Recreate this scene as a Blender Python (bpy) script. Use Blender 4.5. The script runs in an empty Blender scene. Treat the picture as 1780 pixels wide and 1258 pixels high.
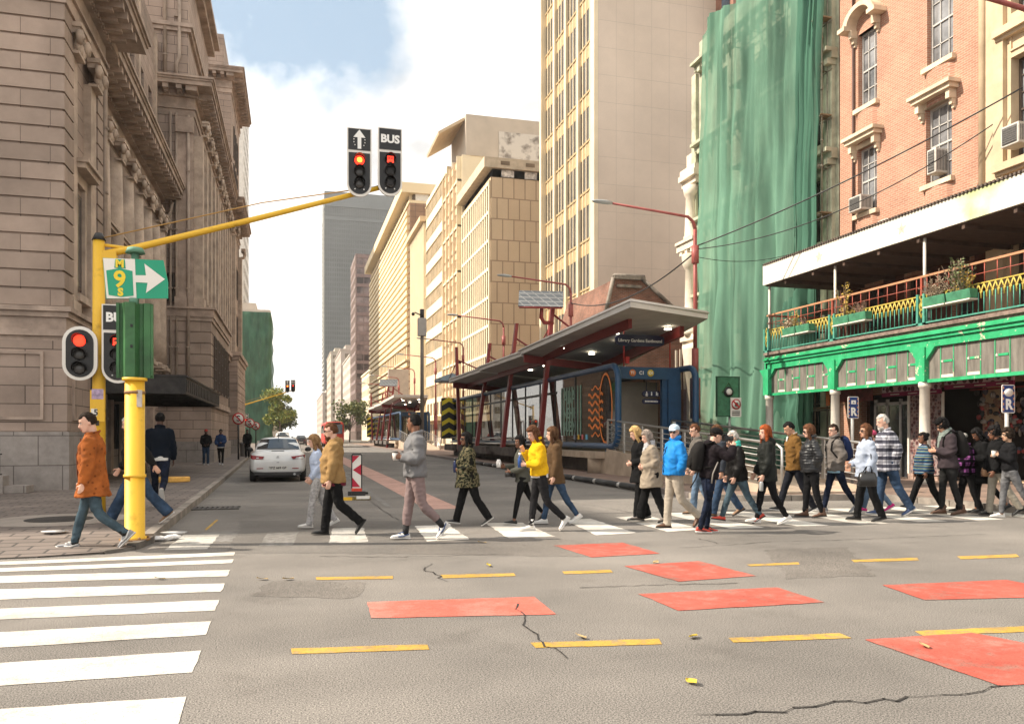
import bpy, bmesh, math, random
from math import sin, cos, pi, radians as R
from mathutils import Vector as V, Matrix, noise as mnoise
random.seed(7)
SC = bpy.context.scene
COL = SC.collection
# ---------------------------------------------------------------- camera (street runs along +Y, cross street along X)
F, HZ, CX, CAMH, TH = 1400.0, 757.0, 890.0, 1.5, R(15.26)
def ground(px, py, z=0.0):
    """photo pixel -> the point of the horizontal plane z that it shows"""
    d = F*(CAMH-z)/(py-HZ); u = (px-CX)/F
    return V((d*(u*cos(TH)+sin(TH)), d*(cos(TH)-u*sin(TH)), z))
cam = bpy.data.objects.new('camera', bpy.data.cameras.new('camera')); COL.objects.link(cam)
cam.location = (0, 0, CAMH); cam.rotation_euler = (R(90), 0, -TH)
cam.data.sensor_width = 36; cam.data.lens = 36*F/1780; cam.data.shift_y = (HZ-629)/1780
cam.data.clip_end = 4000; cam.data.clip_start = .05
SC.camera = cam
# ---------------------------------------------------------------- materials
_M = {}
def lin(c):
    return tuple(c[:3])+(1,)
def mat(name, col, rough=.7, metal=0, var=.15, vs=1.5, bump=0, bs=40, spec=.4, emit=0, ecol=None, col2=None, lo=.35, hi=.65, stretch=(1,1,1), bumpd=.02, trans=0, alpha=1):
    if name in _M: return _M[name]
    m = bpy.data.materials.new(name); m.use_nodes = True; _M[name] = m
    n, l = m.node_tree.nodes, m.node_tree.links
    b = n['Principled BSDF']; b.inputs['Roughness'].default_value = rough; b.inputs['Metallic'].default_value = metal
    b.inputs['Specular IOR Level'].default_value = spec
    tc = n.new('ShaderNodeTexCoord'); mp = n.new('ShaderNodeMapping'); mp.inputs['Scale'].default_value = stretch
    l.new(tc.outputs['Object'], mp.inputs['Vector'])
    if var or col2:
        nz = n.new('ShaderNodeTexNoise'); nz.inputs['Scale'].default_value = vs; nz.inputs['Detail'].default_value = 7; nz.inputs['Roughness'].default_value = .62
        l.new(mp.outputs[0], nz.inputs['Vector'])
        rp = n.new('ShaderNodeValToRGB'); e = rp.color_ramp.elements
        e[0].position, e[1].position = lo, hi
        e[0].color = lin([c*(1-var) for c in col]); e[1].color = lin(col2) if col2 else lin([min(1, c*(1+var)) for c in col])
        l.new(nz.outputs['Fac'], rp.inputs[0]); l.new(rp.outputs[0], b.inputs['Base Color'])
    else:
        b.inputs['Base Color'].default_value = lin(col)
    if bump:
        n2 = n.new('ShaderNodeTexNoise'); n2.inputs['Scale'].default_value = bs; n2.inputs['Detail'].default_value = 4
        l.new(mp.outputs[0], n2.inputs['Vector'])
        bp = n.new('ShaderNodeBump'); bp.inputs['Strength'].default_value = bump; bp.inputs['Distance'].default_value = bumpd
        l.new(n2.outputs['Fac'], bp.inputs['Height']); l.new(bp.outputs[0], b.inputs['Normal'])
    if emit:
        b.inputs['Emission Color'].default_value = lin(ecol or col); b.inputs['Emission Strength'].default_value = emit
    if trans: b.inputs['Transmission Weight'].default_value = trans
    if alpha < 1: b.inputs['Alpha'].default_value = alpha
    return m
def brickmat(name, c1, c2, mortar, w, h, ms=.02, rough=.8, bump=.5, var=.25, off=.5, vs=.6, bumpd=.01, z0=0):
    """masonry laid along x+y and z, so that it runs true on any wall square to the street"""
    if name in _M: return _M[name]
    m = bpy.data.materials.new(name); m.use_nodes = True; _M[name] = m
    n, l = m.node_tree.nodes, m.node_tree.links; b = n['Principled BSDF']; b.inputs['Roughness'].default_value = rough
    b.inputs['Specular IOR Level'].default_value = .25
    tc = n.new('ShaderNodeTexCoord'); sx = n.new('ShaderNodeSeparateXYZ'); l.new(tc.outputs['Object'], sx.inputs[0])
    ad = n.new('ShaderNodeMath'); l.new(sx.outputs[0], ad.inputs[0]); l.new(sx.outputs[1], ad.inputs[1])
    cb = n.new('ShaderNodeCombineXYZ'); l.new(ad.outputs[0], cb.inputs[0]); zz = n.new('ShaderNodeMath'); zz.operation = 'SUBTRACT'; zz.inputs[1].default_value = z0; l.new(sx.outputs[2], zz.inputs[0]); l.new(zz.outputs[0], cb.inputs[1])
    br = n.new('ShaderNodeTexBrick'); l.new(cb.outputs[0], br.inputs['Vector'])
    br.offset = off; br.inputs['Scale'].default_value = 1; br.inputs['Brick Width'].default_value = w; br.inputs['Row Height'].default_value = h
    br.inputs['Mortar Size'].default_value = ms; br.inputs['Mortar Smooth'].default_value = .1; br.inputs['Bias'].default_value = 0
    br.inputs['Color1'].default_value = lin(c1); br.inputs['Color2'].default_value = lin(c2); br.inputs['Mortar'].default_value = lin(mortar)
    nz = n.new('ShaderNodeTexNoise'); nz.inputs['Scale'].default_value = vs; nz.inputs['Detail'].default_value = 8; nz.inputs['Roughness'].default_value = .65
    l.new(tc.outputs['Object'], nz.inputs['Vector'])
    mr = n.new('ShaderNodeMapRange'); mr.inputs[1].default_value = .3; mr.inputs[2].default_value = .7; mr.inputs[3].default_value = 1-var; mr.inputs[4].default_value = 1+var
    l.new(nz.outputs['Fac'], mr.inputs[0])
    mx = n.new('ShaderNodeMix'); mx.data_type = 'RGBA'; mx.blend_type = 'MULTIPLY'; mx.inputs[0].default_value = 1
    l.new(br.outputs['Color'], mx.inputs[6]); l.new(mr.outputs[0], mx.inputs[7]); l.new(mx.outputs[2], b.inputs['Base Color'])
    if bump:
        iv = n.new('ShaderNodeMath'); iv.operation = 'SUBTRACT'; iv.inputs[0].default_value = 1; l.new(br.outputs['Fac'], iv.inputs[1])
        bp = n.new('ShaderNodeBump'); bp.inputs['Strength'].default_value = bump; bp.inputs['Distance'].default_value = bumpd
        l.new(iv.outputs[0], bp.inputs['Height']); l.new(bp.outputs[0], b.inputs['Normal'])
    return m
def glassmat(name, col, rough=.08, var=.5, vs=.25, metal=0, spec=.9):
    return mat(name, col, rough=rough, var=var, vs=vs, metal=metal, spec=spec, bump=.04, bs=.7, bumpd=.2)
# ---------------------------------------------------------------- mesh builder
class MB:
    def __init__(s): s.v, s.f, s.m, s.sm = [], [], [], []
    def add(s, vs, fs, mi=0, smooth=False):
        o = len(s.v); s.v += [tuple(v) for v in vs]
        for f in fs: s.f.append([i+o for i in f]); s.m.append(mi); s.sm.append(smooth)
        return s
    def box(s, x0, x1, y0, y1, z0, z1, mi=0):
        if x0 > x1: x0, x1 = x1, x0
        if y0 > y1: y0, y1 = y1, y0
        if z0 > z1: z0, z1 = z1, z0
        return s.add([(x0,y0,z0),(x1,y0,z0),(x1,y1,z0),(x0,y1,z0),(x0,y0,z1),(x1,y0,z1),(x1,y1,z1),(x0,y1,z1)],
              [(0,3,2,1),(4,5,6,7),(0,1,5,4),(1,2,6,5),(2,3,7,6),(3,0,4,7)], mi)
    def quad(s, a, b, c, d, mi=0): return s.add([a,b,c,d], [(0,1,2,3)], mi)
    def prism(s, poly, w, mi=0):
        """poly: 3-D points of a flat outline; w: extrusion vector"""
        n = len(poly); p = [V(q) for q in poly]; w = V(w)
        return s.add(p+[q+w for q in p], [list(range(n))[::-1], [i+n for i in range(n)]]+[(i,(i+1)%n,(i+1)%n+n,i+n) for i in range(n)], mi)
    def tube(s, pts, r, n=8, mi=0, caps=True, smooth=True):
        pts = [V(p) for p in pts]; rs = r if isinstance(r, (list, tuple)) else [r]*len(pts)
        o = len(s.v); up = None
        for i, p in enumerate(pts):
            t = (pts[min(i+1, len(pts)-1)]-pts[max(i-1, 0)]).normalized()
            if up is None:
                a = V((0,0,1)) if abs(t.z) < .9 else V((1,0,0)); up = (a-t*a.dot(t)).normalized()
            else: up = (up-t*up.dot(t)).normalized()
            b = t.cross(up)
            for k in range(n):
                q = 2*pi*k/n; s.v.append(tuple(p+(up*cos(q)+b*sin(q))*rs[i]))
        for i in range(len(pts)-1):
            for k in range(n):
                k2 = (k+1) % n; s.f.append([o+i*n+k, o+i*n+k2, o+(i+1)*n+k2, o+(i+1)*n+k]); s.m.append(mi); s.sm.append(smooth)
        if caps:
            s.f.append([o+k for k in range(n)][::-1]); s.m.append(mi); s.sm.append(False)
            e = o+(len(pts)-1)*n; s.f.append([e+k for k in range(n)]); s.m.append(mi); s.sm.append(False)
        return s
    def rings(s, rg, n=14, mi=0, smooth=True, sq=1.0):
        """rg: (centre, axis a, axis b) per ring; sq<1 squares the section"""
        o = len(s.v)
        for c, a, b in rg:
            c, a, b = V(c), V(a), V(b)
            for k in range(n):
                q = 2*pi*k/n; x, y = cos(q), sin(q)
                if sq != 1: x, y = math.copysign(abs(x)**sq, x), math.copysign(abs(y)**sq, y)
                s.v.append(tuple(c+a*x+b*y))
        for i in range(len(rg)-1):
            for k in range(n):
                k2 = (k+1) % n; s.f.append([o+i*n+k, o+i*n+k2, o+(i+1)*n+k2, o+(i+1)*n+k]); s.m.append(mi); s.sm.append(smooth)
        s.f.append([o+k for k in range(n)][::-1]); s.m.append(mi); s.sm.append(smooth)
        e = o+(len(rg)-1)*n; s.f.append([e+k for k in range(n)]); s.m.append(mi); s.sm.append(smooth)
        return s
    def ball(s, c, r, n=12, m=8, mi=0):
        c = V(c); rx, ry, rz = r if isinstance(r, (tuple, list)) else (r, r, r)
        rg = []
        for i in range(m+1):
            t = pi*(i+.02*(i == 0)-.02*(i == m))/m; rg.append((c+V((0,0,-rz*cos(t))), V((rx*sin(t),0,0)), V((0,ry*sin(t),0))))
        return s.rings(rg, n, mi)
    def xf(s, M):
        s.v = [tuple(M @ V(v)) for v in s.v]; return s
    def join(s, o, mi=0):
        k = len(s.v); s.v += o.v
        for f, m, q in zip(o.f, o.m, o.sm): s.f.append([i+k for i in f]); s.m.append(m+mi); s.sm.append(q)
        return s
    def mesh(s, name, mats):
        me = bpy.data.meshes.new(name); me.from_pydata(s.v, [], s.f)
        for m in (mats if isinstance(mats, (list, tuple)) else [mats]): me.materials.append(m)
        me.polygons.foreach_set('material_index', s.m); me.polygons.foreach_set('use_smooth', s.sm); me.update(); return me
    def build(s, name, mats, parent=None, bevel=0, loc=None):
        o = bpy.data.objects.new(name, s.mesh(name, mats)); COL.objects.link(o)
        if loc: o.location = loc
        if parent: o.parent = parent
        if bevel:
            b = o.modifiers.new('bevel', 'BEVEL'); b.width = bevel; b.segments = 2; b.limit_method = 'ANGLE'
        return o
def tag(o, label=None, cat=None, group=None, kind=None):
    if label: o['label'] = label
    if cat: o['category'] = cat
    if group: o['group'] = group
    if kind: o['kind'] = kind
    return o
def thing(name, label, cat, loc=(0,0,0), rz=0, group=None):
    o = bpy.data.objects.new(name, None); COL.objects.link(o); o.location = loc; o.rotation_euler = (0,0,rz); o.empty_display_size = .2
    return tag(o, label, cat, group)
def copy_tree(o, parent=None):
    c = o.copy(); COL.objects.link(c)
    if parent: c.parent = parent
    for ch in list(o.children): copy_tree(ch, c)
    return c
def text_mesh(body, size, mat_, name, M, parent=None, ext=.004, bold=0.0, align='CENTER'):
    cu = bpy.data.curves.new('lettering', 'FONT'); cu.body = body; cu.size = size; cu.extrude = ext; cu.offset = bold
    cu.align_x = align; cu.align_y = 'CENTER'; cu.resolution_u = 3
    t = bpy.data.objects.new('lettering', cu); COL.objects.link(t)
    dg = bpy.context.evaluated_depsgraph_get(); me = bpy.data.meshes.new_from_object(t.evaluated_get(dg))
    bpy.data.objects.remove(t)
    me.transform(M); me.materials.clear(); me.materials.append(mat_)
    o = bpy.data.objects.new(name, me); COL.objects.link(o)
    if parent: o.parent = parent
    return o
def facing(loc, n, up=(0,0,1)):
    """matrix placing a flat thing drawn in xy (readable from +z) so that it faces n"""
    n = V(n).normalized(); u = V(up); x = u.cross(n).normalized(); y = n.cross(x)
    return Matrix(((x.x,y.x,n.x,loc[0]),(x.y,y.y,n.y,loc[1]),(x.z,y.z,n.z,loc[2]),(0,0,0,1)))
# facade mappings: (u along the wall, z, w outwards) -> world
def on_left(c): return lambda u, z, w=0: (c+w, u, z)       # wall facing +X
def on_right(c): return lambda u, z, w=0: (c-w, u, z)      # wall facing -X
def on_front(c): return lambda u, z, w=0: (u, c-w, z)      # wall facing -Y
def mbox(mb, M, u0, u1, z0, z1, w0, w1, mi=0):
    a, b = M(u0, z0, w0), M(u1, z1, w1)
    return mb.box(a[0], b[0], a[1], b[1], a[2], b[2], mi)
def facade(mb, M, u0, u1, z0, z1, ops, dep=.25, mi=0, w=0):
    """wall face with real openings: ops = [(ua, ub, za, zb)], reveals dep deep"""
    us = sorted({u0, u1, *[o[0] for o in ops], *[o[1] for o in ops]}); zs = sorted({z0, z1, *[o[2] for o in ops], *[o[3] for o in ops]})
    for i in range(len(us)-1):
        j = 0
        while j < len(zs)-1:
            uc = (us[i]+us[i+1])/2
            hole = lambda k: any(o[0] < uc < o[1] and o[2] < (zs[k]+zs[k+1])/2 < o[3] for o in ops)
            if hole(j): j += 1; continue
            k = j
            while k+1 < len(zs)-1 and not hole(k+1): k += 1
            mb.quad(M(us[i], zs[j], w), M(us[i+1], zs[j], w), M(us[i+1], zs[k+1], w), M(us[i], zs[k+1], w), mi); j = k+1
    for a, b, c, d in ops:
        for p, q in (((a,c),(b,c)), ((b,c),(b,d)), ((b,d),(a,d)), ((a,d),(a,c))):
            mb.quad(M(p[0],p[1],w), M(q[0],q[1],w), M(q[0],q[1],w-dep), M(p[0],p[1],w-dep), mi)
def sash(parent, M, a, b, c, d, w, fm, gm, nu=2, nz=2, fw=.07, name='window', mid=True):
    """a window: frame with glazing bars (part) and its pane (sub-part)"""
    f = MB()
    mbox(f, M, a, a+fw, c, d, w-.05, w+.03); mbox(f, M, b-fw, b, c, d, w-.05, w+.03)
    mbox(f, M, a+fw, b-fw, c, c+fw, w-.05, w+.03); mbox(f, M, a+fw, b-fw, d-fw, d, w-.05, w+.03)
    if mid: mbox(f, M, a+fw, b-fw, (c+d)/2-.03, (c+d)/2+.03, w-.05, w+.02)
    for i in range(1, nu): u = a+(b-a)*i/nu; mbox(f, M, u-.015, u+.015, c+fw, d-fw, w-.04, w+.008)
    for i in range(1, nz):
        z = c+(d-c)*i/nz
        if not (mid and abs(z-(c+d)/2) < .05): mbox(f, M, a+fw, b-fw, z-.015, z+.015, w-.04, w+.008)
    fo = f.build(name, fm, parent)
    g = MB(); g.quad(M(a, c, w-.03), M(b, c, w-.03), M(b, d, w-.03), M(a, d, w-.03)); g.build('pane', gm, fo)
    return fo
# ---------------------------------------------------------------- light: sun from the left, over the stone building's street side
SUN_EL, SUN_AZ = R(41), R(168)      # azimuth measured from +X towards +Y: sun stands at -X, a little +Y
sd = V((cos(SUN_EL)*cos(SUN_AZ), cos(SUN_EL)*sin(SUN_AZ), sin(SUN_EL)))
sun = bpy.data.lights.new('sun', 'SUN'); sun.energy = 4.1; sun.angle = R(.6); sun.color = (1, .895, .75)
so = bpy.data.objects.new('sun', sun); COL.objects.link(so); so.rotation_euler = (-sd).to_track_quat('-Z', 'Y').to_euler()
w = bpy.data.worlds.new('World'); SC.world = w; w.use_nodes = True
n, l = w.node_tree.nodes, w.node_tree.links; n.clear()
out = n.new('ShaderNodeOutputWorld'); bg = n.new('ShaderNodeBackground'); l.new(bg.outputs[0], out.inputs[0])
sky = n.new('ShaderNodeTexSky'); sky.sky_type = 'NISHITA'; sky.sun_disc = False; sky.sun_elevation = SUN_EL
sky.sun_rotation = pi/2-SUN_AZ; sky.air_density = 1; sky.dust_density = 1.5; sky.ozone_density = 1
tc = n.new('ShaderNodeTexCoord'); mp = n.new('ShaderNodeMapping'); mp.inputs['Scale'].default_value = (1.6, 1.6, 2.3); mp.inputs['Location'].default_value = (3.05, 1.3, .35)
l.new(tc.outputs['Generated'], mp.inputs[0])
nz = n.new('ShaderNodeTexNoise'); nz.inputs['Scale'].default_value = 1.55; nz.inputs['Detail'].default_value = 9; nz.inputs['Roughness'].default_value = .53; nz.inputs['Distortion'].default_value = .25
l.new(mp.outputs[0], nz.inputs['Vector'])
# two openings in the cloud, by direction: a large one high on the left, a small one to the right of it
def dirn(px, py): u, v = (px-CX)/F, (HZ-py)/F; q = V((u*cos(TH)+sin(TH), cos(TH)-u*sin(TH), v)); return q.normalized()
def opening(px, py, r0, r1, amt):
    d = n.new('ShaderNodeVectorMath'); d.operation = 'DISTANCE'; l.new(tc.outputs['Generated'], d.inputs[0]); d.inputs[1].default_value = dirn(px, py)
    m_ = n.new('ShaderNodeMapRange'); m_.inputs[1].default_value = r0; m_.inputs[2].default_value = r1; m_.inputs[3].default_value = amt; m_.inputs[4].default_value = 0; l.new(d.outputs['Value'], m_.inputs[0]); return m_
base = n.new('ShaderNodeMath'); base.operation = 'ADD'; k_ = n.new('ShaderNodeMath'); k_.operation = 'MULTIPLY'; k_.inputs[1].default_value = 2.3; l.new(nz.outputs['Fac'], k_.inputs[0]); l.new(k_.outputs[0], base.inputs[0]); base.inputs[1].default_value = -.48
for px, py, r0, r1, amt in ((400,40,.0,.24,.40),(570,150,.0,.11,.14),(930,120,.0,.035,.16),(250,-700,.1,.5,.15),(1500,-900,.1,.5,.15)):
    o_ = opening(px, py, r0, r1, amt); sb_ = n.new('ShaderNodeMath'); sb_.operation = 'SUBTRACT'; l.new(base.outputs[0], sb_.inputs[0]); l.new(o_.outputs[0], sb_.inputs[1]); base = sb_
rp = n.new('ShaderNodeValToRGB'); rp.color_ramp.elements[0].position = .36; rp.color_ramp.elements[1].position = .60
l.new(base.outputs[0], rp.inputs[0])
n2 = n.new('ShaderNodeTexNoise'); n2.inputs['Scale'].default_value = 3.2; n2.inputs['Detail'].default_value = 8; l.new(mp.outputs[0], n2.inputs['Vector'])
r2 = n.new('ShaderNodeValToRGB'); r2.color_ramp.elements[0].position = .36; r2.color_ramp.elements[1].position = .52
r2.color_ramp.elements[0].color = (4.9, 4.85, 4.8, 1); r2.color_ramp.elements[1].color = (10.5, 10.2, 9.7, 1)
l.new(n2.outputs['Fac'], r2.inputs[0])
mx = n.new('ShaderNodeMix'); mx.data_type = 'RGBA'; l.new(rp.outputs[0], mx.inputs[0])
sb = n.new('ShaderNodeMix'); sb.data_type = 'RGBA'; sb.inputs[0].default_value = .6; sb.inputs[7].default_value = (3.0, 4.1, 5.0, 1)
l.new(sky.outputs[0], sb.inputs[6]); l.new(sb.outputs[2], mx.inputs[6]); l.new(r2.outputs[0], mx.inputs[7])
l.new(mx.outputs[2], bg.inputs[0]); bg.inputs[1].default_value = .083
SC.view_settings.view_transform = 'Standard'; SC.view_settings.look = 'None'; SC.view_settings.exposure = 1.12; SC.view_settings.gamma = 1
SC.render.film_transparent = False
cy = SC.cycles; cy.max_bounces = 6; cy.diffuse_bounces = 3; cy.glossy_bounces = 3; cy.transparent_max_bounces = 12; cy.caustics_reflective = False; cy.caustics_refractive = False
cy.use_denoising = True; cy.sample_clamp_indirect = 6
# ---------------------------------------------------------------- ground and road
def asphalt(name, base, warm):
    m = mat(name, base, rough=.9, var=.0, spec=.25); n, l = m.node_tree.nodes, m.node_tree.links; b = n['Principled BSDF']
    tc = n.new('ShaderNodeTexCoord')
    def nz(s, d, r=.6):
        q = n.new('ShaderNodeTexNoise'); q.inputs['Scale'].default_value = s; q.inputs['Detail'].default_value = d; q.inputs['Roughness'].default_value = r
        l.new(tc.outputs['Object'], q.inputs['Vector']); return q
    big, grit = nz(.35, 8), nz(95, 2.5, .85)
    r1 = n.new('ShaderNodeValToRGB'); r1.color_ramp.elements[0].position = .35; r1.color_ramp.elements[1].position = .66
    r1.color_ramp.elements[0].color = lin([c*.8 for c in base]); r1.color_ramp.elements[1].color = lin(warm); l.new(big.outputs['Fac'], r1.inputs[0])
    r2 = n.new('ShaderNodeValToRGB'); r2.color_ramp.elements[0].position = .40; r2.color_ramp.elements[1].position = .62
    r2.color_ramp.elements[0].color = (.34,.335,.33,1); r2.color_ramp.elements[1].color = (1.75,1.7,1.62,1); l.new(grit.outputs['Fac'], r2.inputs[0])
    mx = n.new('ShaderNodeMix'); mx.data_type = 'RGBA'; mx.blend_type = 'MULTIPLY'; mx.inputs[0].default_value = 1
    l.new(r1.outputs[0], mx.inputs[6]); l.new(r2.outputs[0], mx.inputs[7])
    # repaired seams and dark oil stains
    st = nz(1.1, 5, .55); r3 = n.new('ShaderNodeValToRGB'); r3.color_ramp.elements[0].position = .28; r3.color_ramp.elements[1].position = .42
    r3.color_ramp.elements[0].color = (.62,.61,.6,1); r3.color_ramp.elements[1].color = (1,1,1,1); l.new(st.outputs['Fac'], r3.inputs[0])
    mp = n.new('ShaderNodeMapping'); mp.inputs['Scale'].default_value = (.10,.85,1); l.new(tc.outputs['Object'], mp.inputs[0]); tr = nz(1.0, 4, .5); l.new(mp.outputs[0], tr.inputs['Vector']); r4 = n.new('ShaderNodeValToRGB'); r4.color_ramp.elements[0].position = .36; r4.color_ramp.elements[1].position = .62; r4.color_ramp.elements[0].color = (.92,.915,.91,1); r4.color_ramp.elements[1].color = (1.06,1.055,1.05,1); l.new(tr.outputs['Fac'], r4.inputs[0])
    m3 = n.new('ShaderNodeMix'); m3.data_type = 'RGBA'; m3.blend_type = 'MULTIPLY'; m3.inputs[0].default_value = 1; l.new(mx.outputs[2], m3.inputs[6]); l.new(r4.outputs[0], m3.inputs[7])
    m2 = n.new('ShaderNodeMix'); m2.data_type = 'RGBA'; m2.blend_type = 'MULTIPLY'; m2.inputs[0].default_value = .5
    l.new(m3.outputs[2], m2.inputs[6]); l.new(r3.outputs[0], m2.inputs[7]); l.new(m2.outputs[2], b.inputs['Base Color'])
    bp = n.new('ShaderNodeBump'); bp.inputs['Strength'].default_value = .22; bp.inputs['Distance'].default_value = .005
    l.new(grit.outputs['Fac'], bp.inputs['Height']); l.new(bp.outputs[0], b.inputs['Normal']); return m
A_ROAD = asphalt('asphalt', (.172,.163,.155), (.212,.199,.187))
A_PATCH = asphalt('asphalt_patch', (.135,.128,.122), (.165,.156,.147))
tag(MB().quad((-900,-60,0),(900,-60,0),(900,1500,0),(-900,1500,0)).build('road', A_ROAD), kind='structure')
def worn(name, col, under, amount=.42, scale=9):
    """road paint with scuffs that let the asphalt through"""
    m = mat(name, col, rough=.75, var=0, spec=.3); n, l = m.node_tree.nodes, m.node_tree.links; b = n['Principled BSDF']
    tc = n.new('ShaderNodeTexCoord'); q = n.new('ShaderNodeTexNoise'); q.inputs['Scale'].default_value = scale; q.inputs['Detail'].default_value = 9; q.inputs['Roughness'].default_value = .72
    l.new(tc.outputs['Object'], q.inputs['Vector'])
    r = n.new('ShaderNodeValToRGB'); e = r.color_ramp.elements; e[0].position = amount-.12; e[1].position = amount+.05
    e[0].color = lin(under); e[1].color = lin([c*.93 for c in col]); x = e.new(.62); x.color = lin(col); l.new(q.outputs['Fac'], r.inputs[0])
    q2 = n.new('ShaderNodeTexNoise'); q2.inputs['Scale'].default_value = 1.1; q2.inputs['Detail'].default_value = 6; q2.inputs['Roughness'].default_value = .7; l.new(tc.outputs['Object'], q2.inputs['Vector'])
    r2 = n.new('ShaderNodeValToRGB'); r2.color_ramp.elements[0].position = .34; r2.color_ramp.elements[1].position = .6; r2.color_ramp.elements[0].color = (.70,.68,.66,1); r2.color_ramp.elements[1].color = (1,1,1,1); l.new(q2.outputs['Fac'], r2.inputs[0])
    q3 = n.new('ShaderNodeTexNoise'); q3.inputs['Scale'].default_value = 95; q3.inputs['Detail'].default_value = 2; l.new(tc.outputs['Object'], q3.inputs['Vector'])
    r3 = n.new('ShaderNodeValToRGB'); r3.color_ramp.elements[0].position = .33; r3.color_ramp.elements[1].position = .45; r3.color_ramp.elements[0].color = (.62,.6,.58,1); r3.color_ramp.elements[1].color = (1,1,1,1); l.new(q3.outputs['Fac'], r3.inputs[0])
    mA = n.new('ShaderNodeMix'); mA.data_type = 'RGBA'; mA.blend_type = 'MULTIPLY'; mA.inputs[0].default_value = 1; l.new(r.outputs[0], mA.inputs[6]); l.new(r2.outputs[0], mA.inputs[7])
    mB = n.new('ShaderNodeMix'); mB.data_type = 'RGBA'; mB.blend_type = 'MULTIPLY'; mB.inputs[0].default_value = 1; l.new(mA.outputs[2], mB.inputs[6]); l.new(r3.outputs[0], mB.inputs[7]); l.new(mB.outputs[2], b.inputs['Base Color'])
    bp = n.new('ShaderNodeBump'); bp.inputs['Strength'].default_value = .4; bp.inputs['Distance'].default_value = .006
    g = n.new('ShaderNodeTexNoise'); g.inputs['Scale'].default_value = 80; l.new(tc.outputs['Object'], g.inputs['Vector']); l.new(g.outputs['Fac'], bp.inputs['Height']); l.new(bp.outputs[0], b.inputs['Normal'])
    return m
W_PAINT = worn('white_road_paint', (.66,.625,.565), (.28,.26,.23), .385)
W_FADED = worn('faded_white_road_paint', (.24,.23,.215), (.13,.12,.11), .5)
W_HALF = worn('half_worn_white_road_paint', (.50,.48,.44), (.17,.16,.145), .42)
Y_PAINT = worn('yellow_road_paint', (.52,.32,.06), (.27,.21,.14), .46)
R_PAINT = worn('red_road_paint', (.50,.105,.075), (.34,.17,.135), .47, 4)
P_PAINT = worn('pale_red_road_paint', (.55,.33,.27), (.30,.20,.17), .40, 4)
def poly_px(mb, pts, z, jit=.016):
    P = [ground(x, y, 0) for x, y in pts]; out = []
    for i, p in enumerate(P):                              # a slightly ragged hand-sprayed edge
        q = P[(i+1) % len(P)]; k = max(1, int((q-p).length/.12))
        for j in range(k):
            a = p.lerp(q, j/k); out.append((a.x+random.uniform(-jit, jit), a.y+random.uniform(-jit, jit), z))
    mb.add(out, [list(range(len(out)))])
s = MB()
for y0, y1, xr in ((958,963.5,0),(971,978,0),(990,1001,0),(1013.5,1028,0),(1042,1061,0),(1079,1103,0),(1131,1168,0),(1211,1268,0)):
    pass
for tr, br_, tl, bl in (((409,959.5),(406,965.3),(0,976.3),(0,982)), ((405.5,972),(402.7,978.6),(0,987.5),(0,994.2)), ((399.5,990.5),(394.5,1001.5),(0,1001),(0,1013.4)),
        ((392,1014),(384,1028),(0,1024),(0,1042)), ((380,1042.7),(374,1061),(0,1058),(0,1076.5)), ((367.4,1079.8),(359,1103.4),(0,1098.7),(0,1125.6)),
        ((350.5,1131.3),(334,1168.4),(0,1152.5),(0,1192)), ((323,1211),(300,1290),(0,1233),(0,1316))):
    a, b, c, d = ground(*tr), ground(*br_), ground(*tl), ground(*bl)
    c2, d2 = a+(c-a)*3.2, b+(d-b)*3.2
    P = [a, b, d2, c2]; o_ = []
    for i in range(4):
        p, q = P[i], P[(i+1) % 4]; k = max(1, int((q-p).length/.12))
        o_ += [(p.lerp(q, j/k).x+random.uniform(-.008,.008), p.lerp(q, j/k).y+random.uniform(-.008,.008), .004) for j in range(k)]
    s.add(o_, [list(range(len(o_)))])
tag(s.build('side_street_zebra_markings', W_PAINT), kind='structure')
s = MB()
for q in (((742,941),(721,914),(780,912),(816,937)), ((883,935),(843,909),(907,908),(964,932)), ((1036,930),(981,904),(1025,901),(1106,926)), ((1160,924),(1070,899),(1125,896),(1222,920))):
    poly_px(s, q, .004)
x = 5.62
for i in range(9):
    x += 1.22
    p = [(x, 11.62), (x+.58, 11.58), (x+.62, 14.25), (x+.04, 14.3)]
    s.add([(a+random.uniform(-.02,.02), b+random.uniform(-.03,.03), .004) for a, b in p], [(0,1,2,3)])
tag(s.build('zebra_crossing_markings', W_PAINT), kind='structure')
s = MB(); poly_px(s, ((286.5,956),(317,930),(382.5,928.5),(359,954.5)), .004); poly_px(s, ((572,944),(578,918),(632,917),(640,942)), .004)
tag(s.build('scuffed_zebra_markings', W_HALF), kind='structure')
s = MB(); poly_px(s, ((450,949),(465,927),(519,924),(509,948)), .004); poly_px(s, ((330,942),(352,925),(416,923),(404,941)), .003)
tag(s.build('faded_zebra_markings', W_FADED), kind='structure')
s = MB()
for q in (((549,1003),(684,1001),(684,1006),(549,1008)), ((765,999),(893,996),(897,1001),(770,1005)), ((977,993),(1062,990),(1066,995),(981,998)), ((1297,981),(1388,977),(1390,981),(1305,984)),
          ((1479,973),(1594,969),(1598,974),(1485,977)), ((1663,967),(1767,963),(1772,968),(1670,972)), ((506,1127),(742,1120),(746,1129),(509,1137)), ((922,1117),(1145,1110),(1151,1120),(930,1126)),
          ((1265,1109),(1460,1100),(1481,1109),(1275,1117)), ((1590,1097),(1850,1085),(1860,1095),(1604,1105)), ((355,921),(376,903),(380,903),(360,921)), ((1830,960),(1930,956),(1934,960),(1836,965))):
    poly_px(s, q, .004, .006)
tag(s.build('yellow_dashed_markings', Y_PAINT), kind='structure')
s = MB()
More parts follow.
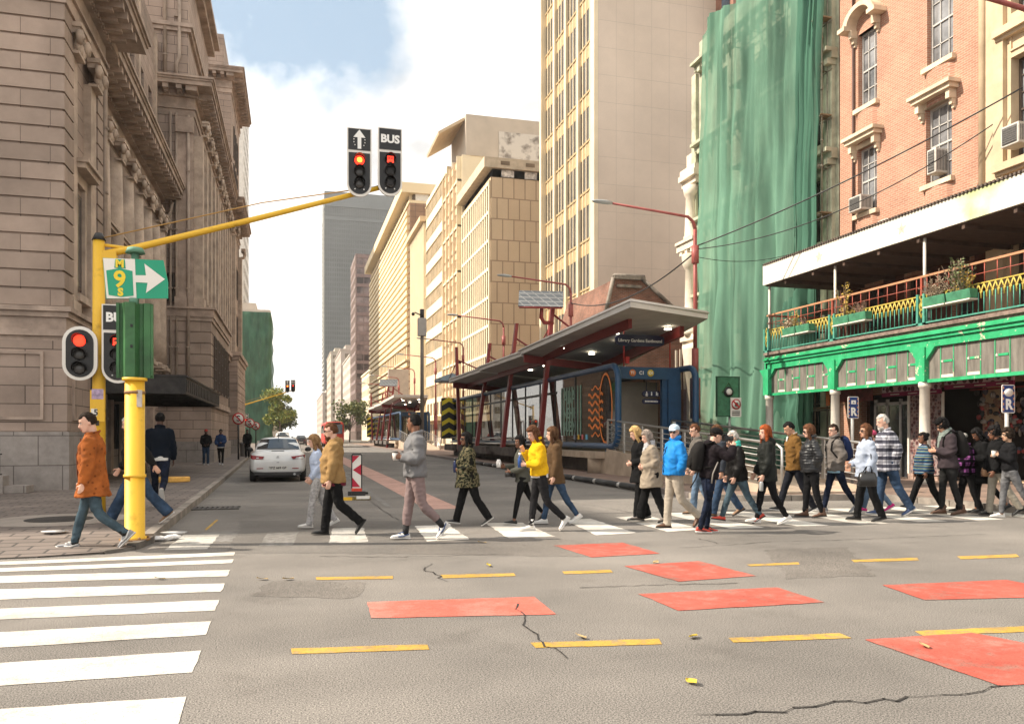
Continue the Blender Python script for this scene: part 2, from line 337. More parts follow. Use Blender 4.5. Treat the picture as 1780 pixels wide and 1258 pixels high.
for q in (((962,948),(1082,943),(1148,962),(1028,968.5)), ((1085,984),(1215,975),(1314,1001),(1180,1011)), ((1110,1032.5),(1352,1021),(1434,1047),(1180,1061.5)),
          ((1533,1017),(1750,1008),(1900,1036),(1608,1043)), ((1502,1112),(1690,1100),(1950,1150),(1900,1182),(1737,1192))):
    poly_px(s, q, .005, .008)
tag(s.build('red_block_markings', R_PAINT), kind='structure')
s = MB(); poly_px(s, ((637,1046.5),(929,1037.5),(966,1068),(647,1074.5)), .005, .008)
tag(s.build('worn_red_block_marking', worn('worn_red_road_paint', (.60,.14,.10), (.55,.26,.21), .47, 2.2)), kind='structure')
s = MB(); a, b = ground(742,885), ground(802,884); s.add([(a.x,a.y,.004),(b.x,b.y,.004),(4.1,240,.004),(2.4,240,.004)], [(0,1,2,3)])
tag(s.build('bus_lane_markings', P_PAINT), kind='structure')
s = MB(); s.add([(1.9,17,.004),(2.03,17,.004),(2.03,200,.004),(1.9,200,.004)], [(0,1,2,3)]); 
tag(s.build('lane_line_marking', W_FADED), kind='structure')
# darker newer strip of asphalt where the side lane begins, cracks in the surface
s = MB(); poly_px(s, ((395,962),(420,905),(760,905),(830,962)), .0015, .05)
tag(s.build('road_patch', A_PATCH), kind='structure')
s = MB()
for q, j in ((((700,935),(1010,938),(1030,968),(680,962)),.04), (((1330,955),(1470,950),(1520,1000),(1370,1006)),.05), (((470,1010),(640,1012),(615,1040),(440,1036)),.04), (((60,1262),(300,1262),(330,1300),(20,1300)),.03)):
    poly_px(s, q, .0022, j)
tag(s.build('repair_patches', asphalt('asphalt_repair', (.135,.126,.119), (.19,.176,.163))), kind='structure')
def crack(mb, pts, wd=.0095):
    P = [ground(*p) for p in pts]; Q = []
    for i in range(len(P)-1):
        k = max(2, int((P[i+1]-P[i]).length/.09))
        Q += [P[i].lerp(P[i+1], j/k)+V((random.uniform(-.03,.03), random.uniform(-.03,.03), 0)) for j in range(k)]
    for i in range(len(Q)-1):
        d = (Q[i+1]-Q[i]); nn = V((-d.y, d.x, 0)).normalized()*wd*random.uniform(.3, 1); e = d.normalized()*.01
        mb.quad((*(Q[i]-nn-e).xy,.0065), (*(Q[i+1]-nn+e).xy,.0065), (*(Q[i+1]+nn+e).xy,.0065), (*(Q[i]+nn-e).xy,.0065))
s = MB()
for p in (((750,980),(737,987),(744,993),(757,996),(765,1004),(778,1014)), ((900,1050),(905,1065),(912,1085),(928,1098),(938,1117),(966,1129),(1000,1149)), ((1212,1244),(1290,1242),(1390,1233),(1450,1222),(1560,1216),(1660,1207),(1720,1196),(1800,1189)),
          ((1180,952),(1253,948),(1330,942),(1480,938),(1720,928)), ((640,868),(668,888),(690,903),(720,912)), ((1010,1022),(1130,1017),(1300,1013)), ((560,967),(700,968),(900,962)), ((960,870),(1040,880),(1110,893)), ((1213,936),(1240,942),(1253,948))):
    crack(s, p)
tag(s.build('road_cracks', mat('crack_tar', (.035,.031,.028), rough=.9, var=0)), kind='structure')
# ---------------------------------------------------------------- pavements and kerbs
PAVER = brickmat('pavers', (.20,.165,.145), (.16,.135,.12), (.075,.066,.06), .42, .21, .012, bump=.6, var=.3)
def floor_brick(name, c1, c2, mo, w, h, ms=.012, var=.3):
    """pavers laid in x, y on a flat surface"""
    m = bpy.data.materials.new(name); m.use_nodes = True; n, l = m.node_tree.nodes, m.node_tree.links; b = n['Principled BSDF']; b.inputs['Roughness'].default_value = .85
    tc = n.new('ShaderNodeTexCoord'); br = n.new('ShaderNodeTexBrick'); l.new(tc.outputs['Object'], br.inputs['Vector']); br.inputs['Scale'].default_value = 1
    br.inputs['Brick Width'].default_value = w; br.inputs['Row Height'].default_value = h; br.inputs['Mortar Size'].default_value = ms
    br.inputs['Color1'].default_value = lin(c1); br.inputs['Color2'].default_value = lin(c2); br.inputs['Mortar'].default_value = lin(mo)
    nz = n.new('ShaderNodeTexNoise'); nz.inputs['Scale'].default_value = .9; nz.inputs['Detail'].default_value = 8; l.new(tc.outputs['Object'], nz.inputs['Vector'])
    mr = n.new('ShaderNodeMapRange'); mr.inputs[1].default_value = .3; mr.inputs[2].default_value = .7; mr.inputs[3].default_value = 1-var; mr.inputs[4].default_value = 1+var; l.new(nz.outputs['Fac'], mr.inputs[0])
    mx = n.new('ShaderNodeMix'); mx.data_type = 'RGBA'; mx.blend_type = 'MULTIPLY'; mx.inputs[0].default_value = 1
    l.new(br.outputs['Color'], mx.inputs[6]); l.new(mr.outputs[0], mx.inputs[7]); l.new(mx.outputs[2], b.inputs['Base Color'])
    iv = n.new('ShaderNodeMath'); iv.operation = 'SUBTRACT'; iv.inputs[0].default_value = 1; l.new(br.outputs['Fac'], iv.inputs[1])
    bp = n.new('ShaderNodeBump'); bp.inputs['Strength'].default_value = .6; bp.inputs['Distance'].default_value = .01; l.new(iv.outputs[0], bp.inputs['Height']); l.new(bp.outputs[0], b.inputs['Normal'])
    return m
PAV_L = floor_brick('left_pavers', (.175,.142,.122), (.135,.110,.096), (.055,.046,.041), .5, .25, .018)
PAV_R = floor_brick('right_pavers', (.26,.17,.125), (.21,.14,.11), (.12,.10,.085), .3, .15, .01)
KERB = mat('kerb_stone', (.235,.205,.175), rough=.85, var=.35, vs=2.2, bump=.5, bs=30)
KERB_D = mat('kerb_dark', (.13,.115,.10), rough=.85, var=.35, vs=2.2, bump=.5, bs=30)
PZ = .13
kl = [(-40,11.0),(-6,11.0),(-3,11.08),(-2.3,11.2),(-1.98,11.5),(-1.87,12.2),(-1.9,13.2),(-2.0,20),(-2.3,36),(-2.7,55),(-2.8,80),(-2.8,150)]
pv = [(-40,22.9)]
kl2 = [(-40,12.7,PZ),(-3.2,12.7,PZ),(-2.5,12.75,PZ),(-1.89,13.0,PZ)]
s = MB(); s.add(kl2+[(x,y,PZ) for x, y in kl[6:]]+[(-40,150,PZ)], [list(range(4+len(kl[6:])+1))])
s.add([(x,y,h) for (x,y), h in zip(kl[:6], (.016,.016,.02,.03,.06,.10))]+kl2[::-1], [(0,1,8,9),(1,2,8),(2,3,7,8),(3,4,7),(4,5,6,7)])
tag(s.build('left_pavement', PAV_L), kind='structure')
def kerbline(mb, pts, wd=.15, h=PZ, seg=1.0, side=1, gap=.012, top=.006):
    for (x0,y0), (x1,y1) in zip(pts, pts[1:]):
        d = V((x1-x0, y1-y0)); L = d.length; d.normalize(); nn = V((-d.y, d.x))*side; k = max(1, round(L/seg))
        for i in range(k):
            a, b = V((x0,y0))+d*(L*i/k+gap), V((x0,y0))+d*(L*(i+1)/k-gap)
            hh = h+top+random.uniform(-.006,.006)
            q = [a, b, b+nn*wd, a+nn*wd]; mb.prism([(p.x,p.y,-.02) for p in (q if side > 0 else q[::-1])], (0,0,hh+.02))
s = MB(); kerbline(s, kl[5:], seg=.95); tag(s.build('left_kerb', KERB), kind='structure')
s = MB(); kerbline(s, kl[:4], seg=1.2, h=.016, top=0, wd=.12); kerbline(s, kl[3:5], seg=1.2, h=.05, top=0, wd=.12); kerbline(s, kl[4:6], seg=1.2, h=.09, top=0, wd=.12); tag(s.build('dropped_kerb', KERB_D), kind='structure')
kr = [(9.9,150),(9.5,60),(9.3,30),(9.2,17.6),(9.5,16.7),(10.3,16.25),(12.6,16.0),(13.2,15.7),(13.4,14.9),(13.45,5),(13.45,-40)]
s = MB(); s.add([(x,y,PZ) for x, y in kr]+[(60,-40,PZ),(60,150,PZ)], [list(range(len(kr)+2))]); tag(s.build('right_pavement', PAV_R), kind='structure')
s = MB(); kerbline(s, kr[:4], side=1, seg=1.0, wd=.16); tag(s.build('station_kerb', mat('station_kerb_stone', (.16,.135,.125), var=.35, vs=2, bump=.4, bs=30)), kind='structure')
s = MB(); kerbline(s, kr[3:], side=1, seg=.9, wd=.16); tag(s.build('right_kerb', KERB), kind='structure')
# cast collar and rammed strip on the left pavement, a manhole and a gully grating
s = MB(); c = ground(103,903,PZ); s.rings([((c.x,c.y,PZ+.002),(1.05,0,0),(0,1.05,0)),((c.x,c.y,PZ+.008),(1.05,0,0),(0,1.05,0))], 40, 0, False)
s.rings([((c.x,c.y,PZ+.009),(.5,0,0),(0,.5,0)),((c.x,c.y,PZ+.016),(.5,0,0),(0,.5,0))], 30, 1, False)
tag(s.build('manhole_cover', [mat('pale_cement', (.27,.235,.205), var=.2, bump=.3), mat('dark_iron', (.05,.047,.045), rough=.6, metal=.5, var=.3, bump=.5, bs=60)]), 'round dark manhole lid in a pale cement ring on the left pavement', 'manhole cover')
s = MB(); a = ground(372,884); 
for i in range(9): s.box(a.x-.42+i*.1, a.x-.36+i*.1, a.y-.2, a.y+.28, .002, .02)
s.box(a.x-.5, a.x+.5, a.y-.26, a.y-.2, .002, .022); s.box(a.x-.5, a.x+.5, a.y+.28, a.y+.34, .002, .022); s.box(a.x-.5,a.x+.5,a.y-.2,a.y+.28,.0015,.004)
tag(s.build('drain_grating', mat('iron_grating', (.07,.062,.055), rough=.6, metal=.4, var=.3)), 'slotted iron drain grating in the gutter by the left kerb', 'drain grating')
# ---------------------------------------------------------------- stone public building on the left
STONE = brickmat('brown_stone', (.36,.272,.22), (.30,.228,.184), (.10,.073,.058), 1.25, .46, .012, bump=.5, var=.28, vs=.45)
COURSE = brickmat('course_stone', (.37,.28,.225), (.305,.232,.186), (.13,.095,.075), 1.35, .4559, .008, bump=.3, var=.28, vs=.45, z0=4.75)
COURSE2 = brickmat('lower_course_stone', (.37,.28,.225), (.305,.232,.186), (.13,.095,.075), 1.5, .5786, .008, bump=.3, var=.28, vs=.45, z0=3.35)
TRIM = mat('carved_stone', (.37,.282,.226), rough=.85, var=.3, vs=1.2, bump=.35, bs=14, bumpd=.03)
LIGHTST = mat('pale_carved_stone', (.43,.335,.262), rough=.85, var=.28, vs=1.3, bump=.35, bs=14, bumpd=.03)
GRANITE = brickmat('granite_plinth', (.29,.255,.23), (.25,.22,.20), (.12,.10,.09), 1.1, .75, .012, bump=.4, var=.22, vs=3)
DGLASS = glassmat('dark_window_glass', (.030,.032,.036)); BLACKP = mat('black_paint', (.018,.017,.017), rough=.5, var=.3)
BFRAME = mat('brown_window_frame', (.085,.06,.045), rough=.6, var=.2); PIPE = mat('stone_painted_pipe', (.33,.255,.20), rough=.6, var=.2)
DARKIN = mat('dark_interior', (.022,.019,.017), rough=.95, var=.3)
B = thing('stone_building', 'long brown carved stone public building with rusticated corner, columns and heavy cornices', 'building', (-5.6, 22.8, 0))
B.location = (0,0,0)
L_ = on_left(0); FR = on_front(0)
def scroll(mb, x, y, z, dx, dy, r=.16):
    """ionic volute pair with a leafy bell, facing along (dx, dy)"""
    px, py = -dy, dx
    for sgn in (-1, 1):
        c = V((x+px*sgn*.36+dx*.06, y+py*sgn*.36+dy*.06, z))
        for k, (rr, t) in enumerate(((r, .16), (r*.62, .2), (r*.28, .24))):
            mb.rings([(c-V((dx,dy,0))*.03, V((px,py,0))*rr, V((0,0,rr))), (c+V((dx,dy,0))*t*.6, V((px,py,0))*rr*.94, V((0,0,rr*.94)))], 14)
def capital(parent, x, y, z, dx, dy):
    m = MB(); px, py = -dy, dx
    def b(u0, u1, w0, w1, z0, z1): m.prism([(x+px*u+dx*q, y+py*u+dy*q, z0) for u, q in ((u0,w0),(u0,w1),(u1,w1),(u1,w0))], (0,0,z1-z0))
    b(-.5,.5,-.1,.26,z+.34,z+.46); b(-.44,.44,-.1,.2,z+.2,z+.34); scroll(m, x+dx*.1, y+dy*.1, z+.12, dx, dy, .2)
    for i in range(5):
        u = -.3+i*.15; m.ball((x+px*u+dx*.12, y+py*u+dy*.12, z-.05-.07*(i % 2)), (.085,.085,.16), 7, 5)
    b(-.34,.34,-.1,.16,z-.3,z-.22); m.build('capital', LIGHTST, parent)
def cornice(name, Mf, u0, u1, z, dep, scale=1.0, ends=(0,0), base=0.0):
    """entablature: architrave, frieze, brackets (modillions), corona and top moulding"""
    m = MB(); e0, e1 = ends
    for z0, z1, w in ((0,.34,.06),(.34,.42,.14),(.42,.95,.05),(.95,1.05,.2),(1.30,1.52,dep),(1.52,1.62,dep+.06),(1.62,1.72,dep+.13),(1.72,1.86,dep-.35)):
        mbox(m, Mf, u0-e0*w, u1+e1*w, z+z0*scale, z+z1*scale, base-.3, base+w)
    mbox(m, Mf, u0-e0*(dep-.12), u1+e1*(dep-.12), z+1.05*scale, z+1.30*scale, base-.3, base+.24)
    k = max(2, round((u1-u0)/.62)); 
    for i in range(k):
        u = u0+(u1-u0)*(i+.5)/k; mbox(m, Mf, u-.13, u+.13, z+1.08*scale, z+1.298*scale, base+.24, base+dep-.07)
        mbox(m, Mf, u-.1, u+.1, z+1.0*scale, z+1.08*scale, base+.2, base+dep-.35)
    k2 = max(4, round((u1-u0)/.26))
    for i in range(k2):
        u = u0+(u1-u0)*(i+.5)/k2; mbox(m, Mf, u-.07, u+.07, z+.955*scale, z+1.045*scale, base+.2, base+.27)
    return m.build(name, TRIM, B)
def courses(mb, x0, x1, y0, y1, z0, z1, h, g=.035, ins=.05, mi=0):
    mb.box(x0+ins, x1-ins, y0+ins, y1-ins, z0, z1, 0); k = round((z1-z0)/h)
    for i in range(k):
        a = z0+(z1-z0)*i/k; mb.box(x0, x1, y0, y1, a+g, a+(z1-z0)/k-g*.2, mi)
# near pavilion (rusticated corner, front towards the cross street and side towards the street)
m = MB()
courses(m, -30, -5.6, 22.8, 23.75, 4.75, 12.5, .462, .05, .06, 1)
m.box(-30,-5.85,23.3,26.6,0,12.5); courses(m, -9, -5.62, 26.55, 27.25, 4.75, 12.5, .462, .05, .06, 1); m.box(-9,-5.9,26.6,27.2,0,4.75)
m.box(-30,-7.2,27.2,70,14.2,21.5)                                  # attic storey set back
m.box(-30,-6.2,23.2,27.1,14.3,21.5); m.box(-78,-30,22.8,45,0,21); m.box(-75,-41,22.8,45,21,41.5)  # tall block far left, out of view, added to shade the crossing
m.box(-30,-7.0,27.0,44.6,0,.5)
courses(m, -30, -5.52, 22.72, 26.6, 1.62, 3.9, 2.28, .0, .06)      # panelled lower wall
m.build('wall', [STONE, COURSE], B)
# recessed centre with windows on three levels
m = MB(); ops = []
cols = [28.4,30.6,32.8,35.0,37.2,39.4,41.6]
for a, b in zip(cols, cols[1:]): ops += [((a+b)/2-.42, (a+b)/2+.42, 6.2, 8.6), ((a+b)/2-.42, (a+b)/2+.42, 9.7, 11.6)]
ops += [((a+b)/2-.5, (a+b)/2+.5, 3.5, 4.3) for a, b in zip(cols, cols[1:])]
facade(m, on_left(-6.6), 27.1, 44.5, .13, 12.5, ops, .35); m.build('wall', STONE, B)
for o in ops:
    sash(B, on_left(-6.6), *o, -.3, BFRAME, DGLASS, 2, 3)
    if o[2] > 5 and o[2] < 7:
        q = MB(); M_ = on_left(-6.6); mbox(q, M_, o[0]-.22, o[0], o[2]-.1, o[3], 0, .1); mbox(q, M_, o[1], o[1]+.22, o[2]-.1, o[3], 0, .1)
        mbox(q, M_, o[0]-.22, o[1]+.22, o[3], o[3]+.3, 0, .1); mbox(q, M_, o[0]-.4, o[1]+.4, o[3]+.3, o[3]+.42, 0, .38); mbox(q, M_, o[0]-.45, o[1]+.45, o[3]+.42, o[3]+.5, 0, .45)
        mbox(q, M_, o[0]-.3, o[1]+.3, o[2]-.25, o[2]-.1, 0, .22); q.build('window_surround', LIGHTST, B)
ops = [(28+i*2.25, 29.0+i*2.25, 15.6, 18.2) for i in range(19)]
m = MB(); facade(m, on_left(-6.6), 27.1, 72, 14.3, 21.6, ops, .3); m.build('wall', STONE, B)
for o in ops: sash(B, on_left(-6.6), *o, -.26, BFRAME, DGLASS, 2, 2)
for y in (29.9,34.4,38.9,43.4): mm = MB(); mbox(mm, on_left(-6.6), y-.42, y+.05, 14.4, 21.4, 0, .1); mm.build('pilaster', LIGHTST, B)
ops = [(24.1, 25.0, 15.4, 18.4)]
m = MB(); facade(m, on_left(-5.95), 22.9, 27.15, 14.3, 21.6, ops, .3); m.box(-30,-5.96,22.9,22.95,14.3,21.6); m.build('wall', STONE, B); sash(B, on_left(-5.95), *ops[0], -.26, BFRAME, DGLASS)
# pilasters of the near pavilion, with its pedimented window
M_ = on_left(-5.85)
for y in (24.0, 26.15):
    p = MB(); mbox(p, M_, y-.32, y+.32, 4.75, 11.7, 0, .2); mbox(p, M_, y-.4, y+.4, 4.75, 5.1, 0, .28); po = p.build('pilaster', LIGHTST, B)
    capital(po, -5.62, y, 11.95, 1, 0)
m = MB(); mbox(m, M_, 24.65, 25.5, 5.6, 8.3, .0, .03); wo = m.build('window', BFRAME, B)
g = MB(); mbox(g, M_, 24.74, 25.05, 5.7, 8.2, .03, .035); mbox(g, M_, 25.1, 25.42, 5.7, 8.2, .03, .035); g.build('pane', DGLASS, wo)
q = MB(); mbox(q, M_, 24.42, 24.65, 5.4, 8.5, 0, .12); mbox(q, M_, 25.5, 25.73, 5.4, 8.5, 0, .12); mbox(q, M_, 24.42, 25.73, 8.5, 8.8, 0, .13)
mbox(q, M_, 24.25, 25.9, 8.8, 8.95, 0, .42); mbox(q, M_, 24.2, 25.95, 8.95, 9.05, 0, .5); mbox(q, M_, 24.4, 25.75, 5.2, 5.4, 0, .25)
q.build('window_surround', LIGHTST, B)
# engaged columns of the centre
for y in cols+[43.3]:
    p = MB(); c = V((-6.45, y, 0)); rg = [(c+V((0,0,z)), V((r,0,0)), V((0,r,0))) for z, r in ((5.0,.40),(6.5,.40),(9,.385),(11.75,.335))]
    p.rings(rg, 16); mbox(p, on_left(-6.6), y-.5, y+.5, 4.7, 4.86, 0, .66); p.rings([(c+V((0,0,z)), V((r,0,0)), V((0,r,0))) for z, r in ((4.86,.48),(4.95,.48),(5.0,.42))], 16)
    po = p.build('column', LIGHTST, B); capital(po, -6.2, y, 11.95, 1, 0)
cornice('cornice', on_left(-5.6), 22.8, 27.2, 12.5, 1.05, 1, (1,1)); 
cornice('cornice', on_front(22.8), -30, -5.903, 12.5, 1.05, 1, (0,0))
cornice('cornice', on_left(-6.5), 27.25, 44.4, 12.5, 1.1, 1, (0,0))
# plinth and the moulded bands
m = MB(); m.box(-30,-5.46,22.66,26.6,0,1.6); m.box(-30,-5.5,26.6,27.2,0,1.6); m.box(-30,-6.4,27.2,44.4,0,1.0); m.box(-9,-3.9,44.3,56,0,1.2); m.box(-9,-5,56,66,0,1.2); m.box(-9,-4.0,66,76,0,1.2); m.build('plinth', GRANITE, B)
m = MB()
for z0, z1, w_ in ((3.9,4.02,.06),(4.02,4.18,.14),(4.18,4.5,.05),(4.5,4.64,.12),(4.64,4.76,.2),(1.6,1.66,.06)):
    m.box(-30,-5.6+w_,22.8-w_,26.6,z0,z1); m.box(-9,-6.6+w_,26.6,44.35,z0,z1)
m.build('string_course', TRIM, B)
# raised panel mouldings on the lower wall
m = MB(); M_ = on_front(22.72)
for u0, u1 in ((-8.2,-6.05),(-11.4,-9.0)):
    for a, b, c, d in ((u0,u1,1.9,1.97),(u0,u1,3.55,3.62),(u0,u0+.07,1.97,3.55),(u1-.07,u1,1.97,3.55)): mbox(m, M_, a, b, c, d, 0, .05)
M_ = on_left(-5.52)
for a, b, c, d in ((23.2,26.1,1.9,1.97),(23.2,26.1,3.55,3.62),(23.2,23.27,1.97,3.55),(26.03,26.1,1.97,3.55)): mbox(m, M_, a, b, c, d, 0, .05)
m.build('panel_moulding', TRIM, B)
# shops under the black canopy
m = MB(); ops = [(27.6,29.2,.14,2.6),(29.8,31.4,.14,2.6),(32.2,33.6,.14,2.6),(34.2,35.6,.9,2.6)]
m.box(-6.9,-6.58,27.2,44.2,2.85,3.2); m.build('wall', STONE, B)
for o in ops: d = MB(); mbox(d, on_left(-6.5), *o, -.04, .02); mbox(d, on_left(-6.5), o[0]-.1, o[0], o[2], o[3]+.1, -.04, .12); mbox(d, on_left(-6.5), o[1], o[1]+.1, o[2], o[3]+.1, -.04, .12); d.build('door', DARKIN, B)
m = MB()
for y in (29.5,31.8,33.9,36.2,38.5,40.8): MB().box(-6.6,-6.25,y-.24,y+.24,.13,2.82).build('pier', TRIM, B)
pass
m = MB(); m.box(-6.6,-3.05,25.4,36.2,2.86,3.0); m.box(-3.12,-3.0,25.2,36.4,2.72,3.22); m.box(-6.6,-3.12,25.2,25.32,2.72,3.22); m.box(-6.6,-3.12,36.28,36.4,2.72,3.22); m.box(-6.6,-2.96,25.16,36.44,3.22,3.27)
for i in range(22): m.box(-3.0,-2.975,25.3+i*.5,25.55+i*.5,2.8,3.15)
for i in range(8): m.box(-6.6,-3.1,25.9+i*1.4,25.98+i*1.4,2.78,2.86)
m.build('canopy', mat('sooty_canopy', (.030,.026,.024), rough=.7, var=.5, vs=3), B)
# second pavilion: rusticated lower stage, giant pilasters, cornice, tower stage above
m = MB(); courses(m, -9, -4.05, 44.3, 56, 3.35, 7.4, .58, .05, .06, 1); m.box(-9,-4.05,44.3,56,1.2,3.0); m.box(-9,-4.9,44.4,55,7.4,18.2); m.box(-12,-5.2,44.6,55,18.2,27); m.build('wall', [STONE, COURSE2], B)
m = MB()
for z0, z1, x in ((3.0,3.16,-3.9),(3.16,3.35,-3.98),(7.4,7.6,-3.98),(7.6,8.0,-3.92),(8.0,8.1,-3.8)): m.box(-9,x,44.3-(x+4.05),56,z0,z1)
m.build('string_course', TRIM, B); m = MB()
for z0, z1, x in ((22.3,22.5,-5.05),(22.5,22.7,-4.95),(25.8,26.2,-4.8),(26.2,26.5,-4.5)): m.box(-12,x,44.6-(x+5.2),55,z0,z1)
m.build('string_course', TRIM, B)
m = MB(); M_ = on_left(-4.05)
for i in range(22):
    for j in range(3): pass
for y in [45+i*.62 for i in range(17)]: mbox(m, M_, y, y+.06, 3.4, 7.4, -.02, .004)
m.build('joint', mat('deep_joint', (.07,.05,.04), rough=.9, var=.2), B)
for y in (44.9, 47.2, 49.5, 51.8, 54.1):
    p = MB(); mbox(p, on_left(-4.9), y-.36, y+.36, 8.1, 17.0, 0, .42); mbox(p, on_left(-4.9), y-.44, y+.44, 8.1, 8.6, 0, .5); po = p.build('pilaster', LIGHTST, B); capital(po, -4.42, y, 17.3, 1, 0)
p = MB(); mbox(p, on_front(44.4), -5.75, -4.92, 8.1, 17, 0, .18); mbox(p, on_front(44.4), -5.8, -4.9, 8.1, 8.6, 0, .26); mbox(p, on_front(44.4), -5.75,-4.9,17.0,17.8,0,.3); p.build('pilaster', TRIM, B)
cornice('cornice', on_left(-4.9), 44.4, 55, 17.9, .95, 1, (1,1)); cornice('cornice', on_front(44.4), -9, -5.203, 17.9, .95, 1, (0,0))
ops = [(45.7+i*2.3, 46.6+i*2.3, 9.5, 12.2) for i in range(4)]+[(45.7+i*2.3, 46.6+i*2.3, 13.4, 15.6) for i in range(4)]
for o in ops: sash(B, on_left(-4.9), *o, .05, BFRAME, DGLASS)
for i in range(5):
    o = (45.6+i*2.1, 46.7+i*2.1, 3.9, 6.8); sash(B, on_left(-4.05), *o, .06, BFRAME, DGLASS, 3, 5, .06, mid=False)
sash(B, on_front(44.4), -6.35, -5.95+.22, 8.35, 9.85, .05, BFRAME, DGLASS, 1, 2)
# far range with its long cornice, and the end pavilion
m = MB(); m.box(-9,-5.05,55,67,1.2,18.4); courses(m, -9, -4.75, 56, 66, 1.2, 7.2, .6, .05, .05); m.box(-12,-4.6,66.4,76,7.6,30); courses(m, -12, -4.1, 66, 76.4, 1.2, 7.4, .6, .05, .06); m.box(-12,-5.2,67,76,30,33); m.build('wall', STONE, B)
m = MB()
for z0, z1, x in ((7.2,7.5,-4.6),(7.5,7.8,-4.45)): m.box(-9,x,55.5,66,z0,z1)
for z0, z1, x in ((7.4,7.7,-4.0),(7.7,8.0,-3.85),(3.1,3.4,-4.0)): m.box(-12,x,66-(x+4.1),76.5,z0,z1)
m.build('string_course', TRIM, B)
for y in [56.2+i*1.9 for i in range(6)]:
    p = MB(); mbox(p, on_left(-5.05), y-.35, y+.35, 7.8, 17.2, 0, .5); po = p.build('pilaster', LIGHTST, B); capital(po, -4.5, y, 17.5, 1, 0)
for y in (67.2, 75.2):
    p = MB(); mbox(p, on_left(-4.6), y-.5, y+.5, 8.0, 17.2, 0, .3); po = p.build('pilaster', LIGHTST, B); capital(po, -4.25, y, 17.5, 1, 0)
cornice('cornice', on_left(-5.0), 55, 66.4, 18.2, .9, 1); cornice('cornice', on_left(-4.6), 66.4, 76, 18.2, .9, 1, (1,1)); cornice('cornice', on_front(66.4), -9, -4.903, 18.2, .9, 1)
cornice('cornice', on_left(-4.6), 66.4, 76, 28.2, .9, 1, (1,1)); cornice('cornice', on_front(66.4), -9, -4.903, 28.2, .9, 1)
for y in (56.9,58.8,60.7,62.6,64.5): 
    for z in (9.2, 13.2): sash(B, on_left(-5.05), y-.02, y+.5, z, z+2.6, .05, BFRAME, DGLASS, 2, 3)
for i in range(5): sash(B, on_left(-4.75), 56.8+i*1.9, 57.9+i*1.9, 3.6, 6.5, .06, BFRAME, DGLASS, 3, 5, .06, mid=False)
for y in (69.2, 71.2, 73.2):
    for z in (9.2,13.2,21,24): sash(B, on_left(-4.6), y-.45, y+.45, z, z+2.5, .05, BFRAME, DGLASS)
# rainwater pipes
def pipe(pts, r=.06, br=()):
    p = MB(); p.tube(pts, r, 8)
    for z in br: q = V(pts[0]); p.box(q.x-.1,q.x+.1,q.y-.09,q.y+.09,z,z+.06)
    p.build('downpipe', PIPE, B)
pipe([(-5.62,27.45,.2),(-5.62,27.45,12.2),(-5.62,27.45,12.5)], .085, (2,4,6.5,9,11))
pipe([(-6.25,44.2,4),(-6.25,44.2,12.4),(-6.0,44.2,12.9),(-5.9,44.2,13.4)], .085); pipe([(-6.0,44.25,3),(-6.0,44.25,18.0)], .06, (6,9,12,15)); pipe([(-5.72,44.25,3),(-5.72,44.25,18.0)], .06, (6,9,12,15)); pipe([(-5.15,44.2,3.2),(-5.15,44.2,17.9)], .085, (6,9,12,15))
pipe([(-6.3,44.5,19.8),(-6.3,44.5,26.5),(-5.9,44.5,27.5)], .09, (21,24)); pipe([(-5.75,44.45,19.8),(-5.75,44.45,20.6),(-5.6,44.45,21),(-5.6,44.45,29)], .09, (23,26))
# basement steps railing by the corner, meter box
rl = thing('basement_railing', 'low black iron railing round the basement steps by the stone corner', 'railing', (-7.2, 20.9, PZ))
def rail(mb, a, b, r=.02): mb.tube([a, b], r, 6)
m = MB(); 
for x in (-8.6,-7.6,-6.75): rail(m, (x+7.2,-.5,.45), (x+7.2,-.5,1.05), .025)
rail(m, (-1.6,-.5,1.03), (.45,-.5,1.03)); rail(m, (.45,-.5,1.03), (.45,.9,1.03)); rail(m, (.45,-.5,-.1), (.45,-.5,1.03), .03); m.build('handrail', BLACKP, rl)
m = MB()
for i in range(14): rail(m, (.45-.1*i*.9,.9,.42), (.45-.1*i*.9,.9,.95), .012)
rail(m,(-.9,.9,.93),(.5,.9,.93),.015); rail(m,(-.9,.9,.45),(.5,.9,.45),.015); m.build('grille', BLACKP, rl)
m = MB(); m.box(-1.8,.5,-.2,-.6,0,.1); m.box(-1.8,.62,.55,1.0,0,.42); m.box(-1.8,.62,-.6,-.2,0,.3); m.box(.62,1.1,.6,1.2,0,.18); m.build('kerb_wall', GRANITE, rl)
tag(MB().box(-7.9,-7.55,22.55,22.72,3.25,3.6).build('meter_box', mat('white_enamel', (.6,.58,.55), var=.1), bevel=.02), 'small white meter box fixed to the stone wall', 'meter box')
tag(MB().box(-5.65,-5.45,13.3,13.5,PZ,1.15).box(-5.68,-5.42,13.27,13.53,1.15,1.2).build('stone_bollard', mat('bollard_concrete', (.24,.205,.17), var=.3, vs=4, bump=.3), bevel=.01), 'square weathered concrete post at the pavement edge', 'bollard')
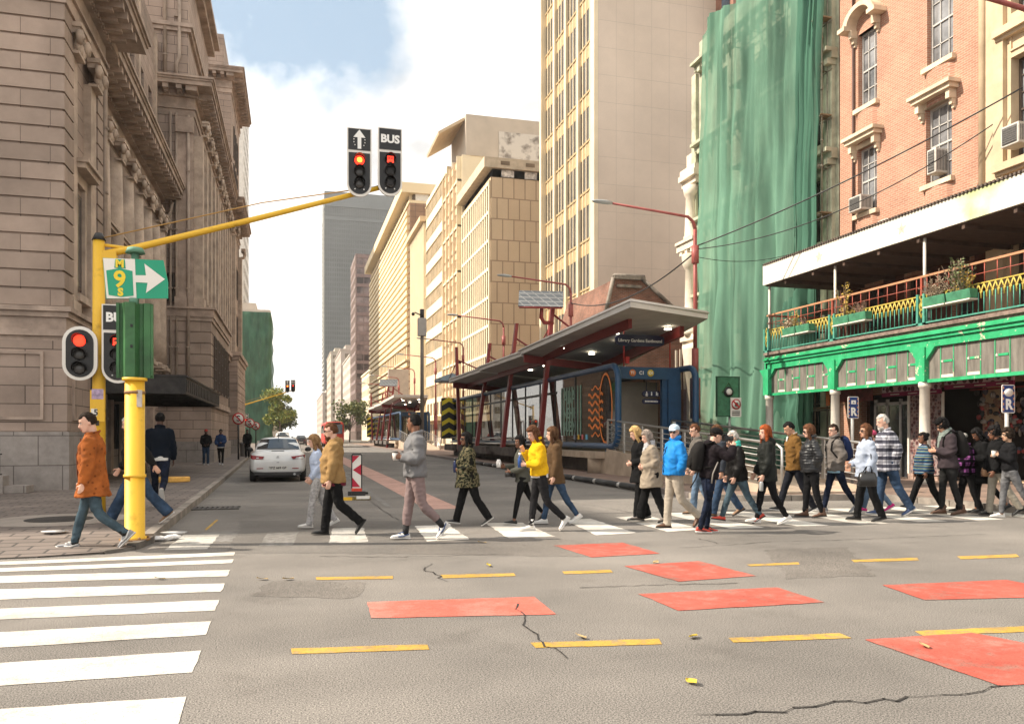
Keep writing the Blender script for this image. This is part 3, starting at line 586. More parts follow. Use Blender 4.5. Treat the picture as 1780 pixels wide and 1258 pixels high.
# ---------------------------------------------------------------- brick hotel, its two-storey veranda, and the neighbours on the right
BRICK = brickmat('orange_brick', (.42,.205,.135), (.345,.16,.105), (.44,.33,.25), .23, .078, .010, bump=.35, var=.16, vs=.8, bumpd=.006)
CREAM = mat('cream_plaster', (.55,.42,.275), rough=.8, var=.16, vs=1.1, bump=.15, bs=30); STUCCO = mat('pale_stucco', (.62,.50,.36), rough=.8, var=.2, vs=1.5)
WFR = mat('grey_white_frame', (.46,.44,.41), rough=.6, var=.15, vs=4); PGLASS = glassmat('pale_window_glass', (.16,.16,.165), .06, .7, .8)
AC = mat('dirty_white_metal', (.50,.47,.42), rough=.55, var=.2, vs=3); ACG = mat('grille_grey', (.10,.095,.09), rough=.6, var=.3, vs=20)
HX = 20.5
hb = thing('brick_hotel', 'orange brick hotel with hooded sash windows above the green veranda', 'building', (0,0,0))
M_ = on_right(HX)
wins = [(24.75,25.75,13.7,16.5,'arch'), (24.75,25.78,9.75,12.2,'hood'), (24.75,25.75,18.8,21.3,'hood'), (21.25,22.35,13.75,16.6,'hood'), (21.3,22.4,9.85,12.4,'hood'), (21.25,22.35,18.9,21.5,'hood')]
gops = [(24.4,25.6,4.7,7.0),(22.2,23.4,4.7,7.0),(20.4,21.3,4.7,7.0)]
sops = [(22.9,25.6,.15,3.0),(20.1,22.3,.15,3.1)]
m = MB(); facade(m, M_, 19.9, 26.8, PZ, 24, [w_[:4] for w_ in wins]+gops+sops, .26); m.box(HX+.5, HX+14, 19.9, 26.8, PZ, 24); m.quad((HX,26.8,PZ),(HX+.5,26.8,PZ),(HX+.5,26.8,24),(HX,26.8,24)); m.build('wall', BRICK, hb)
for a, b, c, d, k in wins:
    sash(hb, M_, a, b, c, d, -.2, WFR, PGLASS, 3, 4, .06)
    q = MB(); mbox(q, M_, a-.12, b+.12, c-.16, c, -.1, .16); q.build('sill', STUCCO, hb)
    q = MB()
    if k == 'hood':
        mbox(q, M_, a-.28, b+.28, d+.2, d+.34, -.05, .38); mbox(q, M_, a-.36, b+.36, d+.34, d+.46, -.05, .48); mbox(q, M_, a-.1, b+.1, d, d+.2, -.05, .06)
        q.prism([M_(a-.2, d+.46, .1), M_((a+b)/2, d+.66, .1), M_(b+.2, d+.46, .1)], (.15,0,0))
    else:
        N = 14; rr = (b-a)/2+.34; uc = (a+b)/2; P = []
        for i in range(N+1): t = pi*i/N; P.append((uc-rr*cos(t), d+.3+rr*.75*sin(t)))
        for (u1, z1), (u2, z2) in zip(P, P[1:]):
            q.prism([M_(u1, z1, -.05), M_(u2, z2, -.05), M_(uc+(u2-uc)*.72, d+.3+(z2-d-.3)*.72, -.05), M_(uc+(u1-uc)*.72, d+.3+(z1-d-.3)*.72, -.05)], (-.5,0,0))
        mbox(q, M_, a-.5, a-.1, d+.18, d+.34, -.05, .55); mbox(q, M_, b+.1, b+.5, d+.18, d+.34, -.05, .55); mbox(q, M_, a-.1, b+.1, d, d+.5, -.2, -.02)
    for u in (a-.16, b+.06):
        mbox(q, M_, u-.02, u+.14, d-.1, d+.2, -.05, .28); mbox(q, M_, u, u+.12, d-.28, d-.1, -.05, .16); mbox(q, M_, u+.01, u+.1, d-.4, d-.28, -.05, .08)
    q.build('window_hood', STUCCO, hb)
    # bowed brick apron below the sill
    q = MB(); um = (a+b)/2
    P = [(a-.05,0),(a+.1,.1),(um,.15),(b-.1,.1),(b+.05,0)]
    for (u1,w1),(u2,w2) in zip(P, P[1:]): q.quad(M_(u1,c-1.35,w1), M_(u2,c-1.35,w2), M_(u2,c-.16,w2), M_(u1,c-.16,w1))
    q.build('apron', BRICK, hb)
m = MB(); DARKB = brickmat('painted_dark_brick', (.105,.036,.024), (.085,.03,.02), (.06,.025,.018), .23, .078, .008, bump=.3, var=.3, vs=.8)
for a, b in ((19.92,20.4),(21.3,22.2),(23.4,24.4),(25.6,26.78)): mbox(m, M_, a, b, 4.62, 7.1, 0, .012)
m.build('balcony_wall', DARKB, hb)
for o in gops: sash(hb, M_, *o, -.3, BFRAME, DGLASS, 2, 6, .08)
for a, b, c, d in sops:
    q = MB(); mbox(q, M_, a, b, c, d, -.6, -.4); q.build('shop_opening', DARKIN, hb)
q = MB(); q.tube([(HX-.07,25.95,8),(HX-.07,25.95,16.2)], .045, 6); q.tube([(HX-.07,25.95,16.2),(HX-.07,25.95,24)], .045, 6); q.build('downpipe', mat('dark_pipe', (.09,.05,.04), var=.2), hb)
q = MB(); q.tube([(HX-.12,19.98,8),(HX-.12,19.98,24)], .12, 10); q.build('downpipe', CREAM, hb)
# open casements and curtain glimpses
def aircon(y0, z0, w_, h, lab, x=None):
    x = HX if x is None else x
    t = thing('air_conditioner', lab, 'air conditioner', (x-.3, y0, z0), group=None)
    m = MB(); m.box(-.18,.36,0,w_,0,h); m.build('casing', AC, t, bevel=.02)
    m = MB(); m.box(-.2,-.181,.06,w_-.06,.06,h-.06)
    for i in range(7): m.box(-.215,-.2,.08,w_-.08,.08+i*(h-.16)/7,.08+i*(h-.16)/7+.02)
    for i in range(7): m.box(-.12+.06*i,-.1+.06*i,-.012,0,.08,h-.08)
    m.build('grille', ACG, t)
aircon(25.02, 9.78, .66, .55, 'boxy white air conditioner in the lower window beside the netting')
aircon(21.7, 10.1, .38, .8, 'slim upright air conditioner in the lower window near the cream building', HX+.22)
t = thing('satellite_dish', 'grey satellite dish on the brick wall above the veranda roof', 'satellite dish', (HX-.5, 23.7, 8.55))
m = MB(); rg = []
ax = V((-.75,-.5,.43)).normalized(); s1 = ax.cross(V((0,0,1))).normalized(); s2 = s1.cross(ax)
for r, dd in ((.02,.0),(.2,.02),(.38,.08),(.48,.13),(.5,.14),(.48,.15),(.36,.1),(.02,.02)): rg.append((ax*dd, s1*r, s2*r*1.1))
m.rings(rg, 24); m.build('dish', AC, t); m = MB(); m.tube([(0,0,0),(.2,.05,-.2),(.5,.05,-.5)], .035); m.tube([(0,0,-.4), tuple(ax*.55+V((0,0,-.1)))], .015); m.ball(tuple(ax*.55+V((0,0,-.08))), .06, 8, 6); m.build('arm', ACG, t)
# ---- cream building on the extreme right
cb = thing('cream_building', 'cream plastered building with panelled bay at the right edge above the veranda roof', 'building', (0,0,0))
M_ = on_right(HX-.1)
wb = [(17.5,19.0,9.6,12.6),(17.5,19.0,13.9,16.6),(17.5,19.0,5,7.4),(17.4,19.0,18.4,21.4),(14.6,16.4,9.6,12.6)]
m = MB(); facade(m, M_, 9, 19.88, PZ, 24, wb+[(17.3,19.3,.2,3.1)], .4); m.box(HX+.4,HX+14,9,19.88,PZ,24); m.build('wall', CREAM, cb)
for w_ in wb: sash(cb, M_, *w_, -.33, BFRAME, PGLASS, 4, 6, .07)
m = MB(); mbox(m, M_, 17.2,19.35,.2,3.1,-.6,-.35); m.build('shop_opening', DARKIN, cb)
m = MB()
for z in (9.3,13.3,17.6): mbox(m, M_, 17.1, 19.4, z, z+.22, 0, .3); mbox(m, M_, 17.1, 19.4, z-.1, z, 0, .18)
for z in (7.9,12.72,16.75):
    for u in (17.35,18.25):
        for a, b, c, d in ((u,u+.75,z+.06,z+.11),(u,u+.75,z+.46,z+.51),(u,u+.05,z+.11,z+.46),(u+.7,u+.75,z+.11,z+.46)): mbox(m, M_, a, b, c, d, 0, .05)
mbox(m, M_, 19.15, 19.5, PZ, 24, 0, .14); mbox(m, M_, 19.5, 19.85, PZ, 24, 0, .05)
m.build('moulding', CREAM, cb)
aircon(18.3, 9.85, .6, .6, 'white air conditioner in the cream building window at the right edge', HX-.1)
# ---- veranda
GREEN = mat('peeling_green_paint', (.015,.30,.11), rough=.5, var=.12, vs=3.5, col2=(.035,.37,.16), lo=.32, hi=.6, bump=.3, bs=12, stretch=(1,1,.5)); n, l = GREEN.node_tree.nodes, GREEN.node_tree.links
q = n.new('ShaderNodeTexNoise'); q.inputs['Scale'].default_value = 3.0; q.inputs['Detail'].default_value = 8; q.inputs['Roughness'].default_value = .7; tcn = n.new('ShaderNodeTexCoord'); l.new(tcn.outputs['Object'], q.inputs['Vector'])
r = n.new('ShaderNodeValToRGB'); r.color_ramp.elements[0].position = .61; r.color_ramp.elements[1].position = .625; l.new(q.outputs['Fac'], r.inputs[0])
mx = n.new('ShaderNodeMix'); mx.data_type = 'RGBA'; l.new(r.outputs[0], mx.inputs[0]); old = n['Principled BSDF'].inputs['Base Color'].links[0].from_socket; l.new(old, mx.inputs[6]); mx.inputs[7].default_value = (.52,.47,.36,1); l.new(mx.outputs[2], n['Principled BSDF'].inputs['Base Color'])
TEAL = mat('teal_iron', (.07,.27,.20), rough=.5, var=.2, vs=6); YEL = mat('yellow_iron', (.47,.36,.07), rough=.5, var=.15, vs=6); REDI = mat('red_iron', (.34,.075,.045), rough=.5, var=.2, vs=5); TANR = mat('tan_rail', (.42,.21,.11), rough=.5, var=.15)
WHITEP = mat('dirty_white_paint', (.62,.575,.50), rough=.65, var=.12, vs=3, bump=.1)
DECK = mat('weathered_deck', (.19,.14,.115), rough=.9, var=.35, vs=6)
vr = thing('veranda', 'two storey iron veranda with peeling green beams and a long white roof fascia', 'veranda', (0,0,0))
VX = 17.3; vy0, vy1 = 7.0, 26.75; vc = [26.65, 22.85, 18.95, 15.05, 11.15]
FASC = mat('weathered_white_fascia', (.66,.62,.54), rough=.6, var=.1, vs=2, col2=(.74,.70,.62)); n, l = FASC.node_tree.nodes, FASC.node_tree.links
q = n.new('ShaderNodeTexNoise'); q.inputs['Scale'].default_value = .45; q.inputs['Detail'].default_value = 6; tcn = n.new('ShaderNodeTexCoord'); l.new(tcn.outputs['Object'], q.inputs['Vector'])
r = n.new('ShaderNodeValToRGB'); r.color_ramp.elements[0].position = .58; r.color_ramp.elements[1].position = .72; l.new(q.outputs['Fac'], r.inputs[0])
mx = n.new('ShaderNodeMix'); mx.data_type = 'RGBA'; l.new(r.outputs[0], mx.inputs[0]); old = n['Principled BSDF'].inputs['Base Color'].links[0].from_socket; l.new(old, mx.inputs[6]); mx.inputs[7].default_value = (.36,.42,.12,1); l.new(mx.outputs[2], n['Principled BSDF'].inputs['Base Color'])
m = MB(); m.prism([(VX-.2,vy0,7.86),(HX,vy0,8.25),(HX,vy0,8.31),(VX-.25,vy0,7.92)], (0,vy1-vy0,0)); 
for i in range(160): m.box(VX-.27, VX-.2, vy0+i*.123, vy0+i*.123+.06, 7.87, 7.935)
m.build('roof', mat('rusty_roof_sheet', (.10,.075,.06), rough=.8, var=.4, vs=3), vr)
f = MB(); f.box(VX-.22,VX-.14,vy0,vy1,7.14,7.86); f.box(VX-.14,HX,vy1-.06,vy1,7.14,7.86); fo = f.build('fascia', FASC, vr)
m = MB()
for y in (23.4,19.6): 
    P = [(VX-.226, y+(.2 if k % 2 == 0 else .08)*sin(2*pi*k/10)*-1, 7.5+(.2 if k % 2 == 0 else .08)*cos(2*pi*k/10)) for k in range(10)]; m.prism(P, (.004,0,0))
m.build('star', mat('faded_red_star', (.55,.40,.33), var=.25, vs=9), fo)
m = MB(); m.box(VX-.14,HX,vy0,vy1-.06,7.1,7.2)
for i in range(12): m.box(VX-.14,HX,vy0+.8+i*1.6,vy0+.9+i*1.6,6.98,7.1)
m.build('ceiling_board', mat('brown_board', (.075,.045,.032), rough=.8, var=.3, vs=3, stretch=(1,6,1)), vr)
m = MB(); m.box(VX-.12,HX,vy0,vy1,4.42,4.58); m.box(VX-.2,VX-.12,vy0,vy1,4.5,4.6); m.build('deck', DECK, vr)
for y in vc:
    p = MB(); c = V((VX,y,0)); p.rings([(c+V((0,0,z)), V((r_,0,0)), V((0,r_,0))) for z, r_ in ((PZ,.2),(.3,.2),(.32,.155),(2.85,.135),(2.87,.17),(3.02,.17))], 16); p.build('column', WHITEP, vr)
    p = MB(); p.tube([(VX,y,4.6),(VX,y,7.2)], .045, 8); p.build('post', WHITEP, vr)
m = MB(); m.box(VX-.1,VX+.1,vy0,vy1,3.98,4.2); m.box(VX-.16,VX+.1,vy0,vy1,4.2,4.42); m.box(VX-.22,VX+.1,vy0,vy1,4.3,4.36); m.box(VX-.08,VX+.08,vy0,vy1,2.99,3.08)
m.box(VX-.1,HX,vy1-.1,vy1+.08,4.0,4.42)
for y in vc:
    m.box(VX-.17,VX+.12,y-.17,y+.17,3.02,3.99)
    for sg in (-1,1): m.prism([(VX-.12,y+sg*.17,3.62),(VX-.12,y+sg*.17,3.985),(VX-.12,y+sg*.5,3.985)][::sg], (.2,0,0))
m.build('beam', GREEN, vr)
DIRTY = mat('grimy_panel', (.16,.145,.125), rough=.5, var=.35, vs=2.2, stretch=(1,3,.5))
for ya, yb in zip(vc[1:], vc):
    m = MB(); m.box(VX-.02,VX+.02,ya+.17,yb-.17,3.08,3.98); po = m.build('sign_panel', DIRTY, vr)
    g = MB(); k = 8
    for i in range(1,k): y = ya+.17+(yb-ya-.34)*i/k; g.box(VX-.035,VX-.02,y-.012,y+.012,3.09,3.97)
    for i in range(0,k,2):
        y = ya+.17+(yb-ya-.34)*(i+.5)/k; g.box(VX-.036,VX-.021,y-.18,y+.12,3.52,3.58)
        P = [(VX-.037, y+.17+(.05 if j % 2 == 0 else .02)*sin(2*pi*j/10), 3.55+(.05 if j % 2 == 0 else .02)*cos(2*pi*j/10)) for j in range(10)]; g.prism(P[::-1], (.01,0,0), 1)
        g.box(VX-.034,VX-.02,y-.2,y+.2,3.10,3.18,1)
    g.build('panel_trim', [GREEN, WHITEP], po)
# iron railing with yellow crest, red upper guard
for ya, yb in zip(vc[1:], vc):
    m = MB(); N = 20; L_b = yb-ya-.36
    for i in range(N+1): y = ya+.18+L_b*i/N; m.tube([(VX-.1,y,4.68),(VX-.1,y,5.22)], .014, 5)
    m.box(VX-.12,VX-.08,ya+.12,yb-.12,4.66,4.70); m.build('railing', TEAL, vr)
    g = MB()
    for i in range(N):
        y = ya+.18+L_b*(i+.5)/N; h = L_b/N/2
        g.tube([(VX-.1,y,5.06),(VX-.1,y,5.22),(VX-.1,y-h,5.42)], .02, 5); g.tube([(VX-.1,y,5.22),(VX-.1,y+h,5.42)], .02, 5); g.ball((VX-.1,y,5.22), (.02,.05,.04), 6, 4); g.ball((VX-.1,y-h,5.40), (.02,.03,.035), 6, 4)
    g.box(VX-.115,VX-.085,ya+.12,yb-.12,5.43,5.46); g.build('crest', YEL, vr)
    r = MB(); r.box(VX-.125,VX-.075,ya,yb,5.96,6.02,1); r.tube([(VX-.1,ya,5.7),(VX-.1,yb,5.7)], .012, 5)
    for i in range(10): y = ya+(yb-ya)*(i+.5)/10; r.tube([(VX-.1,y,5.46),(VX-.1,y,5.97)], .014, 5)
    r.box(VX-.13,VX-.07,ya-.03,ya+.03,5.46,5.97); r.build('guard_rail', [REDI, TANR], vr)
r = MB(); r.box(VX-.1,HX-.3,26.6,26.65,5.96,6.02)
for i in range(8): x = VX+.1+i*.36; r.tube([(x,26.62,5.46),(x,26.62,5.97)], .014, 5)
r.tube([(VX-.1,26.62,5.7),(HX-.3,26.62,5.7)], .012, 5); r.tube([(VX-.1,26.62,5.47),(HX-.3,26.62,5.47)], .02, 5); r.build('guard_rail', REDI, vr)
for y in vc:
    m = MB(); m.box(VX-.16,VX-.04,y-.16,y-.08,4.62,5.5); m.box(VX-.16,VX-.04,y+.08,y+.16,4.62,5.5); m.box(VX-.16,VX-.04,y-.16,y+.16,4.6,4.68); po = m.build('newel', TEAL, vr)
    g = MB(); P = [(VX-.11,y+a,z) for a, z in ((0,4.8),(.06,5.0),(.02,5.05),(.075,5.18),(0,5.3),(.06,5.42),(0,5.52),(-.06,5.42),(0,5.3),(-.075,5.18),(-.02,5.05),(-.06,5.0))]; g.tube(P+P[:1], .022, 5); g.ball((VX-.11,y,5.18), (.02,.045,.06), 7, 5); g.build('ornament', YEL, po)
# planters hung on the railing
PLANTER = mat('green_planter', (.05,.20,.11), rough=.7, var=.25, vs=5); TWIG = mat('dry_twig', (.26,.19,.13), var=.3, vs=8); YLEAF = mat('yellow_leaf', (.38,.26,.045), var=.35, vs=12); GLEAF = mat('grey_green_leaf', (.12,.15,.06), var=.4, vs=9); RLEAF = mat('reddish_leaf', (.24,.12,.09), var=.35, vs=9); PAMP = mat('dry_grass', (.46,.36,.25), var=.3, vs=9)
def leafy(mb, base, n_, h, spread, mi_leaf, lean=(0,0), leaf=.045, per=14):
    for i in range(n_):
        p = V(base)+V((random.uniform(-.05,.05), random.uniform(-spread*.6, spread*.6), 0)); pts = [p]
        d = V((random.uniform(-.35,.2)+lean[0], random.uniform(-.7,.7)+lean[1], 1)).normalized()
        L_i = h*random.uniform(.5,1)
        for k in range(4): d = (d+V((random.uniform(-.25,.25), random.uniform(-.3,.3), -.02))).normalized(); p = p+d*L_i/4; pts.append(p)
        mb.tube(pts, [.011,.009,.007,.005,.003], 4)
        for k in range(per):
            j = random.uniform(1, 4); a = pts[int(j)] if j >= 4 else pts[int(j)].lerp(pts[min(4,int(j)+1)], j % 1)
            v1 = V((random.uniform(-1,1), random.uniform(-1,1), random.uniform(-.6,1))).normalized()*leaf*random.uniform(.6,1.4); v2 = v1.cross(V((random.uniform(-1,1), random.uniform(-1,1), random.uniform(-1,1)))).normalized()*leaf*.35
            mb.quad(a, a+v1*.5+v2, a+v1, a+v1*.5-v2, mi_leaf)
def planter(y0, y1, lab, plants):
    t = thing('planter', lab, 'planter', (VX-.24, (y0+y1)/2, 5.08)); h = (y1-y0)/2
    m = MB(); m.prism([(-.11,-h,.0),(.11,-h,0),(.13,-h,.24),(-.15,-h,.24)], (0,2*h,0)); m.build('trough', PLANTER, t, bevel=.012)
    m = MB(); m.box(-.15,.13,-h,h,-.05,-.012); m.build('shelf', WHITEP, t)
    for kind, y, n_, hh, lm, lf in plants:
        m = MB(); leafy(m, (0,y,.2), n_, hh, .22, 1, leaf=lf); m.build('plant', [TWIG, lm], t)
planter(24.55, 25.3, 'small green planter with pale dry grass at the far end of the veranda railing', [('dry',.15,26,.42,PAMP,.06),('y',-.25,8,.75,YLEAF,.07)])
planter(23.75, 24.5, 'green planter with a few stems, second from the far end of the railing', [('r',.1,12,.4,RLEAF,.04)])
planter(21.75, 22.5, 'green planter with a bare yellow leaved shrub beside the second veranda post', [('y',.05,7,1.25,YLEAF,.085),('y',-.2,6,.5,YLEAF,.06)])
planter(20.95, 21.72, 'green planter with low reddish stems next to the yellow shrub', [('r',0,20,.5,RLEAF,.04)])
planter(17.85, 18.6, 'green planter with trailing dry stems on the near part of the railing', [('t',.1,26,.7,TWIG,.05),('t',.0,12,.6,PAMP,.05)])
planter(17.0, 17.8, 'long green planter with bushy grey green and yellow plants near the right edge', [('g',.1,22,.95,GLEAF,.08),('y',-.1,10,.7,YLEAF,.08),('t',.2,12,.95,TWIG,.05)])
# ---- shop boards and goods under the veranda
def facesboard(name, base, cols, bx):
    m = mat(name, base, rough=.6, var=0); n, l = m.node_tree.nodes, m.node_tree.links; b = n['Principled BSDF']
    tc = n.new('ShaderNodeTexCoord'); vo = n.new('ShaderNodeTexVoronoi'); vo.inputs['Scale'].default_value = bx; vo.inputs['Randomness'].default_value = .45
    l.new(tc.outputs['Object'], vo.inputs['Vector']); r = n.new('ShaderNodeValToRGB'); r.color_ramp.interpolation = 'CONSTANT'; e = r.color_ramp.elements
    e[0].color = (.20,.09,.055,1); e[1].position = .2; e[1].color = (.022,.015,.015,1); x = e.new(.52); x.color = lin(base); l.new(vo.outputs['Distance'], r.inputs[0])
    sx = n.new('ShaderNodeSeparateColor'); l.new(vo.outputs['Color'], sx.inputs[0]); r2 = n.new('ShaderNodeValToRGB'); r2.color_ramp.interpolation = 'CONSTANT'
    for i, c in enumerate(cols):
        x = r2.color_ramp.elements.new(i/len(cols)) if i > 1 else r2.color_ramp.elements[i]; x.position = i/len(cols); x.color = lin(c)
    l.new(sx.outputs[0], r2.inputs[0]); mx = n.new('ShaderNodeMix'); mx.data_type = 'RGBA'; mx.blend_type = 'ADD'; mx.inputs[0].default_value = .35
    l.new(r.outputs[0], mx.inputs[6]); l.new(r2.outputs[0], mx.inputs[7]); l.new(mx.outputs[2], b.inputs['Base Color']); return m
FB1 = facesboard('hair_poster', (.46,.36,.38), [(.1,.05,.04),(.3,.1,.15),(.05,.04,.04),(.25,.16,.1)], 5.2); MAG = mat('magenta_strip', (.22,.02,.075), var=.2)
def signboard(y0, y1, z0, z1, x, lab):
    t = thing('shop_signboard', lab, 'signboard', (x, (y0+y1)/2, z0)); h = (y1-y0)/2
    MB().box(-.03,.03,-h,h,.13,z1-z0).build('poster_face', FB1, t); s = MB().box(-.034,.03,-h,h,0,.13).box(-.034,.03,-h,h,z1-z0,z1-z0+.04)
    for i in range(3): s.box(-.037,-.034,-h+.15+i*h*.62,-h+.55+i*h*.62,.045,.075,1)
    s.build('strip', [MAG, WHITEP], t)
signboard(20.05, 22.55, 2.78, 3.45, VX+1.6, 'shop board of hairstyle portraits hanging left of the near white column')
signboard(17.5, 19.9, 2.88, 3.45, VX+1.6, 'shop board of hairstyle portraits hanging right of the near white column')
tag(MB().box(HX-1.5,HX-1.44,23.2,25.6,2.7,3.3).box(HX-1.52,HX-1.5,25.4,25.6,2.6,3.3,1).build('shop_signboard', [mat('dark_red_board', (.16,.04,.035), var=.4, vs=4), mat('orange_board', (.6,.17,.04), var=.2)]), 'dark red shop board with an orange end beside the green netting', 'signboard')
FB2 = facesboard('goods_wall', (.18,.13,.12), [(.15,.03,.03),(.3,.12,.1),(.1,.08,.1),(.3,.25,.22)], 9)
dp = thing('display_rack', 'tall rack covered with hair goods between two white posts by the shop door', 'display rack', (VX+1.75, 20.7, PZ))
MB().box(-.02,.02,-.55,.75,.15,2.65).build('goods', FB2, dp); m = MB()
for y in (-.6,.8,.25): m.box(-.06,-.02,y-.04,y+.04,0,2.7)
m.build('frame_post', WHITEP, dp); m = MB()
for y in (-.4,-.1,.3,.6): m.box(-.16,.1,y-.13,y+.13,0,.12+.05*(y > 0))
m.build('boxes', mat('goods_box', (.36,.25,.2), var=.4, vs=7), dp)
df = thing('shop_doorway', 'shop doorway with pale frame beside the display rack', 'doorway', (VX+2.2, 22.4, PZ)); m = MB()
for y in (-.62,.0,.62,1.2): m.box(-.04,.04,y-.04,y+.04,0,2.6)
m.box(-.04,.04,-.66,1.24,2.4,2.5); m.build('frame', WFR, df); MB().box(.0,.01,-.6,1.2,0,2.4).build('glass', DGLASS, df)
t = thing('goods_display', 'hanging bags and clothes in the dark shop opening right of the near column', 'shop goods', (VX+2.4, 17.9, PZ)); m = MB()
for i in range(150):
    y = random.uniform(-1,1.6); z = random.uniform(.7,2.7); m.ball((random.uniform(-.1,.1),y,z), (.05,random.uniform(.04,.13),random.uniform(.05,.13)), 7, 5, i % 5)
m.box(-.1,.1,-1.2,1.8,2.72,2.76); m.build('goods', [mat('g%d' % i if 0 else n_, c, var=.3, vs=6) for i, (n_, c) in enumerate((('goods_red',(.2,.03,.03)),('goods_white',(.2,.18,.16)),('goods_black',(.03,.03,.03)),('goods_brown',(.16,.09,.06)),('goods_blue',(.05,.05,.07))))], t)
tag(MB().box(HX-.6,HX-.2,16.2,17.35,PZ,3.2).box(HX-.62,HX-.6,16.3,17.2,.4,2.3,1).build('shop_pier', [mat('grey_pier', (.30,.26,.22), var=.25, vs=3), mat('poster_scrap', (.36,.29,.25), var=.4, vs=9)]), 'grey pier with torn posters under the veranda by the right edge', 'pier')
tag(MB().prism([(0,-.3,0),(0,.3,0),(.25,.3,.62),(.25,-.3,.62)], (.03,0,0)).build('sandwich_board', mat('cream_board', (.55,.44,.33), var=.2), loc=(VX+.9,21.8,PZ)), 'cream sandwich board leaning by the shop door', 'sandwich board')
# ---------------------------------------------------------------- netted building with scaffold
GST = mat('greenish_old_stone', (.40,.40,.29), rough=.85, var=.3, vs=1.2, bump=.3, bs=12)
nb = thing('scaffolded_building', 'old classical facade under repair behind green scaffold netting', 'building', (0,0,0))
M_ = on_right(20.5)
ops = [(28.0+i*2.4, 29.1+i*2.4, z, z+2.6) for i in range(4) for z in (1.5, 5.4, 9.3, 13.2, 17)]
m = MB(); facade(m, M_, 26.85, 38, PZ, 22, ops, .35); m.box(21,34,26.85,38,PZ,22); m.build('wall', GST, nb)
for o in ops: sash(nb, M_, *o, -.3, BFRAME, DGLASS, 2, 2, .08)
m = MB()
for z in (4.6,8.4,12.3,16.2,20.4): mbox(m, M_, 26.9, 38, z, z+.25, 0, .3); mbox(m, M_, 26.9, 38, z+.25, z+.4, 0, .55)
for i in range(18):
    for z in (4.6,12.3,16.2,20.4): mbox(m, M_, 27+i*.6, 27.25+i*.6, z-.22, z, 0, .42)
for i in range(6): mbox(m, M_, 27.05+i*2.2, 27.5+i*2.2, PZ, 20.4, 0, .18)
m.build('cornice', GST, nb)
WST = mat('white_classical_stone', (.66,.58,.47), rough=.8, var=.15, vs=1.5, bump=.2, bs=14)
wc = thing('classical_corner', 'pale carved corner columns and cornice showing at the far edge of the netting', 'building', (0,0,0))
m = MB(); m.box(20.45,34,38.05,39.3,PZ,16.5); m.build('wall', WST, wc)
p = MB()
for z0, z1, w_ in ((14.7,15.0,.3),(15.0,15.3,.5),(15.3,15.6,.4),(11.0,11.25,.25),(11.25,11.6,.6),(11.6,11.75,.7),(6.2,6.5,.25),(6.5,6.8,.4)): p.box(20.45-w_,34,38.05-w_,39.3,z0,z1)
for i in range(3): p.box(19.9,20.4,37.6+i*.6,37.85+i*.6,11.02,11.25)
for i in range(18): p.box(20.2+i*.6,20.45+i*.6,37.3,38.05,11.02,11.25)
p.build('cornice', WST, wc)
for y in (38.4,):
    p = MB(); c = V((20.25, y, 0)); p.rings([(c+V((0,0,z)), V((r_,0,0)), V((0,r_,0))) for z, r_ in ((6.8,.42),(7,.42),(7.05,.36),(10.2,.3),(10.25,.36),(10.5,.46),(10.95,.5),(11,.5))], 16)
    p.rings([(c+V((0,0,z)), V((r_,0,0)), V((0,r_,0))) for z, r_ in ((11.75,.4),(11.95,.4),(12,.34),(14,.28),(14.1,.36),(14.6,.45))], 16); p.build('column', WST, wc)
p = MB()
for i in range(5): p.box(20.35,20.47,38.4+i*.5,38.45+i*.5,4.0,6.2)
p.rings([((20.4,38.2,z),(r_,0,0),(0,r_,0)) for z, r_ in ((2.0,.35),(2.6,.38),(3.0,.3),(4.8,.55),(5.4,.62),(6.0,.7),(6.2,.7))], 14); p.build('pilaster', WST, wc)
sc = thing('scaffold', 'tube scaffolding standing between the netting and the old facade', 'scaffolding', (0,0,0))
STEEL = mat('scaffold_tube', (.24,.22,.17), rough=.5, metal=.5, var=.3, vs=5)
m = MB()
for y in [27.3+i*1.55 for i in range(5)]:
    for x in (19.75, 20.3): m.tube([(x,y,PZ),(x,y,20.5)], .03, 6)
for y in [27.3+i*1.55 for i in range(5)]:
    for k in range(11): m.tube([(19.6,y,.6+k*1.9),(20.4,y,.6+k*1.9)], .026, 5)
m.build('standard', STEEL, sc); m = MB()
for k in range(11):
    for x in (19.75,20.3): m.tube([(x,27,.6+k*1.9),(x,33.7,.6+k*1.9)], .026, 5)
for k in range(0,10,1): m.tube([(19.75,27.3+1.55*(k % 4),.6+k*1.9),(19.75,28.85+1.55*(k % 4),2.5+k*1.9)], .024, 5)
m.build('ledger', STEEL, sc)
for k in range(1,11,2): MB().box(19.78,20.28,27,33.7,.66+k*1.9,.71+k*1.9).build('board', mat('scaffold_board', (.22,.16,.09), var=.3, vs=4), sc)
m = MB(); m.tube([(19.9,27.1,7.5),(19.9,27.1,24)], .035, 6)
for k in range(16): m.ball((19.9,27.1,8+k), .07, 6, 4)
m.build('pole', STEEL, sc)
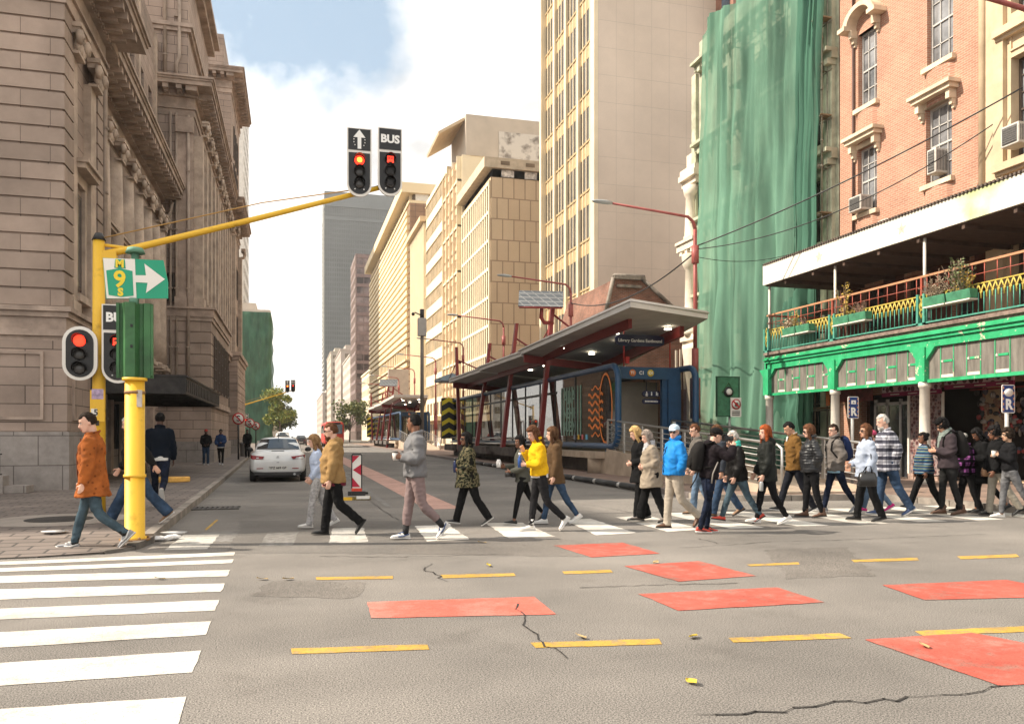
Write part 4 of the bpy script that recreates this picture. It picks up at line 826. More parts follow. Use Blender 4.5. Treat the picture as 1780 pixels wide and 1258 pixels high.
def netmat(name, col, a, seed=0):
    m = bpy.data.materials.new(name); m.use_nodes = True; n, l = m.node_tree.nodes, m.node_tree.links; n.clear()
    o = n.new('ShaderNodeOutputMaterial'); d = n.new('ShaderNodeBsdfDiffuse'); t = n.new('ShaderNodeBsdfTranslucent'); tr = n.new('ShaderNodeBsdfTransparent')
    tc = n.new('ShaderNodeTexCoord'); mp = n.new('ShaderNodeMapping'); mp.inputs['Scale'].default_value = (1,1,.16); l.new(tc.outputs['Object'], mp.inputs[0])
    q = n.new('ShaderNodeTexNoise'); q.inputs['Scale'].default_value = 1.3; q.inputs['Detail'].default_value = 6; l.new(mp.outputs[0], q.inputs['Vector'])
    r = n.new('ShaderNodeValToRGB'); r.color_ramp.elements[0].position = .34; r.color_ramp.elements[1].position = .66; r.color_ramp.elements[0].color = lin([c*.72 for c in col]); r.color_ramp.elements[1].color = lin([min(1,c*1.25) for c in col])
    l.new(q.outputs['Fac'], r.inputs[0]); l.new(r.outputs[0], d.inputs[0]); l.new(r.outputs[0], t.inputs[0])
    a1 = n.new('ShaderNodeMixShader'); a1.inputs[0].default_value = .4; l.new(d.outputs[0], a1.inputs[1]); l.new(t.outputs[0], a1.inputs[2])
    q2 = n.new('ShaderNodeTexNoise'); q2.inputs['Scale'].default_value = .8; l.new(mp.outputs[0], q2.inputs['Vector'])
    mr = n.new('ShaderNodeMapRange'); mr.inputs[1].default_value = .35; mr.inputs[2].default_value = .65; mr.inputs[3].default_value = max(0,a-.16); mr.inputs[4].default_value = a+.16; l.new(q2.outputs['Fac'], mr.inputs[0])
    a2 = n.new('ShaderNodeMixShader'); l.new(mr.outputs[0], a2.inputs[0]); l.new(a1.outputs[0], a2.inputs[1]); l.new(tr.outputs[0], a2.inputs[2]); l.new(a2.outputs[0], o.inputs[0]); return m
NET = netmat('green_netting', (.17,.32,.235), .09); NETD = netmat('dark_green_netting', (.095,.215,.155), .07)
def netting(parent, name, m_, top, bot, x_of, y0, y1, nu=120, nv=90, folds=26, amp=.12):
    v, f = [], []
    ph = [random.uniform(0,6.3) for _ in range(40)]
    for j in range(nv+1):
        t = j/nv; z = None
        for i in range(nu+1):
            u = i/nu; y = y0+(y1-y0)*u; zt, zb = top(u), bot(u); z = zb+(zt-zb)*t
            w_ = amp*(sin(u*folds+.5*sin(t*4+ph[0])+mnoise.noise(V((u*5,t*1.4,1)))*3.2)*(.7+.3*sin(t*2.3+ph[1]))+.8*mnoise.noise(V((u*16,t*3.5,5.2)))+.5*mnoise.noise(V((u*42,t*3,2)))+1.3*max(0,.25-abs(mnoise.noise(V((u*7,t*1.1,4)))))*-3)
            slump = .06*abs(sin(t*pi*5))
            v.append((x_of(u,t)-w_-slump, y+.12*mnoise.noise(V((u*8,t*3,9))), z))
    for j in range(nv):
        for i in range(nu): a = j*(nu+1)+i; f.append((a,a+1,a+nu+2,a+nu+1))
    b = MB(); b.add(v, f, 0, True); return b.build(name, m_, parent)
nt = thing('scaffold_netting', 'tall light green debris netting hung in folds over the scaffold', 'netting', (0,0,0))
netting(nt, 'net', NET, lambda u: 19.9+.5*sin(u*9)+(1-u)*2, lambda u: .2, lambda u, t: 18.1+.25*t-.3*(1-t)*u+(1-u)**3*1.5*(.55+.45*t), 27.7, 33.9, folds=30, amp=.17)
netting(nt, 'net', NETD, lambda u: 23, lambda u: .2, lambda u, t: 19.0+.55*t+.35*(1-u)**2, 27.0, 28.0, nu=40, folds=10, amp=.13)
netting(nt, 'net', NETD, lambda u: 7.2-1.2*u, lambda u: .2, lambda u, t: 18.6+.3*t, 26.9, 30.2, nu=70, folds=20, amp=.2)
# ---------------------------------------------------------------- generic helpers for the offices down the street
def win_part(parent, name, proto, M, spots, most=100):
    """copies of one window; the largest in view as parts, the rest as one part of kind stuff"""
    spots = sorted(spots, key=lambda p: (V(M(*p))-V((0,0,1.5))).length)
    for i, p in enumerate(spots[:most]):
        o = bpy.data.objects.new(name, proto); COL.objects.link(o); o.location = M(*p); o.parent = parent
    if len(spots) > most:
        bm = bmesh.new()
        for p in spots[most:]:
            k = len(bm.verts); bm.from_mesh(proto); bm.verts.ensure_lookup_table(); bmesh.ops.translate(bm, verts=bm.verts[k:], vec=M(*p))
        me = bpy.data.meshes.new(name+'s'); bm.to_mesh(me); bm.free()
        for mm in proto.materials: me.materials.append(mm)
        o = bpy.data.objects.new(name+'s', me); COL.objects.link(o); o.parent = parent; o['kind'] = 'stuff'
RX = 20.5
# tall cream tower
TILE = brickmat('cream_tile_cladding', (.60,.49,.395), (.585,.475,.38), (.45,.37,.30), 1.35, 1.9, .014, bump=.15, var=.13, off=0, vs=.15); FIN = mat('cream_fin', (.70,.58,.40), rough=.7, var=.08, vs=.6)
TW = thing('cream_tower', 'tall cream slab tower with thin vertical fins on its street face', 'building', (0,0,0))
MB().box(RX,RX+34,52.4,64.6,PZ,46).build('wall', TILE, TW)
M_ = on_right(RX); m = MB(); gl = MB(); sp = MB()
mbox(gl, M_, 53.1, 64.2, 4, 46, .02, .06); gl.build('glazing', mat('dark_bronze_glass', (.055,.045,.035), rough=.2, var=.5, vs=.9, spec=.6), TW)
N = 16
for i in range(N+1):
    u = 53.1+(64.2-53.1)*i/N; big = i % 4 == 0; mbox(m, M_, u-(.15 if big else .05), u+(.15 if big else .05), 4, 46, .06, .28 if big else .12)
mbox(m, M_, 52.41, 53.2, PZ, 46, .0, .3); mbox(m, M_, 64.1, 64.58, PZ, 46, 0, .5); m.build('fin', FIN, TW)
for k in range(12): mbox(sp, M_, 53.1, 64.2, 4+k*3.5, 4.95+k*3.5, .06, .08); mbox(sp, M_, 53.1, 64.2, 4.95+k*3.5, 5.1+k*3.5, .06, .15)
sp.build('spandrel', mat('gold_spandrel', (.42,.30,.15), rough=.5, var=.2, vs=3), TW)
tag(MB().box(29.6,40,50,64,30,60).box(29.55,29.6,50.5,51.5,31,60,1).box(30,31.4,49.95,50,31,60,1).build('brown_tower', [mat('brown_panel', (.26,.13,.09), var=.2), mat('blue_glass', (.09,.13,.19), rough=.1, var=.4)]), 'brown tower edge with blue windows behind the cream tower', 'building')
# low brick gable in front of it
gb = thing('brick_gable_house', 'old low brick gable with stepped parapet behind the bus stop roof', 'building', (0,0,0))
OLDB = brickmat('old_dark_brick', (.23,.092,.055), (.15,.062,.04), (.20,.15,.12), .24, .08, .012, bump=.4, var=.45, vs=.7)
m = MB(); P = [(16.9,PZ),(25,PZ),(25,6.9),(21.6,8.4),(19.2,10.3),(18.8,10.3),(17.5,10.3),(17.1,9),(16.9,8.2)]; m.prism([(x,42.2,z) for x, z in P], (0,8,0)); m.build('wall', OLDB, gb)
m = MB()
for (a, b), (c, d) in (((25,6.9),(21.6,8.4)), ((21.6,8.4),(19.2,10.3)), ((19.3,10.45),(17.4,10.45)), ((17.4,10.3),(16.9,8.2))): m.tube([(a,42.15,b+.05),(c,42.15,d+.05)], .12, 6)
m.box(17.4,19.3,42.0,42.6,10.3,10.48); m.box(17.6,19.1,42.05,42.5,9.85,10.0); m.build('coping', mat('sooty_coping', (.20,.17,.14), var=.5, vs=2), gb)
# vertical slatted office (A)
YC = mat('yellow_cream_render', (.73,.62,.43), rough=.75, var=.07, vs=.5); PANEL = brickmat('tan_panel_cladding', (.56,.43,.28), (.53,.40,.26), (.30,.215,.14), 1.25, 2.25, .06, bump=.4, var=.1, off=.5, vs=.15); SHADE = mat('deep_window_shade', (.16,.115,.07), rough=.4, var=.4, vs=.4)
OA = thing('slatted_office', 'yellow office block with close vertical slats and panelled end wall', 'building', (0,0,0))
MB().box(RX,RX+26,83.8,98.4,PZ,29.2).build('wall', PANEL, OA); M_ = on_right(RX); m = MB(); g = MB()
mbox(g, M_, 84.2, 98.2, 4, 28.6, .02, .05); g.build('glazing', SHADE, OA)
for i in range(15): u = 84.1+14.2*i/14; mbox(m, M_, u-.17, u+.17, 4, 28.9, .05, .17)
m.build('slat', YC, OA); m = MB()
for k in range(9): mbox(m, M_, 84, 98.3, 4+k*3.05, 4.32+k*3.05, .05, .2)
m.build('floor_band', YC, OA)
m = MB(); m.box(RX-.8,RX+26,83.4,98.5,30.1,31.2); m.build('roof_slab', mat('grey_roof_slab', (.50,.41,.29), var=.15), OA)
for i in range(9): MB().box(RX+1.2+i*2.6,RX+2.6+i*2.6,83.82,83.9,29.3,30.05).build('clerestory', mat('pale_clerestory', (.60,.56,.5), var=.5, vs=2), OA); m = MB(); m.box(RX+.2,RX+26,83.9,98.3,29.2,30.1); m.build('attic', mat('brown_attic', (.30,.215,.13), var=.2), OA)
m = MB()
for i in range(8): m.box(RX+1+i*2.8,RX+2+i*2.8,83.36,83.4,30.45,30.85)
m.build('vent', SHADE, OA)
# grid office (B) with its blank stained roof block and raised canopy
OB = thing('grid_office', 'cream office with a grid of small box windows and a stained roof block', 'building', (0,0,0))
MB().box(RX,RX+24,98.5,109,PZ,36.5).build('wall', YC, OB); M_ = on_right(RX)
m = MB(); mbox(m, M_, 98.9, 108.9, 5, 36.2, .02, .06); m.build('glazing', SHADE, OB); m = MB()
for k in range(11):
    for i in range(8):
        u = 98.9+i*1.25; z = 5+k*2.85; e = (i+k) % 2
        mbox(m, M_, u+.05, u+1.2, z+.1, z+.62, .06, .4); mbox(m, M_, u+.05, u+.5 if e else u+.3, z+.62, z+2.3, .06, .34); mbox(m, M_, u+.85 if e else u+.75, u+1.2, z+.62, z+2.3, .06, .34); mbox(m, M_, u+.05, u+1.2, z+1.75, z+2.5, .06, .42)
m.build('window_box', mat('sand_window_box', (.58,.40,.25), var=.1), OB); m = MB()
for i in range(5): mbox(m, M_, 98.8+i*2.5, 98.95+i*2.5, 4.8, 36.4, .06, .7)
for k in range(6): mbox(m, M_, 98.8, 108.9, 4.8+k*5.7, 5.05+k*5.7, .06, .6)
m.build('frame', YC, OB)
STAIN = mat('stained_white_wall', (.60,.55,.48), rough=.8, var=.05, vs=.8, col2=(.10,.075,.06), lo=.5, hi=.72); GREYW = mat('plain_grey_render', (.47,.40,.32), rough=.8, var=.08, vs=.4)
m = MB(); m.box(RX+.4,RX+24,98.4,108,36.5,41.6); m.build('roof_block', GREYW, OB); MB().box(RX+4.6,RX+23,98.3,98.39,34.5,39.8).build('stained_panel', STAIN, OB)
m = MB(); m.prism([(RX-2.9,99,39.0),(RX+.3,99,41.0),(RX+.3,99,41.4),(RX-3.0,99,39.3)], (0,9,0)); m.build('roof_canopy', mat('brown_cream_canopy', (.52,.40,.26), var=.1), OB)
m = MB(); m.box(RX-.1,RX+1,98.45,98.6,4,36.5); m.build('corner_fin', YC, OB)
# cream ribbon office (C)
OC = thing('ribbon_office', 'plain cream office with broad window bands beside the grid office', 'building', (0,0,0))
MB().box(RX,RX+22,109.1,126.8,PZ,38.5).build('wall', YC, OC); CR = mat('cream_spandrel', (.70,.57,.37), rough=.75, var=.06, vs=.4); M_ = on_right(RX)
RGL = mat('tan_ribbon_glass', (.33,.255,.165), rough=.25, var=.45, vs=.5)
for k in range(9):
    z = 6+k*3.55; g = MB(); mbox(g, M_, 109.4, 126.5, z+1.2, z+3.0, .01, .04)
    wo = g.build('window_band', RGL, OC); m = MB()
    for i in range(16): u = 109.4+17.1*i/15; mbox(m, M_, u-.05, u+.05, z+1.2, z+3.0, .04, .12)
    mbox(m, M_, 109.2, 126.7, z+3.0, z+3.12, .04, .2); m.build('mullion', CR, wo)
m = MB(); mbox(m, M_, 109.1, 126.8, 3.6, 4.2, 0, 1.6); m.build('canopy', CR, OC)
m = MB()
for i in range(6): mbox(m, M_, 110+i*2.8, 112+i*2.8, .4, 3.2, .01, .05); mbox(m, M_, 110+i*2.8, 111.6+i*2.8, 4.6, 6.4, .01, .05)
m.build('shop_window', SHADE, OC)
# narrow fluted building (D)
OD = thing('fluted_block', 'narrow pale fluted building slot beside the louvred office', 'building', (0,0,0))
MB().box(RX,RX+14,127,142.5,PZ,35.5).build('wall', YC, OD); m = MB()
for i in range(14): mbox(m, on_right(RX), 127.3+i*1.1, 127.75+i*1.1, 3, 35.3, 0, .4)
m.build('flute', YC, OD); m = MB(); m.box(RX-1,RX+14,126.9,142.6,35.5,36.3); m.build('roof_slab', CREAM, OD)
# louvred tan office (E)
OE = thing('louvred_office', 'long tan office with close horizontal louvres and a roof overhang', 'building', (0,0,0))
BROWN = brickmat('brown_tile', (.27,.165,.105), (.24,.145,.09), (.16,.10,.07), 1.5, 1.0, .05, bump=.2, var=.15, off=0)
MB().box(RX,RX+30,145,220,PZ,43.5).build('wall', BROWN, OE); LV = mat('tan_louvre', (.71,.57,.36), rough=.7, var=.08, vs=.1); M_ = on_right(RX)
m = MB()
for k in range(29):
    z = 5+k*1.3
    if 14.6 < z < 17.8: continue
    m.prism([M_(145.6, z, 0), M_(145.6, z, .55), M_(145.6, z+.75, .55), M_(145.6, z+1.0, 0)], (0,74,0))
m.build('louvre', LV, OE); m = MB()
for i in range(26): q = MB(); mbox(q, M_, 146+i*2.9, 147+i*2.9, 15.3, 17.6, 0, .5); q.build('pier', LV, OE); q = MB(); mbox(q, M_, 146+i*2.9, 147.2+i*2.9, .4, 4.6, 0, .3); q.build('pier', LV, OE)
mbox(m, M_, 145, 220, 15, 15.3, 0, .9); m.build('ledge', LV, OE)
m = MB(); m.box(RX-1.6,RX+30,144.5,221,45.2,47); m.box(RX-.2,RX+30,145,220,43.5,44); m.build('roof_slab', LV, OE); m = MB(); m.box(RX+.6,RX+30,145.6,219,44,45.2)
m.build('roof_recess', SHADE, OE); 
for i in range(20): MB().box(RX,RX+.5,146+i*3.8,146.5+i*3.8,44,45.2).build('roof_post', LV, OE)
for x in range(7): MB().box(RX+1+x*3,RX+3.4+x*3,145.02,145.3,44,45.2).build('roof_panel', WHITEP, OE)
for z in (38.6, 32, 25.5): o = MB().rings([((RX+2.6,144.9,z),(.9,0,0),(0,0,.9)),((RX+2.6,144.6,z),(.85,0,0),(0,0,.85))], 16).build('dish', AC, OE)
tag(MB().box(13.6,16.5,118,118.5,7.5,11.2).tube([(15.1,118.25,0),(15.1,118.25,7.6)], .25, 8).box(13.5,13.6,117.9,118.6,7.4,11.3).build('blank_billboard', mat('billboard_grey', (.44,.38,.33), var=.1)), 'blank pale billboard on a post in front of the louvred office', 'billboard')
# brown glass tower (F), grey tower (G) and the lesser blocks at the end of the street
BG = thing('brown_glass_tower', 'brown glass tower with floor bands between the grey tower and the tan office', 'building', (0,0,0))
m = MB(); m.box(RX,RX+20,272,295,0,62); m.build('wall', mat('brown_mirror_glass', (.17,.105,.095), rough=.2, var=.75, vs=.12, col2=(.42,.31,.29), lo=.4, hi=.68), BG); m = MB()
for k in range(19): z = 3+k*3.2; m.box(RX-.25,RX+20,271.75,295,z,z+1.1)
for i in range(9): m.box(RX+i*2.4,RX+.18+i*2.4,271.7,272,0,62)
m.build('floor_band', mat('dark_brown_band', (.21,.135,.12), rough=.4, var=.2), BG); m = MB()
for i in range(9): m.box(RX-.3,RX,272.5+i*2.6,272.9+i*2.6,0,62)
m.build('mullion', mat('pale_brown_mullion', (.40,.31,.27), var=.15), BG)
GT = thing('grey_tower', 'tall grey concrete and glass tower block standing highest at the end of the street', 'building', (0,0,0))
m = MB(); m.box(21.4,73,560,600,0,166); m.build('wall', mat('grey_tower_glass', (.06,.07,.077), rough=.45, var=.3, vs=.02, col2=(.12,.13,.13)), GT); TC = mat('grey_tower_concrete', (.125,.135,.137), rough=.8, var=.12, vs=.05)
m = MB()
for i in range(35): x = 21.4+51.6*i/34; m.box(x-.35,x+.35,559.3,560,0,158)
m.build('fin', TC, GT); m = MB(); m.box(21,73.4,559,600.5,157,167); m.box(21,73.4,559.1,560,148,150)
for k in range(46): m.box(21.2,73,559.6,560,3+k*3.3,4.1+k*3.3)
m.build('floor_band', TC, GT); m = MB()
for k in range(46): m.box(20.7,21.4,561,600,4+k*3.3,5.7+k*3.3)
m.build('end_wall_slab', mat('tower_end_pale', (.30,.29,.265), var=.1), GT)
PALE = mat('pale_far_render', (.50,.44,.38), var=.12, vs=.2); PALE2 = mat('pinkish_far_render', (.42,.35,.30), var=.12, vs=.2)
def farblock(label, x0, x1, y0, y1, h, mt, rows, colsn, side=-1, wmat=None):
    t = thing('distant_block', label, 'building', (0,0,0)); m = MB(); m.box(x0,x1,y0,y1,0,h); m.box(x0-.3,x1+.3,y0-.3,y1,h,h+.5); m.box(x0+2,x1-2,y0+2,y1-4,h+.5,h+2.4); m.build('wall', mt, t)
    xx = x0 if side < 0 else x1; Mf = on_right(xx) if side < 0 else on_left(xx); pr = MB(); pr.box(-.04,.06,-.8,.8,-.9,.9); pr.box(-.07,.07,-.04,.04,-.9,.9,1)
    win_part(t, 'window', pr.mesh('window', [SHADE, mt]), Mf, [(y0+(y1-y0)*(i+.5)/colsn, 2.5+(h-3)*(k+.5)/rows) for i in range(colsn) for k in range(rows)], 60)
    pf = MB(); pf.box(-.8,.8,-.06,.04,-.9,.9); pf.box(-.04,.04,-.07,.04,-.9,.9,1); n_ = max(2, int((x1-x0)/4))
    win_part(t, 'window', pf.mesh('window', [SHADE, mt]), on_front(y0), [(x0+(x1-x0)*(i+.5)/n_, 2.5+(h-3)*(k+.5)/rows) for i in range(n_) for k in range(rows)], 40); return t
farblock('pale low block below the grey tower at the end of the street', 20.5, 44, 300, 345, 31, PALE, 8, 8)
farblock('slim pale block left of the pale low one, far down the street', 20, 30, 350, 400, 38, PALE2, 9, 8)
farblock('cream block on the right beyond the louvred office', 21.5, 40, 222, 262, 20, YC, 5, 9)
farblock('dim tall narrow block farthest down the right side', 19, 26, 420, 470, 44, GREYW, 11, 9)
farblock('low tan block farthest along the right side of the street', 17, 26, 480, 600, 26, PALE2, 6, 12)
farblock('white sided tower rising behind the netted building and the stone building end', -32, -11.4, 205, 230, 86, mat('white_far_render', (.62,.58,.53), var=.1), 22, 6, 1)
farblock('distant low grey block closing the left side beyond the tree', -22, -5, 300, 420, 15, GREYW, 4, 12, 1)
# far netted building on the left
fn = thing('netted_building', 'far building wrapped in dark green netting on the left beyond the stone building', 'building', (0,0,0))
MB().box(-16,-4.6,168.6,190,0,26).build('wall', GST, fn); MB().box(-16.5,-4.2,168,190,26,26.6).box(-15,-7,169,185,26.6,28).build('roof', PALE, fn)
v, f = [], []
for j in range(61):
    for i in range(71):
        u, t = i/70, j/60; k = u*30; x, y = (-16+k*.58, 167.8) if k < 20 else (-4.2, 167.8+(k-20)*2.2)
        wv = .22*mnoise.noise(V((k*.6, t*9, 3)))+.12*sin(t*40+2*sin(k*.5)); v.append((x+(wv if k >= 20 else 0), y-(wv if k < 20 else 0), .1+26*t))
for j in range(60):
    for i in range(70): a = j*71+i; f.append((a,a+1,a+72,a+71))
NF = netmat('far_green_netting', (.09,.20,.14), .14); MB().add(v, f, 0, True).build('net', NF, fn)
# trees
BARK = mat('bark', (.09,.065,.045), var=.4, vs=6); 
def tree(label, x, y, h, r, col, colb, n_=2600, seed=1):
    rnd = random.Random(seed); t = thing('street_tree', label, 'tree', (x,y,0)); m = MB(); m.tube([(0,0,0),(.1,0,h*.25),(.05,.1,h*.5),(.2,0,h*.7)], [h*.022,h*.018,h*.014,h*.006], 8)
    cl = []
    for i in range(16):
        a = rnd.uniform(0,6.28); e = V((cos(a)*r*rnd.uniform(.3,.8), sin(a)*r*rnd.uniform(.3,.8), h*rnd.uniform(.42,.92))); m.tube([(.08,.05,h*rnd.uniform(.25,.45)), tuple(e*.55+V((0,0,h*.2))), tuple(e)], [h*.008,h*.005,.02], 5); cl.append((e, r*rnd.uniform(.25,.5)))
    m.build('trunk', BARK, t); c = MB()
    for i in range(n_):
        e, q = rnd.choice(cl); d = V((rnd.gauss(0,1), rnd.gauss(0,1), rnd.gauss(0,.8))); d = d.normalized()*q*rnd.random()**.4; p = e+d
        a = V((rnd.uniform(-1,1),rnd.uniform(-1,1),rnd.uniform(-1,1))).normalized()*r*.075; b = a.cross(V((rnd.uniform(-1,1),rnd.uniform(-1,1),rnd.uniform(-1,1)))).normalized()*r*.05
        c.quad(p-a, p-b, p+a, p+b, i % 2)
    c.build('crown', [mat(n__ if 0 else 'leaf_%d_%d' % (seed, 0), col, var=.35, vs=.8), mat('leaf_%d_%d' % (seed, 1), colb, var=.35, vs=.8)], t)
tree('yellow green street tree beside the far netted building', -2.4, 163, 10.5, 3.1, (.12,.17,.035), (.27,.28,.06), 3800, 3)
tree('dark street tree behind the yellow green one, down the left side', -2.5, 185, 8, 4, (.06,.09,.03), (.12,.13,.04), 1600, 4)
tree('small green tree behind the red bus', 12.8, 190, 9, 4.5, (.08,.11,.035), (.15,.16,.05), 1600, 5)
tree('faint small tree far along the left kerb', -3.2, 240, 8, 3.5, (.10,.12,.05), (.16,.16,.06), 900, 6)
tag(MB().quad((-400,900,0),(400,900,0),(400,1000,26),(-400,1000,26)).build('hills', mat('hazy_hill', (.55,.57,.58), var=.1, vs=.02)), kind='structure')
# ---------------------------------------------------------------- bus stations
REDS = mat('dark_red_steel', (.20,.022,.02), rough=.45, var=.12, vs=4); BLUES = mat('navy_steel', (.018,.062,.135), rough=.35, var=.15, vs=3); ROOFW = mat('pale_grey_fascia', (.60,.57,.53), rough=.5, var=.08, vs=1); SOFF = mat('grey_soffit', (.52,.48,.43), rough=.7, var=.1)
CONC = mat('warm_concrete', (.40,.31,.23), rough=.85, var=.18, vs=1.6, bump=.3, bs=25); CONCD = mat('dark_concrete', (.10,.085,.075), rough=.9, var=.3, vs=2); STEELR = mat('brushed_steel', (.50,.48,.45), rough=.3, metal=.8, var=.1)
LAMPON = mat('lit_downlight', (1,.95,.8), emit=4, ecol=(1,.92,.72), var=0); ORANGE = mat('orange_film', (.75,.20,.03), rough=.5, var=.1); SIGNB = mat('navy_sign', (.012,.014,.05), rough=.4, var=.1); WLET = mat('white_lettering', (.8,.78,.74), rough=.5, var=0); ETCH = mat('pale_green_film', (.16,.27,.21), rough=.6, var=.2, vs=3)
def glass_mix(name, tint, clear):
    m = bpy.data.materials.new(name); m.use_nodes = True; n, l = m.node_tree.nodes, m.node_tree.links; n.clear()
    o = n.new('ShaderNodeOutputMaterial'); g = n.new('ShaderNodeBsdfGlossy'); g.inputs['Roughness'].default_value = .02; t = n.new('ShaderNodeBsdfTransparent'); t.inputs[0].default_value = lin(tint)
    lw = n.new('ShaderNodeLayerWeight'); lw.inputs[0].default_value = .35; mr = n.new('ShaderNodeMapRange'); mr.inputs[3].default_value = clear; mr.inputs[4].default_value = .9; l.new(lw.outputs['Fresnel'], mr.inputs[0])
    x = n.new('ShaderNodeMixShader'); l.new(mr.outputs[0], x.inputs[0]); l.new(t.outputs[0], x.inputs[1]); l.new(g.outputs[0], x.inputs[2]); l.new(x.outputs[0], o.inputs[0]); return m
SGLASS = glass_mix('station_glass', (.34,.34,.31), .16)
ST = thing('bus_station', 'glass sided bus station with navy tube ends and a rising grey roof on red columns', 'bus station', (0,0,0))
X0, X1, YN, YF, Z0, Z1 = 11.0, 14.0, 26.2, 56.0, .92, 3.97
m = MB(); m.box(10.55,14.6,27.2,57,.68,Z0); m.build('platform', CONC, ST)
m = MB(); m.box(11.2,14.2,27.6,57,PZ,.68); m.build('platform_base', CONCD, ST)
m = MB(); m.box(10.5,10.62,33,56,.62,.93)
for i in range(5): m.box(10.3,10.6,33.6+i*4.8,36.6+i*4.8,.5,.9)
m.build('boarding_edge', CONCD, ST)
m = MB(); m.rings([((10.98,28.0,z),(.42,0,0),(0,.42,0)) for z in (PZ,.9)], 24); m.box(10.9,14.4,26.9,28.2,PZ,.915); m.build('platform_nose', CONC, ST)
def stadium(x, r=.5):
    P = [(x,YF,1.12)]; 
    for i in range(9): a = -pi/2-pi/2*i/8; P.append((x, YN+r+r*cos(a), 1.12+r+r*sin(a)))
    for i in range(9): a = pi-pi/2*i/8; P.append((x, YN+r+r*cos(a), Z1-r+r*sin(a)))
    return P+[(x,YF,Z1)]
for x, nm in ((X0,'near'),(X1,'far')):
    m = MB(); P = stadium(x); m.tube(P+[(x,YF,1.12)], .115, 12); m.build('tube_frame', BLUES, ST)
    g = MB(); Q = [(p[0],p[1],p[2]) for p in P]; g.add(Q, [list(range(len(Q)))]); go = g.build('side_glass', SGLASS, ST)
    m = MB()
    for y in (30.6,33.2,35.4,37.8,40.2,42.6,45,47.4,49.8,52.2,54.4): m.box(x-.03,x+.03,y-.035,y+.035,1.15,Z1-.05)
    m.box(x-.03,x+.03,33,YF,3.3,3.4); m.build('mullion', BLACKP, go)
    for z, r in ((1.02,.05),(1.32,.035)): MB().tube([(x-.22,33.5,z+.05),(x-.22,YF,z+.05)], r, 8).build('guard_bar', STEELR, ST)
# printed films on the near glass: ring, waves, etched letters, small coloured notices
film = MB(); xf = X0-.018
def rib(P, w_, mi=0):
    for a, b in zip(P, P[1:]):
        d = V((0, b[0]-a[0], b[1]-a[1])).normalized(); nn = V((0,-d.z,d.y))*w_/2; A, Bq = V((xf,a[0],a[1])), V((xf,b[0],b[1])); film.quad(A-nn, Bq-nn, Bq+nn, A+nn, mi)
rib([(27.35+.62*cos(t*2*pi/40), 2.5+1.25*sin(t*2*pi/40)) for t in range(-13,24)], .09)
for k in range(7): rib([(27.6+i*.1, 1.55+k*.29+.075*sin(i*.1*2*pi/.62)+(.0)) for i in range(0 if 0<k<6 else 3, 16 if 0<k<6 else 13)], .10 if 0<k<6 else .06)
film.build('orange_wave_film', ORANGE, go if 0 else ST)
for k, (body, z) in enumerate((('ABA',3.05),('NEHE',2.4),('BUBM',1.85))): text_mesh(body, .78 if k == 0 else .62, ETCH, 'etched_letters', facing((xf,31.3,z), (-1,0,0)), ST, .001, .01)
m = MB()
for i in range(8): m.box(xf,xf+.004,29.9+i*.33,30.05+i*.33,1.5,3.5)
m.build('etched_strips', ETCH, ST)
for i, c in enumerate(((.15,.4,.55),(.5,.12,.12),(.6,.35,.05),(.35,.4,.5))): MB().box(xf-.004,xf,29.2+i*.45,29.4+i*.45,1.35,1.55).build('notice', mat('notice_%s' % ('blue','red','amber','grey')[i], c, var=.1), ST)
# inner floor things: posts, benches, wall, ceiling of the tube
m = MB(); m.box(X0,X1,27.4,YF,Z1-.06,Z1+.06); m.build('tube_roof', BLUES, ST)
for q in ((12.3,13.95,29.2,29.3,Z0,3.6),(12.9,13.9,35,35.2,Z0,3.4)): MB().box(*q).build('inner_wall', mat('grey_inner_wall', (.40,.345,.285), var=.1), ST)
m = MB()
for y in (31,34,38,42,46,50,54): MB().tube([(12.5,y,Z0),(12.5,y,Z1)], .06, 6).build('inner_post', BLACKP, ST)
m.box(12.0,12.3,36,44,Z0+.4,Z0+.46).build('bench', BLACKP, ST); MB().box(11.4,11.6,45,54,Z0,2.4).build('inner_screen', BLACKP, ST)
for y in (37.5,): MB().tube([(10.75,y-.25,Z0),(10.75,y-.25,2.05),(10.75,y-.15,2.2),(10.75,y+.15,2.2),(10.75,y+.25,2.05),(10.75,y+.25,Z0)], .035, 8).build('hoop', STEELR, ST)
# portal
m = MB(); yp = 27.45
m.box(X0+.05,X1-.05,yp-.16,yp+.16,3.58,4.0); m.box(13.45,13.95,yp-.2,yp+.2,Z0,3.58); m.box(X0+.05,X0+.2,yp-.1,yp+.1,Z0,3.58); m.box(13.25,13.45,yp-.08,yp+.1,Z0,3.58); po = m.build('portal_frame', BLUES, ST)
for i, (c, bd) in enumerate((((.72,.22,.06),'T1'),(None,'C1'),((.72,.55,.08),'C4'))):
    x = 12.02+i*.36; 
    if c: mm = MB(); mm.rings([((x,yp-.165,3.8),(.13,0,0),(0,0,.13)),((x,yp-.172,3.8),(.13,0,0),(0,0,.13))][::-1], 20); mm.build('route_disc', mat('route_%s' % bd.lower(), c, var=.05), po)
    text_mesh(bd, .17 if not c else .14, WLET, 'route_code', facing((x,yp-.176,3.8), (0,-1,0)), po, .002, .006)
m = MB(); m.box(X0+.2,X0+.5,yp,yp+.05,Z0,3.58); m.build('door_leaf', SGLASS, ST)
def capsule(mb, x, y, z, w_, h, mi=0):
    P = [(x-w_/2+h/2+h/2*cos(pi/2+pi*i/8), y, z+h/2*sin(pi/2+pi*i/8)) for i in range(9)]+[(x+w_/2-h/2+h/2*cos(-pi/2+pi*i/8), y, z+h/2*sin(-pi/2+pi*i/8)) for i in range(9)]; mb.prism(P, (0,-.04,0), mi)
